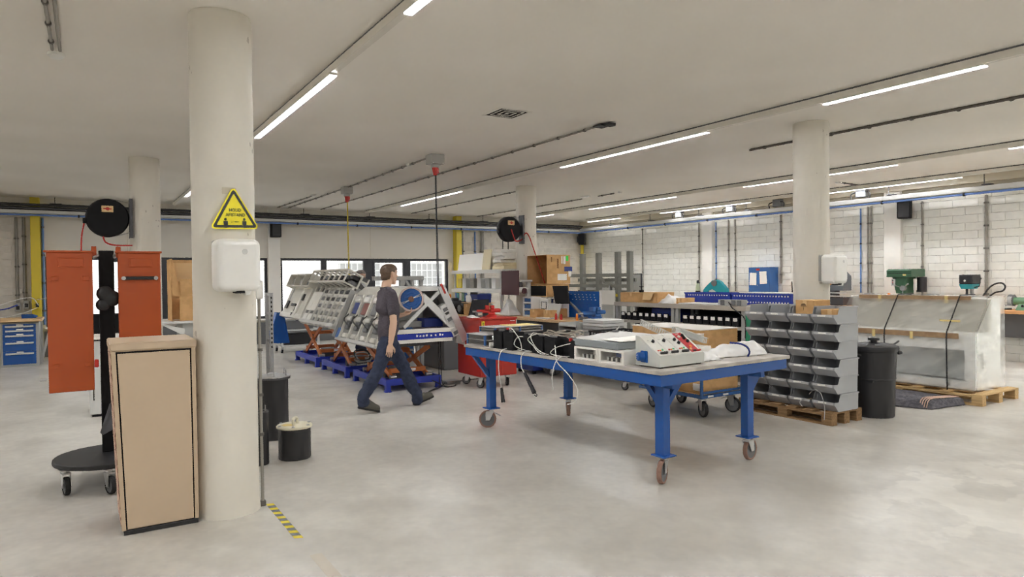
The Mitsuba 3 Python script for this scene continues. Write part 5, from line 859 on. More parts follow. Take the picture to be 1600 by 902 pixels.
one('white_bottle', cat(cy((3.98, 6.36, TZ+0.035), (3.90, 6.33, TZ+0.1), 0.03, 12), cy((3.9, 6.33, TZ+0.1), (3.87, 6.32, TZ+0.12), 0.014, 8), cy((3.84, 6.34, TZ+0.03), (4.0, 6.30, TZ+0.035), 0.028, 12)), 'white_plastic', 'white plastic nozzle pieces beside the first black box', 'bottle')
one('red_clip', bx(4.1, 4.14, 6.36, 6.4, TZ, TZ+0.2, 0.004), 'red_plastic', 'small red upright piece behind the first black box', 'clip')
one('loose_wire_heap', cat(*[tube([(4.25+0.13*math.cos(a*1.0+k)+0.05*k, 5.85+0.16*math.sin(a+k*0.7), TZ+0.03+0.05*abs(math.sin(a*1.5+k))+0.02*k) for a in np.linspace(0, 6, 14)], 0.008, 5) for k in range(6)]), 'warm_grey', 'heap of loose pale wires behind the black boxes', 'wires', smooth=60, kind='stuff')
one('motor', cat(cy((4.2, 5.62, TZ+0.07), (4.2, 5.80, TZ+0.07), 0.07, 18), cy((4.2, 5.58, TZ+0.07), (4.2, 5.62, TZ+0.07), 0.03, 12), bx(4.13, 4.27, 5.68, 5.78, TZ, TZ+0.03)), 'alu', 'small metal motor between the second and third black boxes', 'motor')
# slotted cable ducts behind the console
def duct(lb, a, b, w=0.05, h=0.05):
    a, b = np.array(a, float), np.array(b, float); L = np.linalg.norm(b-a); t = Thing('slotted_duct', lb, 'cable duct')
    d = (b-a)/L; s = np.cross((0, 0, 1), d); s /= np.linalg.norm(s); u = np.cross(d, s)
    def tf(m): v = m.vertices; return mesh(a+v[:, :1]*d+v[:, 1:2]*s+v[:, 2:3]*u, m.faces)
    t.part('base', tf(bx(0, L, -w/2, w/2, 0, 0.004)), 'light_grey', smooth=False)
    n = int(L/0.022)
    t.part('teeth', tf(cat(*[bx(i*L/n, i*L/n+0.011, q*w/2-0.0015, q*w/2+0.0015, 0.004, h) for i in range(n) for q in (-1, 1)])), 'light_grey', smooth=False, kind='stuff'); t.part('cover', tf(bx(0, L, -w/2-0.003, w/2+0.003, h, h+0.004)), 'machine_pale', smooth=False)
duct('grey slotted cable duct sticking up at an angle behind the console', (4.60, 4.50, 1.03), (4.36, 4.62, 1.155)); duct('grey slotted cable duct lying flat behind the console', (4.3, 4.42, TZ+0.14), (5.1, 4.5, TZ+0.14)); duct('grey slotted cable duct sloping down to the right behind the console', (4.6, 4.42, 1.085), (5.02, 4.40, 0.955)); duct('grey slotted cable duct under the others behind the console', (4.3, 4.56, TZ+0.09), (5.0, 4.6, TZ+0.09), 0.09, 0.07)
one('duct_carton', bx(4.32, 5.06, 4.36, 4.75, TZ, TZ+0.088, 0.004), 'white_paint', 'white carton under the slotted ducts behind the console', 'box')
# bags
mat('bag_white', mottled((226, 226, 224), (240, 240, 238), 9), 0.35, clearcoat=0.3)
t = Thing('plastic_bag', 'long white plastic bag with a blue strap at the table corner', 'bag')
t.part('film', blob([(4.86, 4.13, TZ+0.004), (5.46, 4.02, TZ+0.004), (4.9, 4.36, TZ+0.004), (5.46, 4.3, TZ+0.004), (4.84, 4.2, TZ+0.06), (4.98, 4.2, TZ+0.085), (5.2, 4.16, TZ+0.105), (5.36, 4.12, TZ+0.13), (5.43, 4.1, TZ+0.11), (5.36, 4.24, TZ+0.12), (5.1, 4.3, TZ+0.1)], 3, 0.05, 0.016, 4, 16), 'bag_white', smooth=True)
t.part('strap', tube([(5.20, 4.055, TZ+0.004), (5.19, 4.03, TZ+0.045), (5.195, 4.06, TZ+0.09), (5.17, 4.12, TZ+0.118), (5.16, 4.22, TZ+0.12)], 0.009, 6, 4), 'deep_blue', smooth=60)
one('wrapped_bundle', blob([(4.55, 4.06, TZ+0.003), (4.82, 4.05, TZ+0.003), (4.55, 4.3, TZ+0.003), (4.82, 4.3, TZ+0.003), (4.56, 4.1, TZ+0.09), (4.74, 4.12, TZ+0.075), (4.6, 4.26, TZ+0.085), (4.82, 4.2, TZ+0.05)], 8, 0.05, 0.014, 3, 30), 'bag_white', 'small white wrapped bundle between the console and the long bag', 'bundle', smooth=True)
GT = T()
# ---------------------------------------------------------------- right: bins, carton trolley, wrapped machine
def pallet(label, x0, x1, y0, y1, along='x', m='wood_pallet'):
    t = Thing('wooden_pallet', label, 'pallet')
    n = 6; L = (y1-y0) if along == 'x' else (x1-x0)
    for i in range(n):
        a = (y0 if along == 'x' else x0)+i*(L-0.12)/(n-1)
        t.part('deck_board', bx(x0, x1, a, a+0.12, 0.118, 0.138, 0.002) if along == 'x' else bx(a, a+0.12, y0, y1, 0.118, 0.138, 0.002), m)
    for i in range(3):
        if along == 'x':
            a = x0+i*(x1-x0-0.1)/2; t.part('stringer', bx(a, a+0.1, y0, y1, 0.098, 0.118), m, smooth=False); t.part('bottom_board', bx(a, a+0.1, y0, y1, 0, 0.018), m, smooth=False)
            for j in range(3): b = y0+j*(y1-y0-0.12)/2; t.part('block', bx(a, a+0.1, b, b+0.12, 0.018, 0.098, 0.002), m)
        else:
            a = y0+i*(y1-y0-0.1)/2; t.part('stringer', bx(x0, x1, a, a+0.1, 0.098, 0.118), m, smooth=False); t.part('bottom_board', bx(x0, x1, a, a+0.1, 0, 0.018), m, smooth=False)
            for j in range(3): b = x0+j*(x1-x0-0.12)/2; t.part('block', bx(b, b+0.12, a, a+0.1, 0.018, 0.098, 0.002), m)
    return t
pallet('worn wooden pallet carrying the grey stacking bins', 6.64, 7.2, 4.225, 5.42, 'x', 'wood_dark')
BWD, BDP, BHT = 0.262, 0.43, 0.186
def bin_parts(t, w, dpt, h, m='bin_grey', lab=True):
    f = 0.07
    side = [(f, 0), (dpt, 0), (dpt+0.006, h), (f+0.035, h), (f+0.005, h*0.56), (0.0, h*0.56), (0.0, h*0.40)]
    q = 0.004
    t.part('shell', cat(ext(side, 0, q, 'y'), ext(side, w-q, w, 'y'), bx(f, dpt, q, w-q, 0, q), bx(dpt-q, dpt, q, w-q, q, h), hull([(f, y, z) for y in (q, w-q) for z in (0, q)]+[(x, y, h*0.40) for y in (q, w-q) for x in (0, q)]), hull([(0, y, z) for y in (q, w-q) for z in (h*0.4, h*0.56)]+[(q, y, z) for y in (q, w-q) for z in (h*0.4, h*0.56)])), m, smooth=False)
    t.part('rim', cat(bx(f+0.03, dpt+0.01, -0.009, q, h-0.013, h), bx(f+0.03, dpt+0.01, w-q, w+0.009, h-0.013, h), bx(dpt-q, dpt+0.012, q, w-q, h-0.010, h)), m, smooth=False)
    t.part('label_strip', bx(-0.004, 0.0, 0.02, w-0.02, h*0.42, h*0.55), 'bin_grey_dark', smooth=False)
    if lab: t.part('label', bx(-0.0055, -0.004, w*0.36, w*0.72, h*0.44, h*0.53), 'paper', smooth=False)
cols = [(4.218, 'nearest the black dustbin'), (4.512, 'second from the black dustbin'), (4.80, 'third from the black dustbin'), (5.09, 'farthest from the black dustbin')]
rows_ = ['bottom', 'second from bottom', 'third from bottom', 'third from top', 'second from top', 'topmost']
first = None; pal_top = 0.138
for ci, (y, lb) in enumerate(cols):
    for ri in range(6):
        lab = 'grey stacking bin, %s in the column %s' % (rows_[ri], lb)
        loc = (6.685, y+(0.008 if ri % 2 else 0), pal_top+ri*BHT)
        if first is None: first = Thing('stacking_bin', lab, 'bin', loc, 0, 'grey stacking bins on the pallet'); bin_parts(first, BWD, BDP, BHT-0.001)
        else: first.copy(loc, 0, lab)
for ci, ri, m, lb in ((0, 3, 'cardboard', 'brown'), (1, 0, 'pale_yellow', 'yellow'), (1, 3, 'light_grey', 'grey'), (0, 4, 'dark_steel', 'dark'), (2, 4, 'dark_grey', 'dark grey'), (2, 0, 'conduit_grey', 'grey')):
    one('small_part', rbx(6.82, 6.95, cols[ci][0]+0.06, cols[ci][0]+0.17, pal_top+ri*BHT+0.006, pal_top+ri*BHT+0.065, 0.015), m, '%s piece in the %s bin, column %s' % (lb, rows_[ri], cols[ci][1]), 'part')
def carton(name, label, x0, x1, y0, y1, z0, z1, m='cardboard', tape='x', group=None):
    t = Thing(name, label, 'box', group=group); t.part('body', bx(x0, x1, y0, y1, z0, z1, 0.003), m)
    if tape == 'x': t.part('tape', bx(x0-0.0006, x1+0.0006, (y0+y1)/2-0.025, (y0+y1)/2+0.025, z1-0.06, z1+0.0008), 'cardboard_pale', smooth=False)
    else: t.part('tape', bx((x0+x1)/2-0.025, (x0+x1)/2+0.025, y0-0.0006, y1+0.0006, z1-0.06, z1+0.0008), 'cardboard_pale', smooth=False)
    return t
zt = pal_top+5*BHT+0.008
t = carton('small_carton', 'brown cardboard box with a symbol standing in the top bin second from the dustbin', 6.80, 7.10, 4.53, 4.76, zt, zt+0.24); t.part('umbrella_symbol', mv(ext(Point(0, 0).buffer(0.035).intersection(sbox(-0.05, 0, 0.05, 0.05)).union(sbox(-0.003, -0.045, 0.003, 0.01)), -0.001, 0.0, 'x'), (6.80, 4.66, zt+0.17)), 'wood_dark', smooth=False)
carton('small_carton', 'brown cardboard box in the top bin nearest the black dustbin', 6.80, 7.10, 4.245, 4.45, zt, zt+0.145)
carton('flat_carton', 'brown cardboard box lying behind the topmost bins', 7.10, 7.22, 4.3, 5.1, zt+0.19, zt+0.26) if False else None
one('loose_wire', cat(tube([(6.66, 4.5, 0.30), (6.63, 4.42, 0.36), (6.62, 4.34, 0.34), (6.63, 4.3, 0.2), (6.61, 4.29, 0.06)], 0.005, 5, 6), tube([(6.66, 4.55, 0.25), (6.64, 4.6, 0.2), (6.63, 4.56, 0.16)], 0.006, 5, 5)), 'steel', 'thin wire hanging out of the lowest bins', 'wire', smooth=60)
# dustbin
t = Thing('dustbin', 'black plastic dustbin with a lid beside the grey stacking bins', 'dustbin', (7.565, 4.30, 0))
t.part('body', lathe([(0, 0), (0.205, 0), (0.21, 0.01), (0.218, 0.42), (0.226, 0.425), (0.22, 0.44), (0.232, 0.73), (0.245, 0.735), (0.245, 0.76), (0, 0.76)], 48), 'black_plastic', smooth=40)
t.part('lid', lathe([(0.25, 0.745), (0.255, 0.765), (0.25, 0.79), (0.2, 0.81), (0.09, 0.825), (0, 0.825)], 48), 'black_plastic', smooth=40); t.part('knob', cat(cy((0, 0, 0.825), (0, 0, 0.85), 0.035, 16), cy((0, 0, 0.85), (0, 0, 0.875), 0.06, 16)), 'black_plastic')
for a in (-20, 160): t.part('handle', mv(tube([(0.245, -0.09, 0.70), (0.30, -0.07, 0.71), (0.30, 0.07, 0.71), (0.245, 0.09, 0.70)], 0.014, 8, 4), rz=a), 'black_plastic', smooth=60); t.part('handle_lug', mv(tube([(0.2, -0.05, 0.79), (0.3, -0.03, 0.83), (0.33, 0.02, 0.82)], 0.01, 6, 3), rz=a), 'black_plastic', smooth=60)
t.part('side_clip', bx(-0.235, -0.20, -0.12, -0.06, 0.40, 0.425), 'black_plastic')
# carton on the blue trolley
t = Thing('platform_trolley', 'blue steel platform trolley under the big cardboard box', 'trolley')
t.part('deck', bx(5.80, 6.50, 5.24, 6.25, 0.225, 0.262, 0.004), 'rack_blue'); t.part('deck_board', bx(5.83, 6.47, 5.27, 6.22, 0.262, 0.27), 'wood_top', smooth=False)
for x, y in ((5.80, 5.24), (6.475, 5.24), (6.475, 6.225)): t.part('post', bx(x, x+0.025, y, y+0.025, 0.262, 0.56), 'rack_blue', smooth=False)
for z in (0.275, 0.54): t.part('rail', bx(5.825, 6.475, 5.242, 5.262, z, z+0.025), 'rack_blue', smooth=False)
t.part('rail', bx(6.478, 6.498, 5.265, 6.225, 0.54, 0.565), 'rack_blue', smooth=False)
for x0 in (5.9, 6.15): t.part('label', bx(x0, x0+0.09, 5.2385, 5.24, 0.235, 0.255), 'paper', smooth=False)
for x, y, h, b in ((5.93, 5.36, 160, True), (6.40, 5.36, 200, True), (5.90, 6.13, 170, False), (6.38, 6.13, 170, False)): caster(t, x, y, 0.09, 0.225, h, 'rubber', 0.04, brake=b)
t = carton('big_carton', 'big plain cardboard box with a pale lid on the blue trolley', 5.86, 6.45, 5.29, 6.2, 0.271, 0.965, tape='no') if False else Thing('big_carton', 'big plain cardboard box with a pale lid on the blue trolley', 'box')
t.part('body', bx(5.86, 6.46, 5.285, 6.42, 0.271, 0.985, 0.003), 'cardboard'); t.part('lid', cat(bx(5.855, 6.465, 5.28, 6.425, 0.985, 0.993)), 'white_paint', smooth=False); t.part('seam', bx(5.8585, 5.86, 5.84, 5.846, 0.28, 0.98), 'cardboard_dark', smooth=False); t.part('label', bx(5.8575, 5.86, 5.32, 5.42, 0.30, 0.38), 'paper', smooth=False)
# wrapped machine
pallet('new wooden pallet under the plastic wrapped white machine', 9.05, 10.02, 3.83, 5.8, 'x')
mat('edge_brown', mottled((146, 118, 88), (160, 132, 100), 12), 0.75); mat('machine_white', (234, 235, 232), 0.35); mat('recess_grey', (150, 154, 152), 0.45)
t = Thing('wrapped_machine', 'white machine wrapped in milky plastic film with straps on a pallet', 'machine')
Y0, Y1, P0 = 3.975, 5.72, 0.139
t.part('base_box', cat(bx(9.21, 9.62, Y0, Y1, P0+0.02, 0.24), bx(9.21, 9.62, Y0, Y1, 0.64, 0.85), bx(9.21, 9.62, Y0, Y0+0.12, 0.24, 0.64), bx(9.21, 9.62, Y1-0.12, Y1, 0.24, 0.64), bx(9.5, 9.62, Y0+0.12, Y1-0.12, 0.24, 0.64)), 'machine_white', smooth=False)
t.part('recess_panel', bx(9.40, 9.5, Y0+0.121, Y1-0.121, 0.26, 0.635), 'recess_grey', smooth=False); t.part('skid', bx(9.25, 9.58, Y0+0.05, Y1-0.05, P0, P0+0.02), 'wood_pallet', smooth=False)
t.part('side_vent', bx(9.33, 9.42, Y0-0.003, Y0, 0.40, 0.60, 0.001), 'grey_paint'); t.part('black_stud', cy((9.205, Y0+0.3, 0.20), (9.212, Y0+0.3, 0.20), 0.014, 12), 'black_plastic')
t.part('upper_panel', bx(9.52, 9.62, Y0, Y1, 0.85, 1.27), mat('panel_putty', (176, 173, 162), 0.5), smooth=False); t.part('rear_panel', bx(9.62, 9.9, Y0+0.01, Y1, P0+0.02, 1.27), 'machine_white', smooth=False)
scene['milky_film'] = {'type': 'blendbsdf', 'weight': proc(lambda p, n, uv: 0.10+0.24*smoothstep(0.45, 0.78, fbm(p.x*2.5, p.y*2.5+p.z*3.1, p.z*2.2, 4))), 'a': {'type': 'thindielectric', 'int_ior': 1.4}, 'b': {'type': 'twosided', 'b': {'type': 'diffuse', 'reflectance': rgb(236, 236, 231)}}}
def sheet(pts, nu, nv, amp, seed):
    """crinkled sheet through a 2 x k list of corner pairs"""
    V = []; k = len(pts)-1
    for i in range(k*nu+1):
        s = min(i/nu, k-1e-9); j = int(s); f = s-j; A = np.array(pts[j][0])*(1-f)+np.array(pts[j+1][0])*f; Bq = np.array(pts[j][1])*(1-f)+np.array(pts[j+1][1])*f
        for q in range(nv+1): V.append(A+(Bq-A)*q/nv)
    V = np.array(V); F = []
    for i in range(k*nu):
        for q in range(nv): a = i*(nv+1)+q; F += [[a, a+1, a+nv+2], [a, a+nv+2, a+nv+1]]
    V = V+(meshkit.fbm(V*np.array([3, 2.2, 4]), 4, seed)-0.5)[:, None]*amp*np.array([1, 0.6, 0.5]); return mesh(V, F)
t.part('film_front', sheet([((9.17, Y1+0.02, P0+0.01), (9.17, Y0-0.02, P0+0.01)), ((9.17, Y1+0.02, 0.86), (9.17, Y0-0.02, 0.86)), ((9.50, Y1+0.02, 1.29), (9.50, Y0-0.02, 1.29)), ((9.93, Y1+0.02, 1.30), (9.93, Y0-0.02, 1.30))], 12, 26, 0.03, 2), 'milky_film', smooth=True)
t.part('film_side', sheet([((9.6, Y0-0.025, 1.295), (9.93, Y0-0.025, 1.295)), ((9.19, Y0-0.025, 0.86), (9.94, Y0-0.025, 0.86)), ((9.19, Y0-0.03, P0+0.01), (9.95, Y0-0.03, P0+0.01))], 10, 10, 0.03, 5), 'milky_film', smooth=True)
for nm, x, z, a, b in (('edge_board', 9.478, 1.275, 4.14, 5.6), ('edge_board', 9.148, 0.82, 4.14, 5.62)): t.part(nm, bx(x, x+0.012, a, b, z-0.035, z+0.03), 'edge_brown', smooth=False)
for y in (4.27, 5.05): t.part('strap', tube([(9.93, y+0.02, 1.315), (9.49, y, 1.315), (9.462, y, 1.28), (9.145, y, 0.865), (9.135, y, 0.80), (9.158, y, P0+0.0)], 0.008, 5), 'black_plastic')
for y, z in ((4.43, 1.27), (5.3, 1.27), (4.7, 0.81), (5.2, 0.81)): x = 9.476 if z > 1 else 9.146; t.part('yellow_tape', bx(x, x+0.001, y-0.02, y+0.02, z-0.06, z+0.035), 'pale_yellow', smooth=False)
t.part('yellow_tape', mv(bx(0, 0.001, 4.16, 4.40, -0.012, 0.012), (9.245, 0, 1.0)), 'pale_yellow', smooth=False)
# blanket
mat('blanket_grey', mottled((80, 79, 84), (100, 98, 102), 40), 0.95, spec=0.1); mat('blanket_stripe', (206, 176, 160), 0.9, spec=0.1)
def quilt(z0, pts, amp, seed, inset=0): return blob(pts, seed, amp, 0.035, 2, 8)
t = Thing('moving_blanket', 'dark grey folded moving blanket with pale stripes on the floor by the pallet', 'blanket')
t.part('cloth', blob([(8.22, 4.5, 0.003), (8.36, 4.08, 0.003), (9.0, 3.99, 0.003), (9.03, 5.6, 0.003), (8.5, 5.6, 0.003), (8.34, 4.5, 0.085), (8.45, 4.12, 0.11), (9.0, 4.03, 0.09), (9.03, 5.55, 0.1), (8.58, 5.55, 0.10)], 12, 0.022, 0.03, 2, 9), 'blanket_grey', smooth=True)
for i in range(4): y = 4.105+i*0.028; t.part('stripe', tube([(8.36+i*0.004-0.005, y+0.02, 0.02), (8.43, y+0.012, 0.116), (8.7, y-0.02, 0.112), (8.98, y-0.045, 0.098)], 0.006, 5, 4), 'blanket_stripe', smooth=60)
# wall bench and machines along the block wall
t = Thing('wall_bench', 'long wooden workbench along the white block wall', 'workbench')
t.part('top', bx(13.2, 14.0, 4.4, 12.6, 0.90, 0.955, 0.006), 'wood_bench')
for y in (4.5, 6.5, 8.5, 10.5, 12.4): t.part('leg', bx(13.28, 13.34, y, y+0.06, 0, 0.9), 'grey_paint', smooth=False); t.part('leg', bx(13.88, 13.94, y, y+0.06, 0, 0.9), 'grey_paint', smooth=False)
t.part('modesty_panel', bx(13.86, 13.88, 4.56, 12.4, 0.45, 0.9), 'dark_grey', smooth=False)
WZ = 0.956
t = Thing('drill_press', 'big dark green pillar drill on the wall bench behind the wrapped machine', 'drill press')
t.part('base', bx(13.35, 13.75, 6.9, 7.25, WZ, WZ+0.04, 0.01), 'green_dark'); t.part('column', cy((13.65, 7.07, WZ+0.04), (13.65, 7.07, 1.56), 0.05, 16), 'green_dark')
t.part('belt_cover', hull([(x, y, z) for x, y in ((13.3, 6.83), (13.3, 7.30), (13.8, 6.83), (13.8, 7.32)) for z in (1.535, 1.66)]+[(13.34, 6.84, 1.69), (13.34, 7.29, 1.69), (13.76, 6.82, 1.69), (13.76, 7.32, 1.69)]), 'green_dark', smooth=False)
t.part('cover_seam', bx(13.298, 13.302, 6.84, 7.29, 1.60, 1.608), 'black_plastic', smooth=False)
t.part('head', hull([(13.36, 6.95, 1.535), (13.36, 7.22, 1.535), (13.7, 6.95, 1.535), (13.7, 7.22, 1.535), (13.36, 6.98, 1.22), (13.36, 7.15, 1.22), (13.66, 6.98, 1.2), (13.66, 7.15, 1.2)]), 'green_dark', smooth=False)
t.part('switch_plate', bx(13.34, 13.36, 7.16, 7.24, 1.36, 1.5, 0.003), 'light_grey')
for z in (1.40, 1.435, 1.47): t.part('button', cy((13.33, 7.2, z), (13.345, 7.2, z), 0.012, 10), 'red_plastic' if z > 1.41 and z < 1.45 else 'black_plastic')
t.part('motor', cy((13.75, 6.87, 1.24), (13.75, 6.87, 1.53), 0.09, 18), 'black_plastic'); t.part('chuck', cat(cy((13.43, 7.03, 1.12), (13.43, 7.03, 1.24), 0.03, 12), cy((13.43, 7.03, 1.05), (13.43, 7.03, 1.12), 0.018, 10)), 'steel'); t.part('feed_hub', cy((13.30, 7.0, 1.32), (13.37, 7.0, 1.32), 0.05, 14), 'steel')
for a in (0.4, 2.5, 4.6): t.part('feed_handle', cat(cy((13.31, 7.0, 1.32), (13.29, 7.0+0.14*math.cos(a), 1.32+0.14*math.sin(a)), 0.008, 6), sph((13.29, 7.0+0.14*math.cos(a), 1.32+0.14*math.sin(a)), 0.016, sub=1)), 'steel')
t.part('table', bx(13.3, 13.65, 6.92, 7.2, 1.0, 1.03, 0.006), 'steel'); t.part('yellow_sticker', bx(13.2985, 13.30, 6.93, 6.99, 1.56, 1.59), 'pale_yellow', smooth=False); t.part('orange_grip', cy((13.33, 7.30, 1.06), (13.33, 7.27, 1.22), 0.025, 10), 'lamp_orange')
t.part('white_guard', bx(13.45, 13.5, 6.83, 6.87, 1.28, 1.5), 'white_plastic')
t = Thing('drill_press', 'small black and teal pillar drill on the wall bench', 'drill press')
t.part('base', bx(13.4, 13.7, 5.85, 6.05, WZ, WZ+0.03, 0.006), 'dark_steel'); t.part('column', cy((13.66, 5.95, WZ+0.03), (13.66, 5.95, 1.45), 0.03, 12), 'steel'); t.part('head', bx(13.42, 13.75, 5.84, 6.06, 1.40, 1.57, 0.012), 'black_plastic'); t.part('lower_head', hull([(13.42, 5.84, 1.40), (13.42, 6.06, 1.40), (13.72, 5.84, 1.40), (13.72, 6.06, 1.40), (13.46, 5.88, 1.31), (13.46, 6.04, 1.31), (13.7, 5.88, 1.31), (13.7, 6.04, 1.31)]), 'teal', smooth=False)
t.part('spindle', cy((13.52, 5.97, 1.12), (13.52, 5.97, 1.32), 0.02, 10), 'black_plastic'); t.part('switch', cy((13.41, 5.96, 1.46), (13.425, 5.96, 1.46), 0.018, 10), 'paper'); t.part('lever', cat(cy((13.5, 5.84, 1.34), (13.5, 5.76, 1.36), 0.01, 6), sph((13.5, 5.74, 1.5), 0.018, sub=1), cy((13.5, 5.76, 1.36), (13.5, 5.74, 1.5), 0.006, 6)), 'black_plastic')
one('looped_cable', tube([(13.5, 5.8, WZ+0.01), (13.5, 5.72, 1.15), (13.55, 5.6, 1.36), (13.55, 5.45, 1.42), (13.55, 5.38, 1.36), (13.55, 5.42, 1.28), (13.55, 5.55, 1.24), (13.55, 5.66, 1.1), (13.55, 5.5, WZ+0.012), (13.6, 5.3, WZ+0.012)], 0.014, 6, 6), 'cable_black', 'looped black power cord beside the small teal drill', 'cord', smooth=60)
t = Thing('bench_grinder', 'green bench grinder at the right end of the wall bench', 'grinder')
t.part('body', cat(cy((13.5, 4.95, 1.11), (13.5, 5.22, 1.11), 0.065, 20)), 'green_mid'); t.part('pedestal', hull([(13.42, 5.0, WZ), (13.42, 5.18, WZ), (13.58, 5.0, WZ), (13.58, 5.18, WZ), (13.46, 5.04, 1.07), (13.46, 5.14, 1.07), (13.54, 5.04, 1.07), (13.54, 5.14, 1.07)]), 'green_mid', smooth=False)
for y in (5.22, 4.87): t.part('wheel_guard', cy((13.5, y, 1.12), (13.5, y+0.08, 1.12), 0.1, 20), 'dark_grey'); t.part('wheel', cy((13.46, y+0.01, 1.11), (13.46, y+0.07, 1.11), 0.085, 20), 'grey_paint')
t.part('tool_rest', bx(13.34, 13.42, 5.22, 5.3, 1.03, 1.05), 'steel'); t.part('badge', cy((13.43, 5.08, 1.03), (13.44, 5.08, 1.03), 0.02, 10), 'black_plastic')
t = Thing('mitre_saw', 'teal mitre saw on the wall bench beside the white pilaster', 'saw')
t.part('body', ext([(11.32, 1.13), (11.35, 1.28), (11.55, 1.46), (11.66, 1.50), (11.78, 1.48), (11.95, 1.36), (12.08, 1.24), (12.08, 1.12), (11.98, 1.12), (11.9, 1.23), (11.78, 1.26), (11.66, 1.2), (11.6, 1.13)], 13.45, 13.55, 'x'), 'teal'); t.part('motor', cy((13.4, 11.7, 1.40), (13.5, 11.7, 1.44), 0.07, 16), 'dark_grey'); t.part('blade_guard', cy((13.47, 11.8, 1.12), (13.53, 11.8, 1.12), 0.14, 24), 'light_grey'); t.part('base', bx(13.3, 13.75, 11.4, 12.2, WZ, WZ+0.06, 0.01), 'steel'); t.part('arm', hull([(13.46, 11.9, 1.02), (13.54, 11.9, 1.02), (13.46, 12.0, 1.02), (13.54, 12.0, 1.02), (13.46, 12.0, 1.2), (13.54, 12.06, 1.2)]), 'dark_grey', smooth=False)
t = Thing('spray_bottle', 'pale bottle with a black cap standing left of the teal saw', 'bottle'); t.part('body', lathe([(0, 0), (0.06, 0), (0.06, 0.3), (0.03, 0.45), (0, 0.45)], 16, (13.5, 12.3, WZ)), mat('bottle_green', (170, 180, 150), 0.4)); t.part('band', cy((13.5, 12.3, WZ+0.18), (13.5, 12.3, WZ+0.26), 0.062, 16), 'black_plastic'); t.part('cap', cy((13.5, 12.3, WZ+0.45), (13.5, 12.3, WZ+0.53), 0.03, 10), 'black_plastic')
t = Thing('wall_cabinet', 'blue wall cabinet with two white sheets on its door', 'cabinet')
t.part('body', bx(13.78, 14.098, 10.33, 10.92, 1.12, 1.79, 0.004), 'rack_blue'); t.part('door', bx(13.76, 13.78, 10.335, 10.915, 1.13, 1.78, 0.003), 'rack_blue')
for i, (y, z, a) in enumerate(((10.79, 1.52, 2), (10.50, 1.55, -3))): t.part('paper_sheet', mv(bx(13.757, 13.7595, y-0.10, y+0.10, z-0.16, z+0.14), rx=a, about=(0, y, z)), 'paper', smooth=False)
t.part('red_sticker', bx(13.758, 13.76, 10.6, 10.7, 1.715, 1.76), 'red_plastic', smooth=False); t.part('lock', cy((13.75, 10.66, 1.36), (13.765, 10.66, 1.36), 0.012, 10), 'steel'); t.part('shelf_bracket', bx(13.95, 14.08, 10.4, 10.85, 0.957, 1.12), 'grey_paint', smooth=False)
t = Thing('band_saw', 'dark grey saw machine with orange numerals behind the pillar dispenser', 'saw')
t.part('cover', ext([(8.20, 1.26), (8.20, 1.56), (8.30, 1.66), (8.74, 1.66), (8.74, 1.26)], 13.3, 13.6, 'x'), mat('saw_grey', (84, 88, 92), 0.45), smooth=False); t.part('base', bx(13.3, 13.7, 8.2, 8.74, WZ, 1.12, 0.006), 'dark_steel')
for z in (1.13, 1.2): t.part('rail', bx(13.27, 13.32, 8.15, 8.78, z, z+0.03, 0.004), 'alu')
t.part('post', bx(13.32, 13.5, 8.4, 8.6, 1.1, 1.28), 'dark_steel', smooth=False)
m = meshkit.text_mesh('4008', 0.11, 0.004, True); v = m.vertices; xm = (v[:, 0].min()+v[:, 0].max())/2
t.part('numerals', mesh(np.stack([13.2985-v[:, 2], 8.44-(v[:, 0]-xm)*1.0, v[:, 1]+1.385], 1), m.faces), 'lamp_orange', smooth=False)
for i, (y, lb) in enumerate(((8.05, 'orange red plug on the wall below the paired conduits'), (6.78, 'orange red plug on the bench right of the big green drill'))):
    t = Thing('wall_plug', lb, 'plug'); t.part('plug', cy((13.98, y+0.03, WZ+0.11), (13.9, y+0.03, WZ+0.04), 0.05, 12, 0.035), 'red_plastic'); t.part('housing', bx(13.95, 14.09, y-0.07, y+0.09, WZ+0.08, WZ+0.24, 0.006), 'grey_paint')
t = Thing('white_machine', 'white upright machine with a black lever left of the dispenser pillar', 'machine'); t.part('body', hull([(13.3, 9.05, WZ), (13.3, 9.35, WZ), (13.7, 9.05, WZ), (13.7, 9.35, WZ), (13.35, 9.05, 1.45), (13.35, 9.25, 1.4), (13.65, 9.05, 1.45), (13.65, 9.25, 1.4)]), 'white_plastic', smooth=False); t.part('lever', cy((13.33, 9.40, 1.1), (13.33, 9.42, 1.45), 0.012, 8), 'black_plastic'); t.part('spout', cy((13.4, 9.2, 1.42), (13.3, 9.15, 1.52), 0.03, 8), 'white_plastic')
# ---------------------------------------------------------------- back: red trolley, benches, shelves
t = Thing('tool_trolley', 'red steel tool trolley on castors behind the far end of the blue table', 'tool trolley')
X0, X1, Y0, Y1 = 4.81, 5.42, 8.45, 9.15
t.part('body', bx(X0, X1, Y0, Y1, 0.175, 1.0, 0.006), 'red_paint'); t.part('top_lip', cat(bx(X0-0.012, X1+0.012, Y0-0.012, Y1+0.012, 1.0, 1.022), ), 'red_paint', smooth=False); t.part('push_rail', cat(bx(X0-0.13, X0-0.105, Y0+0.05, Y1-0.05, 1.0, 1.02), bx(X0-0.13, X0, Y0+0.05, Y0+0.075, 1.0, 1.02), bx(X0-0.13, X0, Y1-0.075, Y1-0.05, 1.0, 1.02)), 'red_paint', smooth=False)
t.part('door', bx(X0+0.02, X0+0.33, Y0-0.008, Y0, 0.19, 0.985, 0.003), 'red_paint'); t.part('door', bx(X0+0.34, X1-0.015, Y0-0.008, Y0, 0.19, 0.985, 0.003), 'red_paint')
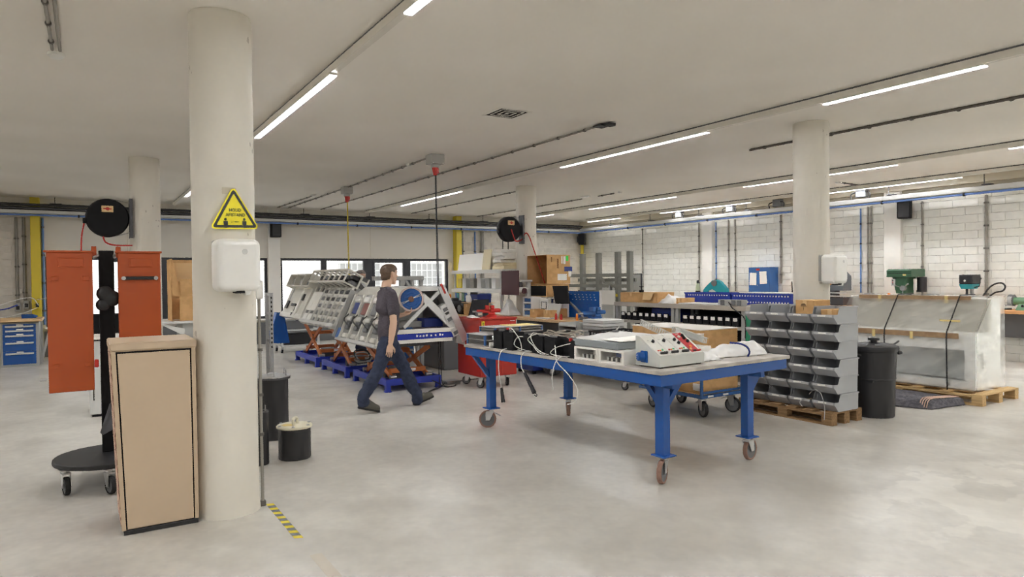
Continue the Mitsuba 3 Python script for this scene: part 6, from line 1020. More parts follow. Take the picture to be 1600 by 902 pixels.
t.part('yellow_tag', bx(X0+0.015, X0+0.065, Y0-0.011, Y0-0.008, 0.90, 0.98), 'yellow_paint', smooth=False, label='yellow tag with a black figure'); t.part('tag_figure', bx(X0+0.033, X0+0.045, Y0-0.0118, Y0-0.011, 0.915, 0.965), 'sign_black', smooth=False); t.part('maker_strip', bx(X1-0.11, X1-0.03, Y0-0.0095, Y0-0.008, 0.965, 0.975), 'paper', smooth=False)
for x, y, h in ((X0+0.09, Y0+0.12, 30), (X0+0.12, Y1-0.1, 60), (X1-0.1, Y0+0.1, -20), (X1-0.1, Y1-0.1, 20)): caster(t, x, y, 0.062, 0.175, h, 'rubber', 0.035)
def vise(lb, x, y, z, m, rz=0, s=1.0):
    t = Thing('bench_vise', lb, 'vise', (x, y, z), rz)
    S_ = lambda q: mesh(q.vertices*s, q.faces)
    t.part('base', S_(cat(cy((0, 0, 0), (0, 0, 0.03), 0.08, 20), bx(-0.05, 0.05, -0.06, 0.06, 0.03, 0.07, 0.01))), m); t.part('fixed_jaw', S_(cat(bx(-0.02, 0.14, -0.05, 0.05, 0.07, 0.13, 0.015), bx(-0.02, 0.04, -0.06, 0.06, 0.13, 0.18, 0.006))), m); t.part('moving_jaw', S_(cat(bx(-0.24, -0.02, -0.032, 0.032, 0.06, 0.115, 0.012), bx(-0.10, -0.04, -0.06, 0.06, 0.11, 0.18, 0.006))), m)
    t.part('screw', S_(cy((-0.30, 0, 0.085), (-0.24, 0, 0.085), 0.016, 10)), 'steel'); t.part('handle', S_(cy((-0.29, -0.1, 0.085), (-0.29, 0.1, 0.085), 0.007, 8)), 'steel')
vise('red bench vise on the right side of the red tool trolley', 5.16, 8.72, 1.023, 'red_plastic', -25, 0.95)
t = Thing('tablet_stand', 'black tilted screen leaning behind the red vise', 'screen'); t.part('screen', hull([(4.93, 9.00, 1.024), (5.26, 9.00, 1.024), (4.93, 9.03, 1.024), (5.26, 9.03, 1.024), (5.05, 9.10, 1.27), (5.34, 9.10, 1.27), (5.05, 9.12, 1.27), (5.34, 9.12, 1.27)]), 'matte_black', smooth=False)
t = Thing('small_instrument', 'small dark instrument on the red trolley top', 'instrument'); t.part('case', bx(4.93, 5.03, 8.75, 8.82, 1.023, 1.10, 0.008), 'dark_grey'); t.part('display', bx(4.945, 5.015, 8.748, 8.75, 1.05, 1.085), 'cream_plastic', smooth=False)
one('clear_bag', blob([(4.78, 8.65, 1.023), (4.92, 8.65, 1.023), (4.78, 8.85, 1.023), (4.92, 8.85, 1.023), (4.83, 8.75, 1.07)], 5, 0.02, 0.015, 2, 30), 'bag_white', 'small clear plastic bag on the red trolley top', 'bag', smooth=True)
def bench(label, x0, x1, y0, y1, z=0.86, lip='wood_top'):
    t = Thing('workbench', label, 'workbench'); t.part('top', bx(x0, x1, y0, y1, z-0.045, z, 0.005), lip)
    for x in (x0+0.05, x1-0.09):
        for y in (y0+0.05, y1-0.09): t.part('leg', bx(x, x+0.04, y, y+0.04, 0, z-0.045), 'grey_paint', smooth=False)
    t.part('back_rail', bx(x1-0.06, x1-0.04, y0+0.09, y1-0.09, 0.3, 0.6), 'dark_grey', smooth=False); return t
BZ = 0.861
bench('pale wooden workbench under the shelf of white boards', 6.45, 7.2, 11.60, 13.9)
bench('wooden workbench with the laptop and blue pegboard', 6.88, 7.68, 9.15, 11.05).part('drawer_block', bx(7.0, 7.6, 10.2, 10.9, 0.02, 0.81, 0.004), 'dark_grey')
one('bench_extension', cat(bx(6.88, 7.26, 11.06, 11.42, 0.82, 0.86), bx(6.9, 6.94, 11.1, 11.14, 0, 0.82), bx(7.2, 7.24, 11.36, 11.4, 0, 0.82)), 'wood_top', 'small wooden stand between the two benches beside the far pillar', 'stand', smooth=False)
# shelf over bench with boards
t = Thing('overhead_shelf', 'pale steel overhead shelf frame carrying white boards', 'shelf')
for y in (11.48, 13.46): t.part('upright', bx(7.02, 7.06, y, y+0.04, 0.862, 1.74), 'light_grey', smooth=False)
for z in (1.30, 1.70): t.part('beam', bx(6.98, 7.02, 11.44, 13.54, z, z+0.075), 'machine_pale', smooth=False)
t.part('shelf_board', bx(7.02, 7.5, 11.44, 13.54, 1.74, 1.775), 'light_grey', smooth=False); t.part('shelf_board', bx(7.02, 7.45, 11.5, 13.5, 1.375, 1.39), 'light_grey', smooth=False); t.part('side_upright', bx(7.4, 7.44, 11.48, 11.52, 0, 1.74), 'light_grey', smooth=False); t.part('side_upright', bx(7.4, 7.44, 13.46, 13.5, 0, 1.74), 'light_grey', smooth=False)
for i, y in enumerate((11.75, 12.0, 12.35, 12.65, 13.0, 13.2)): one('shelf_divider', bx(7.05, 7.40, y, y+0.16, 1.391, 1.60, 0.003), ['paper', 'grey_paint', 'light_grey', 'conduit_grey', 'light_grey', 'yellow_paint'][i], ['white', 'grey', 'pale', 'mid grey', 'plain pale', 'yellow'][i]+' folder %s on the overhead shelf' % ['nearest the maroon panel', 'second from the maroon panel', 'third from the maroon panel', 'fourth from the maroon panel', 'beside the yellow one', 'at the far left end'][i], 'folder')
for i in range(5):
    y0, y1 = 12.25, 13.42-0.02*i; x = 7.08+0.05*i
    one('white_board', mv(bx(x, x+0.018, y0-0.03*i, y1, 1.776, 2.13-0.012*i), ry=8, about=(x, 0, 1.776)), 'white_paint', ['front', 'second', 'third', 'fourth', 'rear'][i]+' one of the big white boards leaning on the overhead shelf', 'board', smooth=False)
one('cream_board', mv(bx(7.05, 7.062, 11.98, 12.30, 1.776, 2.20), ry=8, about=(7.05, 0, 1.776)), mat('cream_sheet', (226, 212, 176), 0.6), 'cream sheet with two small holes leaning at the end of the white boards', 'board', smooth=False)
for i in range(6):
    one('white_box', bx(7.08+0.02*(i % 2), 7.45, 11.48+0.06*(i % 3), 11.92-0.03*(i % 2), 1.776+0.068*i, 1.776+0.068*i+0.064, 0.004), 'white_paint' if i > 1 else 'cream_sheet', '%s flat white box in the stack beside the cream sheet' % ['lowest', 'second lowest', 'third lowest', 'third highest', 'second highest', 'topmost'][i], 'box', group='flat white boxes stacked on the overhead shelf')
carton('small_carton', 'small brown carton at the right end of the overhead shelf', 7.1, 7.4, 11.30, 11.46, 1.79, 1.98) if False else None
one('tag_board', mv(bx(6.93, 6.94, 13.42, 13.58, 1.78, 1.95), rx=30, about=(6.93, 13.5, 1.86)), 'cream_sheet', 'small cream square at the far left end of the overhead shelf', 'board', smooth=False)
one('maroon_panel', bx(6.99, 7.02, 10.82, 11.42, 1.27, 1.74, 0.003), mat('maroon', (66, 30, 34), 0.5), 'dark maroon panel at the right end of the overhead shelf', 'panel')
# binders under the shelf
bc = ['pipe_blue', 'teal', 'paper', 'green_mid', 'blue_paint', 'blue_paint', 'paper', 'paper', 'white_paint', 'pipe_blue']
for i in range(10): one('binder', bx(7.03, 7.30, 12.35+i*0.118, 12.35+i*0.118+0.10, BZ+0.20, BZ+0.42, 0.004), bc[9-i], '%s binder, number %s from the right under the overhead shelf' % ({'pipe_blue': 'light blue', 'teal': 'teal', 'paper': 'white', 'green_mid': 'green', 'blue_paint': 'blue', 'white_paint': 'plain white'}[bc[9-i]], ['one', 'two', 'three', 'four', 'five', 'six', 'seven', 'eight', 'nine', 'ten'][i]), 'binder')
one('binder_riser', cat(bx(7.02, 7.32, 12.3, 13.56, BZ+0.185, BZ+0.199), bx(7.02, 7.32, 12.3, 12.33, BZ, BZ+0.185), bx(7.02, 7.32, 13.53, 13.56, BZ, BZ+0.185)), 'grey_paint', 'grey riser under the row of binders', 'riser', smooth=False)
# black motors on bench
for i, (x, y, r, lb) in enumerate(((6.62, 13.05, 0.11, 'black round motor at the far left end of the bench'), (6.62, 12.72, 0.13, 'big black round motor beside the cardboard box'), (6.7, 12.42, 0.10, 'dark round motor behind the cardboard boxes'))):
    t = Thing('electric_motor', lb, 'motor', (x, y, BZ)); t.part('body', cy((-0.12, 0, r+0.02), (0.14, 0, r+0.02), r, 20), 'black_plastic'); t.part('foot', bx(-0.1, 0.12, -r*0.8, r*0.8, 0, 0.04), 'matte_black'); t.part('face', cy((-0.135, 0, r+0.02), (-0.12, 0, r+0.02), r*0.7, 18), 'dark_grey'); t.part('terminal_box', bx(-0.05, 0.08, -0.05, 0.05, 2*r, 2*r+0.07, 0.008), 'black_plastic')
t = Thing('orange_torch', 'small orange tool standing on the black motor at far left', 'tool'); t.part('body', rbx(6.58, 6.70, 13.0, 13.1, BZ+0.32, BZ+0.41, 0.02), 'lamp_orange'); t.part('base', bx(6.59, 6.69, 13.01, 13.09, BZ+0.29, BZ+0.325), 'pale_yellow')
for i, (y0, y1, z1, x0) in enumerate(((11.98, 12.24, 0.22, 6.58), (11.66, 11.97, 0.235, 6.56))): carton('small_carton', ['brown cardboard box beside the black motors on the bench', 'brown cardboard box behind the red trolley on the bench'][i], x0, x0+0.32, y0, y1, BZ, BZ+z1)
carton('small_carton', 'brown cardboard box half hidden by the black screen', 6.9, 7.2, 11.07, 11.4, 0.9, 1.1) if False else None
one('box_shelf', bx(6.54, 6.96, 11.64, 12.26, BZ+0.237, BZ+0.25), 'wood_top', 'thin board lying on the two cardboard boxes', 'board', smooth=False)
one('white_container', cat(bx(6.6, 6.85, 11.98, 12.2, BZ+0.251, BZ+0.40, 0.02), bx(6.62, 6.83, 12.0, 12.18, BZ+0.40, BZ+0.48, 0.02)), 'white_plastic', 'white plastic container on the board over the cardboard boxes', 'container')
t = Thing('open_bin', 'blue open bin with a row of black knobs under the overhead shelf', 'bin'); t.part('body', hull([(6.62, 11.68, BZ+0.251), (6.9, 11.68, BZ+0.251), (6.62, 11.92, BZ+0.251), (6.9, 11.92, BZ+0.251), (6.57, 11.66, BZ+0.42), (6.9, 11.66, BZ+0.42), (6.57, 11.94, BZ+0.42), (6.9, 11.94, BZ+0.42)]), 'deep_blue', smooth=False)
for k in range(5): t.part('knob', cy((6.58, 11.69+0.055*k, BZ+0.42), (6.58, 11.69+0.055*k, BZ+0.46), 0.02, 8), 'black_plastic')
t.part('label', bx(6.598, 6.60, 11.7, 11.85, BZ+0.29, BZ+0.32), 'paper', smooth=False)
one('white_sack', blob([(6.92, 11.06, 0.868), (7.22, 11.06, 0.868), (6.92, 11.38, 0.868), (7.22, 11.38, 0.868), (6.95, 11.12, 1.08), (7.12, 11.25, 1.16), (7.05, 11.3, 1.2)], 9, 0.03, 0.03, 3, 10), 'bag_white', 'rounded white sack on the bench behind the red vise', 'sack', smooth=True)
t = Thing('bench_lamp', 'grey bench magnifier with a dark red part above the white sack', 'lamp'); t.part('stem', cat(cy((7.3, 10.95, BZ), (7.3, 10.95, 1.5), 0.02, 8)), 'dark_grey'); t.part('head', bx(7.05, 7.35, 10.85, 11.0, 1.52, 1.56, 0.01), 'light_grey'); t.part('arm', bx(7.26, 7.34, 10.9, 10.98, 1.2, 1.56, 0.006), 'light_grey'); t.part('lower_head', rbx(7.02, 7.26, 10.84, 10.98, 1.32, 1.42, 0.03), 'white_plastic', smooth=50); t.part('red_shade', cy((7.14, 10.82, 1.35), (7.14, 10.85, 1.35), 0.055, 16), 'maroon'); t.part('dark_cup', cy((7.1, 10.92, 1.42), (7.1, 10.92, 1.52), 0.05, 12), 'dark_steel')
one('blue_drum', lathe([(0, 0), (0.17, 0), (0.17, 0.55), (0.15, 0.6), (0, 0.6)], 24, (7.78, 10.75, 0.58)), 'deep_blue', 'dark blue drum under the carton shelf beside the far pillar', 'drum', smooth=40); one('drum_stand', bx(7.69, 7.92, 10.6, 10.9, 0, 0.58, 0.01), 'dark_grey', 'dark stand under the blue drum', 'stand')
# pegboard, organiser, monitor, laptop
t = Thing('pegboard', 'blue perforated tool board standing at the back of the bench', 'pegboard'); t.part('panel', bx(7.64, 7.66, 9.2, 10.38, BZ, 1.345, 0.002), 'blue_paint')
for r in range(9):
    for q in range(6 if r % 2 else 8): t.part('hole', bx(7.6385, 7.6405, 9.3+q*0.11+(r % 3)*0.02, 9.33+q*0.11+(r % 3)*0.02, 0.92+r*0.045, 0.93+r*0.045), 'paper' if r > 5 else 'navy_paint', smooth=False)
t.part('edge', bx(7.63, 7.67, 9.18, 9.2, BZ, 1.345), 'light_grey', smooth=False)
t = Thing('drawer_organiser', 'small white drawer tower with blue compartments', 'organiser'); t.part('frame', cat(*[bx(7.15, 7.37, y, y+0.03, BZ, 1.24) for y in (10.60, 10.87)], *[bx(7.15, 7.37, 10.63, 10.87, z, z+0.03) for z in (BZ, 0.985, 1.11, 1.21)]), 'white_plastic', smooth=False)
for z in (0.895, 1.02, 1.145): t.part('compartment', bx(7.17, 7.35, 10.635, 10.865, z, z+0.07), 'rack_blue', smooth=False)
for i, (x, y, w, z) in enumerate(((7.12, 10.38, 0.24, 0.15), (7.05, 9.86, 0.22, 0.15), (7.30, 9.95, 0.2, 0.17))): carton('small_carton', ['brown carton below the white drawer tower', 'brown carton right of the open laptop', 'brown carton behind the red bottles'][i], x, x+0.2, y, y+w, BZ, BZ+z)
t = Thing('meter_box', 'white instrument with round dials behind the laptop', 'instrument'); t.part('case', bx(7.42, 7.58, 10.0, 10.25, BZ, 1.33, 0.008), 'white_plastic')
for y in (10.07, 10.18): t.part('dial', cy((7.41, y, 1.26), (7.425, y, 1.26), 0.035, 14), 'black_plastic')
t.part('display', bx(7.415, 7.422, 10.05, 10.2, 1.14, 1.19), 'steel_blue', smooth=False)
t = Thing('white_meter', 'white framed panel meter on the cartons', 'instrument'); t.part('case', bx(7.30, 7.38, 10.28, 10.55, BZ, 1.2, 0.008), 'white_plastic'); t.part('frame', frame_rect(10.33, 10.5, 1.04, 1.18, 0.012, 0, 0.01).copy() if False else mesh(frame_rect(10.33, 10.5, 1.04, 1.18, 0.012, 0, 0.01).vertices[:, [1, 0, 2]]+np.array([7.292, 0, -0.03]), frame_rect(10.33, 10.5, 1.04, 1.18, 0.012, 0, 0.01).faces[:, ::-1]), 'dark_grey', smooth=False)
one('tool_bag', blob([(7.45, 10.26, BZ), (7.6, 10.26, BZ), (7.45, 10.45, BZ), (7.6, 10.45, BZ), (7.5, 10.3, 1.38), (7.58, 10.4, 1.36)], 14, 0.05, 0.03, 2, 12), 'light_grey', 'crumpled pale bag hanging behind the laptop', 'bag', smooth=True)
t = Thing('laptop', 'open pale laptop on the wooden bench', 'laptop'); t.part('base', bx(6.93, 7.16, 9.78, 10.15, BZ, BZ+0.02, 0.004), 'light_grey'); t.part('screen', hull([(7.15, y, BZ+0.02) for y in (9.78, 10.15)]+[(7.165, y, BZ+0.02) for y in (9.78, 10.15)]+[(7.24, y, 1.125) for y in (9.78, 10.15)]+[(7.255, y, 1.125) for y in (9.78, 10.15)]), 'light_grey', smooth=False); t.part('keyboard', bx(6.97, 7.12, 9.81, 10.12, BZ+0.02, BZ+0.022), 'machine_pale', smooth=False)
t = Thing('monitor', 'black flat monitor on a desk arm in front of the blue pegboard', 'monitor'); t.part('screen', hull([(7.28, 9.62, 1.13), (7.31, 9.62, 1.13), (7.28, 10.02, 1.12), (7.31, 10.02, 1.12), (7.26, 9.65, 1.45), (7.29, 9.65, 1.45), (7.26, 10.08, 1.445), (7.29, 10.08, 1.445)]), 'matte_black', smooth=False); t.part('arm', tube([(7.32, 9.75, 1.2), (7.36, 9.6, 1.1), (7.32, 9.3, 0.95), (7.32, 9.26, BZ)], 0.025, 8), 'dark_grey'); t.part('clamp', bx(7.27, 7.37, 9.2, 9.3, BZ, BZ+0.05), 'dark_grey')
for i, (x, y, h) in enumerate(((7.0, 9.62, 0.11), (7.06, 9.55, 0.10), (7.15, 9.22, 0.12))): one('red_bottle', lathe([(0, 0), (0.022, 0), (0.022, h*0.7), (0.01, h), (0, h)], 12, (x, y, BZ)), 'red_plastic' if i < 2 else 'lamp_orange', ['first small red bottle beside the laptop', 'second small red bottle beside the laptop', 'small orange bottle at the pegboard edge'][i], 'bottle', smooth=40)
# cartons above the pegboard
t = Thing('carton_shelf', 'grey shelf on thin posts behind the laptop carrying the large cartons', 'shelf'); t.part('board', bx(7.38, 7.98, 10.42, 11.1, 1.215, 1.23, 0.002), 'grey_paint')
for x, y, z0_ in ((7.40, 10.45, 0.862), (7.40, 11.0, 0.862), (7.93, 10.45, 0), (7.93, 11.05, 0)): t.part('post', bx(x, x+0.025, y, y+0.025, z0_, 1.215), 'grey_paint', smooth=False)
t = carton('flat_carton', 'lower brown carton with black painted shade for an open side under the large open carton', 7.41, 7.93, 10.46, 11.08, 1.231, 1.47); t.part('dark_side', bx(7.408, 7.41, 10.5, 11.05, 1.25, 1.44), 'matte_black', smooth=False)  # black sheet on the closed body stands in for shade inside an open side
t = Thing('open_carton', 'large brown carton lying open with labels on its side beside the far pillar', 'box'); X0, X1, Y0, Y1, Z0, Z1 = 7.40, 7.95, 10.45, 11.11, 1.475, 2.03; th = 0.008
for n_, m in (('side', bx(X0, X1, Y0, Y0+th, Z0, Z1)), ('side', bx(X0, X1, Y1-th, Y1, Z0, Z1)), ('top', bx(X0, X1, Y0+th, Y1-th, Z1-th, Z1)), ('bottom', bx(X0, X1, Y0+th, Y1-th, Z0, Z0+th)), ('back', bx(X1-th, X1, Y0+th, Y1-th, Z0+th, Z1-th))): t.part(n_, m, 'cardboard', smooth=False)
for n_, xa, za, w_, h_, m in (('slot', 0.1, 0.42, 0.025, 0.09, 'cardboard_dark'), ('slot', 0.24, 0.3, 0.035, 0.18, 'cardboard_dark'), ('white_label', 0.34, 0.39, 0.03, 0.14, 'paper'), ('white_label', 0.39, 0.38, 0.05, 0.15, 'paper'), ('green_label', 0.45, 0.44, 0.06, 0.1, mat('label_green', (60, 200, 70), 0.6)), ('blue_label', 0.41, 0.24, 0.19, 0.09, 'deep_blue'), ('white_label', 0.25, 0.07, 0.22, 0.12, 'paper'), ('white_label', 0.51, 0.14, 0.06, 0.11, 'paper')): t.part(n_, bx(X0+xa, X0+xa+w_, Y0-0.0015, Y0, Z0+za, Z0+za+h_), m, smooth=False)
# cart with trays and crates
t = Thing('flat_cart', 'low dark cart on castors behind the blue table', 'cart'); t.part('deck', bx(6.35, 7.2, 7.1, 9.05, 0.53, 0.57, 0.004), 'dark_steel')
for x, y in ((6.45, 7.2), (7.1, 7.2), (6.45, 8.95), (7.1, 8.95)): t.part('post', bx(x-0.025, x+0.025, y-0.025, y+0.025, 0.14, 0.53), 'dark_steel', smooth=False); caster(t, x, y, 0.055, 0.14, 10 if y < 8 else 50, 'rubber', 0.03)
t.part('lower_deck', bx(6.4, 7.15, 7.15, 9.0, 0.25, 0.28), 'dark_steel', smooth=False)
for k in range(5): one('paper_tray', cat(bx(6.62, 7.05, 8.55, 9.03, 0.571+k*0.058, 0.580+k*0.058), bx(7.04, 7.05, 8.55, 9.03, 0.58+k*0.058, 0.62+k*0.058), bx(6.62, 7.05, 8.55, 8.56, 0.58+k*0.058, 0.605+k*0.058), bx(6.62, 7.05, 9.02, 9.03, 0.58+k*0.058, 0.628+k*0.058), bx(6.62, 7.05, 8.56, 8.57, 0.6+k*0.058, 0.628+k*0.058)), 'grey_paint', '%s grey tray in the stack on the dark cart' % ['lowest', 'second', 'middle', 'fourth', 'topmost'][k], 'tray', smooth=False, group='grey trays stacked on the cart')
for k in range(7): one('grey_plate', bx(6.72, 7.15, 8.02, 8.52, 0.571+k*0.052, 0.571+k*0.052+0.046, 0.003), 'light_grey' if k > 4 else 'grey_paint', '%s pale grey panel in the stack beside the grey trays' % (['lowest', 'second', 'third', 'fourth', 'fifth', 'sixth', 'topmost'][k]), 'panel', group='pale grey panels stacked on the cart')
for i, (y0, y1) in enumerate(((7.58, 7.98), (7.12, 7.54))):
    t = Thing('plastic_crate', ['black openwork crate beside the pale grey panels', 'black openwork crate behind the white enclosures'][i], 'crate'); x0, x1, z0, z1 = 6.42, 7.1, 0.571, 0.80
    t.part('base', bx(x0, x1, y0, y1, z0, z0+0.01), 'black_plastic', smooth=False); t.part('rim', cat(bx(x0-0.01, x1+0.01, y0-0.01, y0+0.01, z1-0.025, z1), bx(x0-0.01, x1+0.01, y1-0.01, y1+0.01, z1-0.025, z1), bx(x0-0.01, x0+0.01, y0, y1, z1-0.025, z1), bx(x1-0.01, x1+0.01, y0, y1, z1-0.025, z1)), 'black_plastic', smooth=False)
    t.part('lattice', cat(*[bx(x, x+0.015, yy, yy+0.006, z0, z1-0.02) for x in np.arange(x0, x1, 0.07) for yy in (y0, y1-0.006)], *[bx(xx, xx+0.006, y, y+0.015, z0, z1-0.02) for y in np.arange(y0, y1, 0.06) for xx in (x0, x1-0.006)], bx(x0, x1, y0, y0+0.006, z0+0.09, z0+0.12), bx(x0, x0+0.006, y0, y1, z0+0.09, z0+0.12)), 'black_plastic', smooth=False)
    t.part('crate_load', bx(x0+0.05, x1-0.05, y0+0.04, y1-0.04, z0+0.012, z0+0.15), 'dark_grey', smooth=False)
vise('blue bench vise at the end of the bench beside the steel frame', 7.28, 8.85, 0.90, 'rack_blue', -10, 1.1); t = Thing('vise_stand', 'grey steel stand carrying the blue vise', 'stand'); t.part('plate', bx(7.22, 7.6, 8.6, 9.05, 0.86, 0.9, 0.004), 'grey_paint'); t.part('post', bx(7.3, 7.4, 8.78, 8.9, 0.02, 0.86), 'grey_paint', smooth=False); t.part('foot', bx(7.22, 7.6, 8.65, 9.05, 0, 0.02), 'grey_paint', smooth=False)
t = Thing('blue_toolbox', 'dark blue drawer box with a white handle under the bench', 'toolbox'); t.part('body', bx(6.25, 6.8, 9.25, 9.8, 0.06, 0.5, 0.006), 'deep_blue'); t.part('handle', bx(6.22, 6.25, 9.32, 9.72, 0.30, 0.335, 0.004), 'alu')
for x in (6.3, 6.7):
    for y in (9.3, 9.72): t.part('foot', bx(x, x+0.05, y, y+0.05, 0, 0.06), 'matte_black', smooth=False)
t = Thing('cable_drum', 'dark cable drum on the floor under the bench', 'cable drum'); t.part('flange', cy((6.55, 9.02, 0.15), (6.55, 9.05, 0.15), 0.15, 24), 'dark_grey'); t.part('flange', cy((6.55, 9.17, 0.15), (6.55, 9.2, 0.15), 0.15, 24), 'dark_grey'); t.part('core', cy((6.55, 9.05, 0.15), (6.55, 9.17, 0.15), 0.1, 20), 'conduit_grey')
# shelf with black bins
t = Thing('bin_shelf', 'grey steel shelf unit filled with small black bins', 'shelf'); X0, X1, YA, YB_ = 8.0, 8.5, 6.42, 9.2; ZT = 1.155
t.part('top', bx(X0-0.02, X1, YA-0.03, YB_+0.02, ZT-0.07, ZT, 0.004), 'warm_grey'); SHZ = (0.855, 0.56, 0.27, 0.06)
for y in (YA, 7.70, 7.80, YB_-0.06): t.part('upright', bx(X0, X0+0.05, y, y+0.06, 0, ZT-0.07), 'grey_paint', smooth=False); t.part('upright', bx(X1-0.05, X1, y, y+0.06, 0, ZT-0.07), 'grey_paint', smooth=False)
for z in SHZ: t.part('shelf_board', bx(X0+0.01, X1-0.05, YA+0.06, YB_-0.06, z-0.05, z), 'warm_grey', smooth=False)
t.part('back_panel', bx(X1-0.012, X1, YA, YB_, 0.05, ZT-0.07), 'matte_black', smooth=False); t.part('end_panel', bx(X0+0.02, X1, YA-0.025, YA-0.002, 0, ZT-0.07), mat('panel_green', (28, 122, 88), 0.45), smooth=False, label='green end panel')
fb = None; nm = ['first', 'second', 'third', 'fourth', 'fifth', 'sixth', 'seventh', 'eighth']
for bay, ys in (('left', np.linspace(9.02, 7.99, 8)), ('right', np.linspace(7.57, 6.60, 8))):
    for row, z in (('upper', SHZ[0]), ('lower', SHZ[1])):
        if bay == 'right' and row == 'lower': continue
        for i, y in enumerate(ys):
            lab = 'small black bin, %s from the left in the %s row of the %s shelf bay' % (nm[i], row, bay); loc = (8.02, y-0.055, z)
            if fb is None:
                fb = Thing('small_bin', lab, 'bin', loc, 0, 'small black bins in the grey shelf'); fb.part('shell', cat(bx(0, 0.006, 0, 0.112, 0, 0.135), bx(0.006, 0.3, 0, 0.004, 0, 0.10), bx(0.006, 0.3, 0.108, 0.112, 0, 0.10), bx(0.29, 0.3, 0, 0.112, 0, 0.13), bx(0, 0.3, 0, 0.112, 0, 0.004)), 'matte_black', smooth=False); fb.part('label', bx(-0.002, 0, 0.02, 0.096, 0.075, 0.125), 'paper', smooth=False)
            else: fb.copy(loc, 0, lab)
one('blue_bin_strip', bx(8.15, 8.45, 7.86, 8.45, SHZ[0], SHZ[0]+0.21, 0.004), 'deep_blue', 'blue box behind the upper row of black bins', 'box')
z = ZT+0.001
carton('small_carton', 'crumpled brown carton on the left end of the bin shelf', 8.08, 8.46, 8.62, 9.16, z, z+0.17); t = carton('small_carton', 'brown carton with a torn flap beside the clear bag on the shelf', 8.06, 8.45, 8.22, 8.61, z, z+0.175); t.part('torn_flap', hull([(8.06, 8.3, z+0.17), (8.06, 8.55, z+0.17), (8.0, 8.32, z+0.05), (8.0, 8.52, z+0.05), (8.05, 8.3, z+0.17), (8.01, 8.52, z+0.05)]), 'cardboard_pale', smooth=False)
one('clear_bag', blob([(8.04, 7.86, z), (8.4, 7.86, z), (8.04, 8.2, z), (8.4, 8.2, z), (8.1, 7.95, z+0.08), (8.2, 8.1, z+0.17)], 21, 0.07, 0.02, 2, 14), 'bag_white', 'crumpled clear plastic bag on the bin shelf', 'bag', smooth=True)
one('flat_package', bx(8.0, 8.4, 6.75, 7.7, z, z+0.02, 0.004), 'light_grey', 'flat pale package lying along the bin shelf', 'package'); carton('small_carton', 'low pale carton behind the flat package', 8.1, 8.4, 7.45, 7.8, z+0.021, z+0.09) if False else carton('small_carton', 'low pale carton at the end of the flat package', 8.1, 8.4, 7.72, 7.84, z, z+0.09)
t = Thing('power_strip', 'grey power socket strip on the right end of the bin shelf', 'socket'); t.part('body', bx(8.0, 8.1, 6.45, 6.9, z+0.02 if False else z, z+0.09, 0.004), 'grey_paint')
for y in (6.48, 6.58, 6.78): t.part('module', bx(7.99, 8.0, y, y+0.07, z+0.01, z+0.085), 'dark_grey', smooth=False)
t.part('cord', tube([(8.0, 6.7, z+0.05), (7.96, 6.6, z-0.03), (7.93, 6.45, z-0.1), (7.94, 6.36, z-0.2), (7.96, 6.38, z-0.45)], 0.008, 6, 5), 'cable_black', smooth=60)
t = Thing('side_table', 'grey side table behind the bin shelf carrying blue crates', 'table'); t.part('top', bx(8.56, 9.1, 6.05, 8.15, 1.10, 1.14), 'grey_paint', smooth=False)
for x in (8.6, 9.04):
    for y in (6.1, 8.05): t.part('leg', bx(x-0.02, x+0.02, y, y+0.04, 0, 1.10), 'grey_paint', smooth=False)
for i, (y0, y1) in enumerate(((7.18, 8.12), (6.08, 7.14))):
    t = Thing('perforated_crate', ['long blue perforated crate nearer the teal saw', 'long blue perforated crate nearer the dispenser pillar'][i], 'crate'); x0, x1, z0, z1 = 8.6, 9.05, 1.141, 1.325
    t.part('walls', cat(bx(x0, x0+0.01, y0, y1, z0, z1), bx(x1-0.01, x1, y0, y1, z0, z1), bx(x0, x1, y0, y0+0.01, z0, z1), bx(x0, x1, y1-0.01, y1, z0, z1), bx(x0, x1, y0, y1, z0, z0+0.01)), 'navy_paint', smooth=False); t.part('rim', cat(bx(x0-0.012, x0, y0-0.01, y1+0.01, z1-0.02, z1), bx(x0-0.012, x1+0.012, y0-0.012, y0, z1-0.02, z1)), 'navy_paint', smooth=False)
    t.part('hole', cat(*[bx(x0-0.001, x0+0.001, y, y+0.022, zz, zz+0.02) for y in np.arange(y0+0.05, y1-0.05, 0.05) for zz in ((z1-0.05, z0+0.04) if i else (z1-0.05,))]), 'paper', smooth=False, kind='stuff')
    one('white_sheet', bx(x0+0.05, x1-0.05, y0+0.05, y1-0.1, z1+0.0, z1+0.012), 'paper', ['white sheet lying on the first blue crate', 'white sheet lying on the second blue crate'][i], 'sheet') if i else None
# steel frame near the corner
t = Thing('steel_frame', 'grey steel frame of four tall posts and rails near the corner', 'frame')
for y in (12.66, 12.07, 11.41, 11.02): t.part('post', bx(10.0, 10.1, y, y+0.11, 0, 2.15), mat('frame_grey', (116, 116, 108), 0.5), smooth=False)
for x, y0, y1, z in ((9.96, 10.98, 13.5, 1.60), (9.96, 10.98, 13.5, 1.36), (10.12, 10.98, 13.0, 1.49), (10.12, 11.0, 13.0, 1.22)): t.part('rail', bx(x, x+0.04, y0, y1, z, z+0.075), 'frame_grey', smooth=False)
for y in (11.95, 11.93): t.part('bracket', hull([(9.94, y, 1.62), (9.96, y, 1.62), (9.94, y-0.12, 1.46), (9.96, y-0.12, 1.46), (9.94, y, 1.55), (9.96, y-0.12, 1.53)]), 'frame_grey', smooth=False)
for y in (12.05, 11.40): t.part('yellow_clip', bx(9.985, 10.0, y+0.02, y+0.09, 1.16, 1.22), 'yellow_paint', smooth=False)
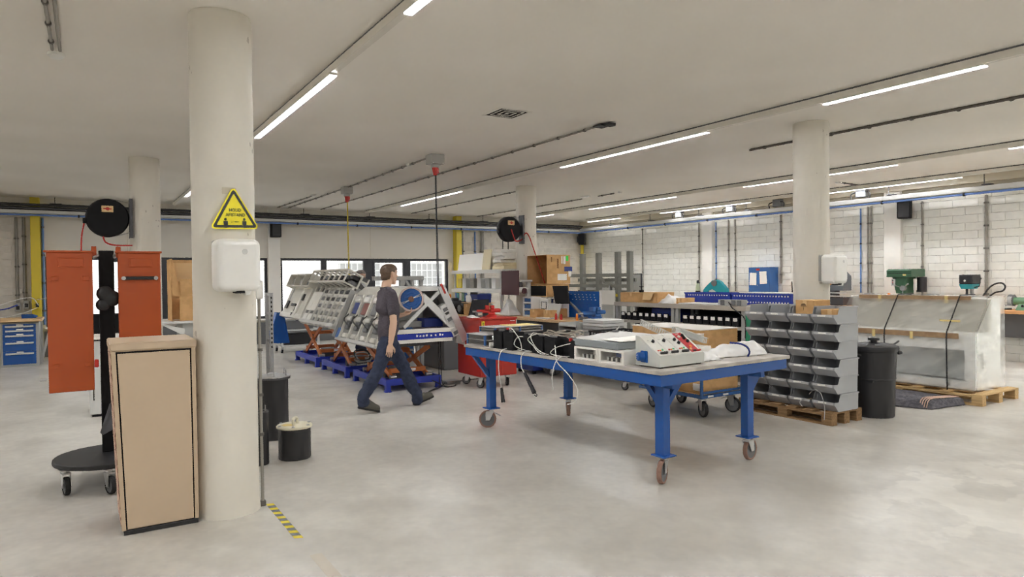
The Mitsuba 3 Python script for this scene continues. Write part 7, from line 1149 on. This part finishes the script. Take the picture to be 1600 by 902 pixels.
t = Thing('white_locker', 'pale tall locker standing behind the steel frame', 'locker'); t.part('body', bx(10.4, 10.9, 12.0, 13.2, 0, 1.52, 0.006), 'light_grey'); t.part('door', bx(10.385, 10.4, 12.02, 12.59, 0.06, 1.49, 0.003), 'light_grey'); t.part('door', bx(10.385, 10.4, 12.61, 13.18, 0.06, 1.49, 0.003), 'light_grey')
t = Thing('notice_board', 'white panel hung on the front of the steel frame', 'panel'); t.part('board', bx(9.93, 9.955, 11.45, 11.98, 0.98, 1.30, 0.003), 'white_paint'); t.part('hook', bx(9.93, 9.99, 11.6, 11.64, 1.30, 1.40), 'steel', smooth=False)
t = Thing('glass_cabinet', 'pale glazed box on posts at the right end of the steel frame', 'cabinet'); t.part('back', bx(10.75, 10.77, 11.45, 11.9, 1.15, 1.66), 'light_grey', smooth=False); t.part('edge', bx(10.73, 10.75, 11.44, 11.47, 0, 1.67), 'dark_steel', smooth=False); t.part('edge', bx(10.73, 10.75, 11.88, 11.91, 0, 1.67), 'frame_grey', smooth=False); t.part('top_bar', bx(10.73, 10.75, 11.47, 11.88, 1.65, 1.67), 'frame_grey', smooth=False)
one('white_door_panel', bx(11.6, 12.5, 17.76, 17.798, 0.02, 2.1, 0.004), 'white_paint', 'pale flat panel on the far grey block wall', 'panel') if False else None
one('drill_bit_stand', cat(bx(8.2, 8.26, 8.75, 8.81, ZT+0.171, ZT+0.21), cy((8.23, 8.78, ZT+0.21), (8.23, 8.78, ZT+0.27), 0.006, 6), bx(8.215, 8.245, 8.74, 8.82, ZT+0.26, ZT+0.275)), 'matte_black', 'small black clamp standing on the crumpled carton', 'clamp')
t = Thing('grey_crate', 'big dark grey crate on the floor behind the nearest tilted machine', 'crate'); t.part('body', bx(5.3, 6.2, 10.6, 11.6, 0, 0.55, 0.01), 'dark_grey'); t.part('lid', bx(5.28, 6.22, 10.58, 11.62, 0.55, 0.58, 0.004), 'grey_paint')
t = Thing('blue_drawer_unit', 'blue drawer unit with a white handle behind the nearest scissor lift', 'drawer cabinet'); t.part('body', bx(5.0, 5.45, 12.2, 12.8, 0.02, 0.72, 0.006), 'rack_blue'); t.part('handle', bx(5.03, 5.42, 12.17, 12.2, 0.2, 0.24, 0.004), 'alu'); t.part('plinth', bx(5.02, 5.43, 12.22, 12.78, 0, 0.02), 'matte_black')
